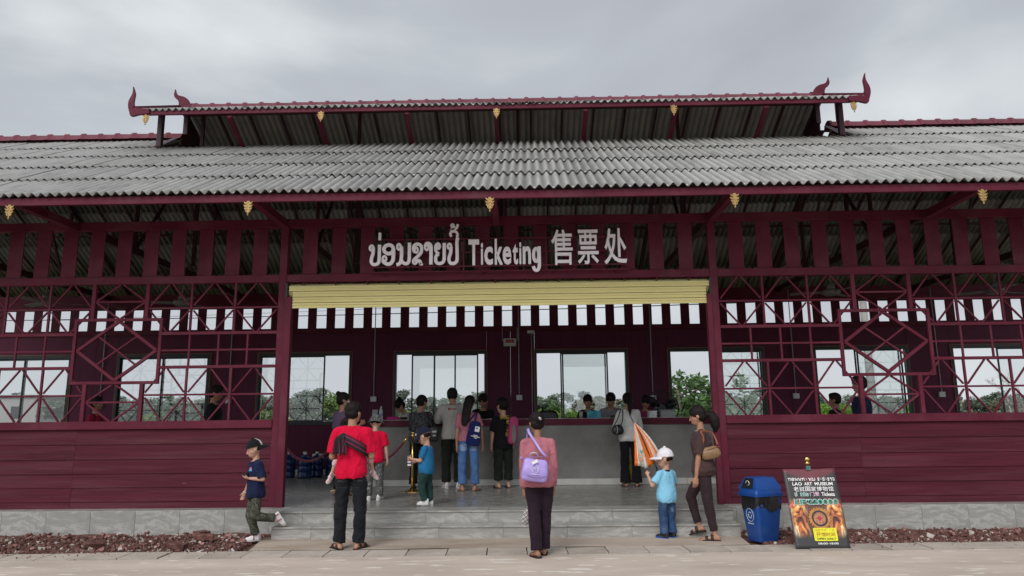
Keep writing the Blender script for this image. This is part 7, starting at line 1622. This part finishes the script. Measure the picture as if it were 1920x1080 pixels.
# phone and bracelet
g1 = W(J1, J1['gripL']); o = link('phone', box_mesh(0.062, 0.008, 0.125, 0.002, M_black_al), None, g1 + Vector((-0.015, 0.0, 0.015))); o.rotation_euler = (1.35, 0.15, 1.2); tag(o, 'black phone in the left hand of the hopping boy', 'phone')
w1 = W(J1, J1['wrR'])
br = MB(); d1 = (J1['W'].to_3x3() @ J1['hdR']); a_ = d1.orthogonal().normalized(); b_ = d1.cross(a_); br.tube([w1 + a_ * 0.021 * cos(t) + b_ * 0.021 * sin(t) for t in np.linspace(0, 2 * pi, 14, endpoint=False)], 0.006, 6, close=True); o = br.obj('bracelet', S_white, None, True); tag(o, 'white wristband on the hopping boy', 'bracelet')
# drink carton
g5 = (W(J5, J5['gripL']) + W(J5, J5['gripR'])) * 0.5
cb_ = empty('drink_carton', 'small white drink carton held by the toddler in blue', 'carton', tuple(g5 + Vector((-0.015, 0, -0.03))))
link('box', box_mesh(0.05, 0.04, 0.11, 0.002, S_white), cb_); 
for z0, mt in ((0.02, pm('carton_red', (0.4, 0.05, 0.07), 0.5)), (-0.02, pm('carton_navy', (0.03, 0.05, 0.16), 0.5))): link('print', box_mesh(0.0515, 0.0415, 0.018, 0, mt), cb_, (0, 0, z0))
m = MB(); m.tube([(0.01, 0, 0.055), (0.012, 0, 0.10)], 0.003, 6); m.obj('straw', S_white, cb_)
# face mask
h4 = lambda x, y, z: W(J4, J4['h'](x, y, z))
m = MB(); rg = []
for z, w, y in ((0.47, 0.20, 0.375), (0.38, 0.25, 0.455), (0.27, 0.24, 0.43), (0.16, 0.20, 0.37), (0.05, 0.15, 0.30)):
    rg.append([h4(w * 1.15 * sin(a), y - 0.30 * (1 - cos(a)), z) for a in np.linspace(-1.25, 1.25, 11)])
V = [p for r_ in rg for p in r_]; m.add(V, [(i * 11 + j, i * 11 + j + 1, i * 11 + 12 + j, i * 11 + 11 + j) for i in range(4) for j in range(10)])
for s in (-1, 1): m.tube([h4(s * 0.27, 0.17, 0.40), h4(s * 0.36, -0.06, 0.5)], 0.003, 5); m.tube([h4(s * 0.25, 0.16, 0.12), h4(s * 0.36, -0.06, 0.42)], 0.003, 5)
o = m.obj('face_mask', cloth('mask_white', (0.60, 0.62, 0.64)), None, True); tag(o, 'white face mask worn by the woman with the bun', 'mask')
# folded umbrella: alternating orange and white panels, pleated, held low by the boy
M_or = cloth('umbrella_orange', (0.72, 0.17, 0.025), 0.08, rough=0.6); M_uw = cloth('umbrella_white', (0.60, 0.57, 0.52), 0.08, rough=0.6)
ap = Vector((1.325, -0.95, 1.405)); um = empty('umbrella', 'orange and white folded umbrella hanging from the hands of the toddler in sky blue', 'umbrella', tuple(ap))
edge = [Vector((1.312, -0.97, 0.862)), Vector((1.352, -0.99, 0.868)), Vector((1.400, -0.93, 0.852)), Vector((1.445, -0.99, 0.835)), Vector((1.490, -0.93, 0.838)), Vector((1.53, -1.0, 0.885)), Vector((1.575, -0.94, 0.90)), Vector((1.615, -0.98, 0.905)), Vector((1.645, -0.93, 0.93)), Vector((1.655, -0.90, 0.99))]
pm_ = (M_or, M_uw, M_uw, M_uw, M_or, M_or, M_uw, M_or, M_uw)
for i in range(len(edge) - 1):
    a, b_ = edge[i] - ap, edge[i + 1] - ap; n = 12; V = []
    for lay in (0, 0.003):
        for j in range(n + 1):
            t = j / n; c = 0.05 * sin(pi * t) * (1 if i > 4 else 0.2)
            for q in (0, 0.5, 1): 
                p = a.lerp(b_, q) * (0.015 + 0.985 * t); fold = -0.028 * sin(pi * q) * t * (1 if i % 2 else -0.7)
                V.append(p + Vector((c * 0.35, fold + lay, c * 0.6 + 0.012 * sin(pi * q) * t * (1 if j == n else 0))))
    o_ = 3 * (n + 1); F = []
    for j in range(n):
        for q in (0, 1): k = 3 * j + q; F += [(k, k + 1, k + 4, k + 3), (o_ + k, o_ + k + 3, o_ + k + 4, o_ + k + 1)]
    for q in (0, 1): k = 3 * n + q; F.append((k, k + 1, o_ + k + 1, o_ + k))
    m = MB(); m.add(V, F); m.obj('panel', pm_[i], um, True)
m = MB(); m.tube([(-0.045, -0.0, 0.10), (0, 0, 0), (0.16, 0.02, -0.34), (0.27, 0.03, -0.56)], 0.006, 8); m.obj('shaft', M_black_al, um, False, (0, 0.06, 0))
m = MB(); m.tube([(0.27, 0.03, -0.56), (0.285, 0.03, -0.62), (0.27, 0.03, -0.66), (0.25, 0.03, -0.65)], 0.009, 8); m.obj('handle', M_black_al, um, False, (0, 0.06, 0))
def rb(x, z): return Vector((x, -0.047, z)) - Vector((0, 0, 0))
for s_, x0, x1, z0, z1, mt in (('&D', 0.058, 0.105, -0.375, -0.345, pm('print_green2', (0.02, 0.22, 0.09), 0.6)),): glyph_text(s_, x0, x1, z0, z1, 'lettering', mt, um, 0.003, -0.045, 0.02)
for k in range(3): m = MB(); m.tube([(0.03 + 0.01 * k, -0.045, -0.41 - 0.03 * k), (0.10 - 0.01 * k, -0.047, -0.405 - 0.035 * k)], 0.006 if k else 0.003, 5); m.obj('printed_line', M_or, um)
um.location = (1.362, -0.70, 1.404); um.scale = (1.027, 1.027, 1.027)
# yellow bag behind the legs of the woman in white
e, R = bag('cloth_bag', 'yellow cloth bag behind the legs of the woman in white', 'bag', (1.755, 2.78, 0.58), 0.13, 0.08, 0.50, cloth('yellow_cloth', (0.50, 0.42, 0.02)), 0, 0, 0.03, 0.75, 2.6); strap(e, [(1.75, 2.78, 0.82), (1.74, 2.76, 1.0), (1.76, 2.75, 1.15)], cloth('yellow_cloth', (0.5, 0.42, 0.02)), 0.01)
# a black cable tie, hair clip, spectacles
h11 = lambda x, y, z: W(J11, J11['h'](x, y, z))
m = MB(); m.tube([h11(-0.05, -0.67, 0.62), h11(0.0, -0.685, 0.57), h11(0.06, -0.67, 0.50)], 0.010, 6); m.tube([h11(-0.03, -0.675, 0.52), h11(0.05, -0.675, 0.60)], 0.007, 6); o = m.obj('hair_clip', M_pipe, None, True); tag(o, 'silver hair clip on the bun of the woman in pink', 'hair clip')
# prints on shirts: flat marks laid just above the cloth where the photograph shows them
def print_on(J, mesh_name, mat, boxf, seed=0):
    pass
def printed_cloth(obj, base, spots):
    """adds printed patches to a garment; spots = (centre in garment space, half sizes, colour, noise scale, threshold)"""
    m = base.copy(); m.name = base.name + '_printed'; nt = m.node_tree; N = nt.nodes.new; L = nt.links.new; b = nt.nodes['Principled BSDF']
    src = b.inputs['Base Color'].links[0].from_socket; tc = N('ShaderNodeTexCoord')
    for c, hs, col, ns, th in spots:
        mask = None
        sp = N('ShaderNodeVectorMath'); sp.operation = 'SUBTRACT'; sp.inputs[1].default_value = c; L(tc.outputs['Object'], sp.inputs[0])
        dv = N('ShaderNodeVectorMath'); dv.operation = 'DIVIDE'; dv.inputs[1].default_value = hs; L(sp.outputs[0], dv.inputs[0])
        ab = N('ShaderNodeVectorMath'); ab.operation = 'ABSOLUTE'; L(dv.outputs[0], ab.inputs[0]); sx = N('ShaderNodeSeparateXYZ'); L(ab.outputs[0], sx.inputs[0])
        mxx = N('ShaderNodeMath'); mxx.operation = 'MAXIMUM'; L(sx.outputs[0], mxx.inputs[0]); L(sx.outputs[1], mxx.inputs[1]); mx2 = N('ShaderNodeMath'); mx2.operation = 'MAXIMUM'; L(mxx.outputs[0], mx2.inputs[0]); L(sx.outputs[2], mx2.inputs[1])
        lt = N('ShaderNodeMath'); lt.operation = 'LESS_THAN'; lt.inputs[1].default_value = 1.0; L(mx2.outputs[0], lt.inputs[0]); fac = lt.outputs[0]
        if ns:
            n = N('ShaderNodeTexNoise'); n.inputs['Scale'].default_value = ns; n.inputs['Detail'].default_value = 2; L(tc.outputs['Object'], n.inputs[0]); gt = N('ShaderNodeMath'); gt.operation = 'GREATER_THAN'; gt.inputs[1].default_value = th; L(n.outputs['Fac'], gt.inputs[0])
            ml = N('ShaderNodeMath'); ml.operation = 'MULTIPLY'; L(fac, ml.inputs[0]); L(gt.outputs[0], ml.inputs[1]); fac = ml.outputs[0]
        mc = N('ShaderNodeMixRGB'); mc.inputs[2].default_value = (*col, 1); L(fac, mc.inputs[0]); L(src, mc.inputs[1]); src = mc.outputs[0]
    L(src, b.inputs['Base Color']); obj.data.materials[0] = m
def garment(J, nm): return [c for c in J['e'].children if c.name.split('.')[0] == nm][0]
YEL = (0.42, 0.27, 0.03)
printed_cloth(garment(J10, 'shirt'), C_black, [((0.01, -0.15, 1.19), (0.09, 0.12, 0.035), YEL, 42, 0.47), ((0.045, -0.15, 1.06), (0.022, 0.12, 0.12), YEL, 30, 0.5), ((0.05, -0.15, 0.90), (0.05, 0.12, 0.035), YEL, 42, 0.47), ((0.075, -0.15, 1.10), (0.022, 0.12, 0.03), (0.5, 0.5, 0.5), 30, 0.4)])
printed_cloth(garment(J7, 'shirt'), C_beige, [((0.0, -0.18, 1.335), (0.065, 0.15, 0.012), (0.35, 0.03, 0.05), 60, 0.45), ((-0.07, -0.18, 1.335), (0.016, 0.15, 0.018), (0.35, 0.03, 0.05), 0, 0)])
printed_cloth(garment(J1, 'shirt'), C_navy, [((-0.065, 0.14, 0.865), (0.024, 0.1, 0.014), (0.10, 0.35, 0.55), 70, 0.42), ((-0.07, 0.14, 0.885), (0.016, 0.1, 0.012), (0.45, 0.2, 0.25), 70, 0.42)])
printed_cloth(garment(J5, 'shirt'), C_teal, [((0.0, 0.13, 0.60), (0.06, 0.08, 0.022), (0.35, 0.5, 0.6), 55, 0.46), ((0.0, 0.13, 0.55), (0.045, 0.08, 0.008), (0.6, 0.62, 0.62), 55, 0.4), ((0.0, 0.13, 0.50), (0.05, 0.08, 0.006), (0.6, 0.62, 0.62), 55, 0.42)])
printed_cloth(garment(J8, 'trousers'), C_jean, [((-0.075, -0.14, 0.70), (0.052, 0.12, 0.055), (0.24, 0.33, 0.5), 0, 0), ((0.085, -0.14, 0.70), (0.052, 0.12, 0.055), (0.24, 0.33, 0.5), 0, 0)])
printed_cloth(garment(J2, 'trousers'), C_jean_blk, [((-0.085, -0.14, 0.765), (0.055, 0.1, 0.004), (0.05, 0.05, 0.055), 0, 0), ((0.09, -0.14, 0.765), (0.055, 0.1, 0.004), (0.05, 0.05, 0.055), 0, 0), ((-0.085, -0.14, 0.69), (0.055, 0.1, 0.002), (0.04, 0.04, 0.045), 0, 0), ((0.09, -0.14, 0.69), (0.055, 0.1, 0.002), (0.04, 0.04, 0.045), 0, 0)])
printed_cloth(garment(J16, 'trousers'), C_jeand, [((0.03, -0.1, 0.335), (0.022, 0.1, 0.026), (0.13, 0.20, 0.27), 22, 0.46)])
# cap badge
h5 = lambda x, y, z: W(J5, J5['h'](x, y, z))
m = MB(); m.ell(h5(-0.12, 0.36, 0.76), (0.012, 0.022, 0.016), 10, 6); o = m.obj('badge', S_white, None, True); o.parent = J5['e']; o.matrix_parent_inverse = J5['W'].inverted()
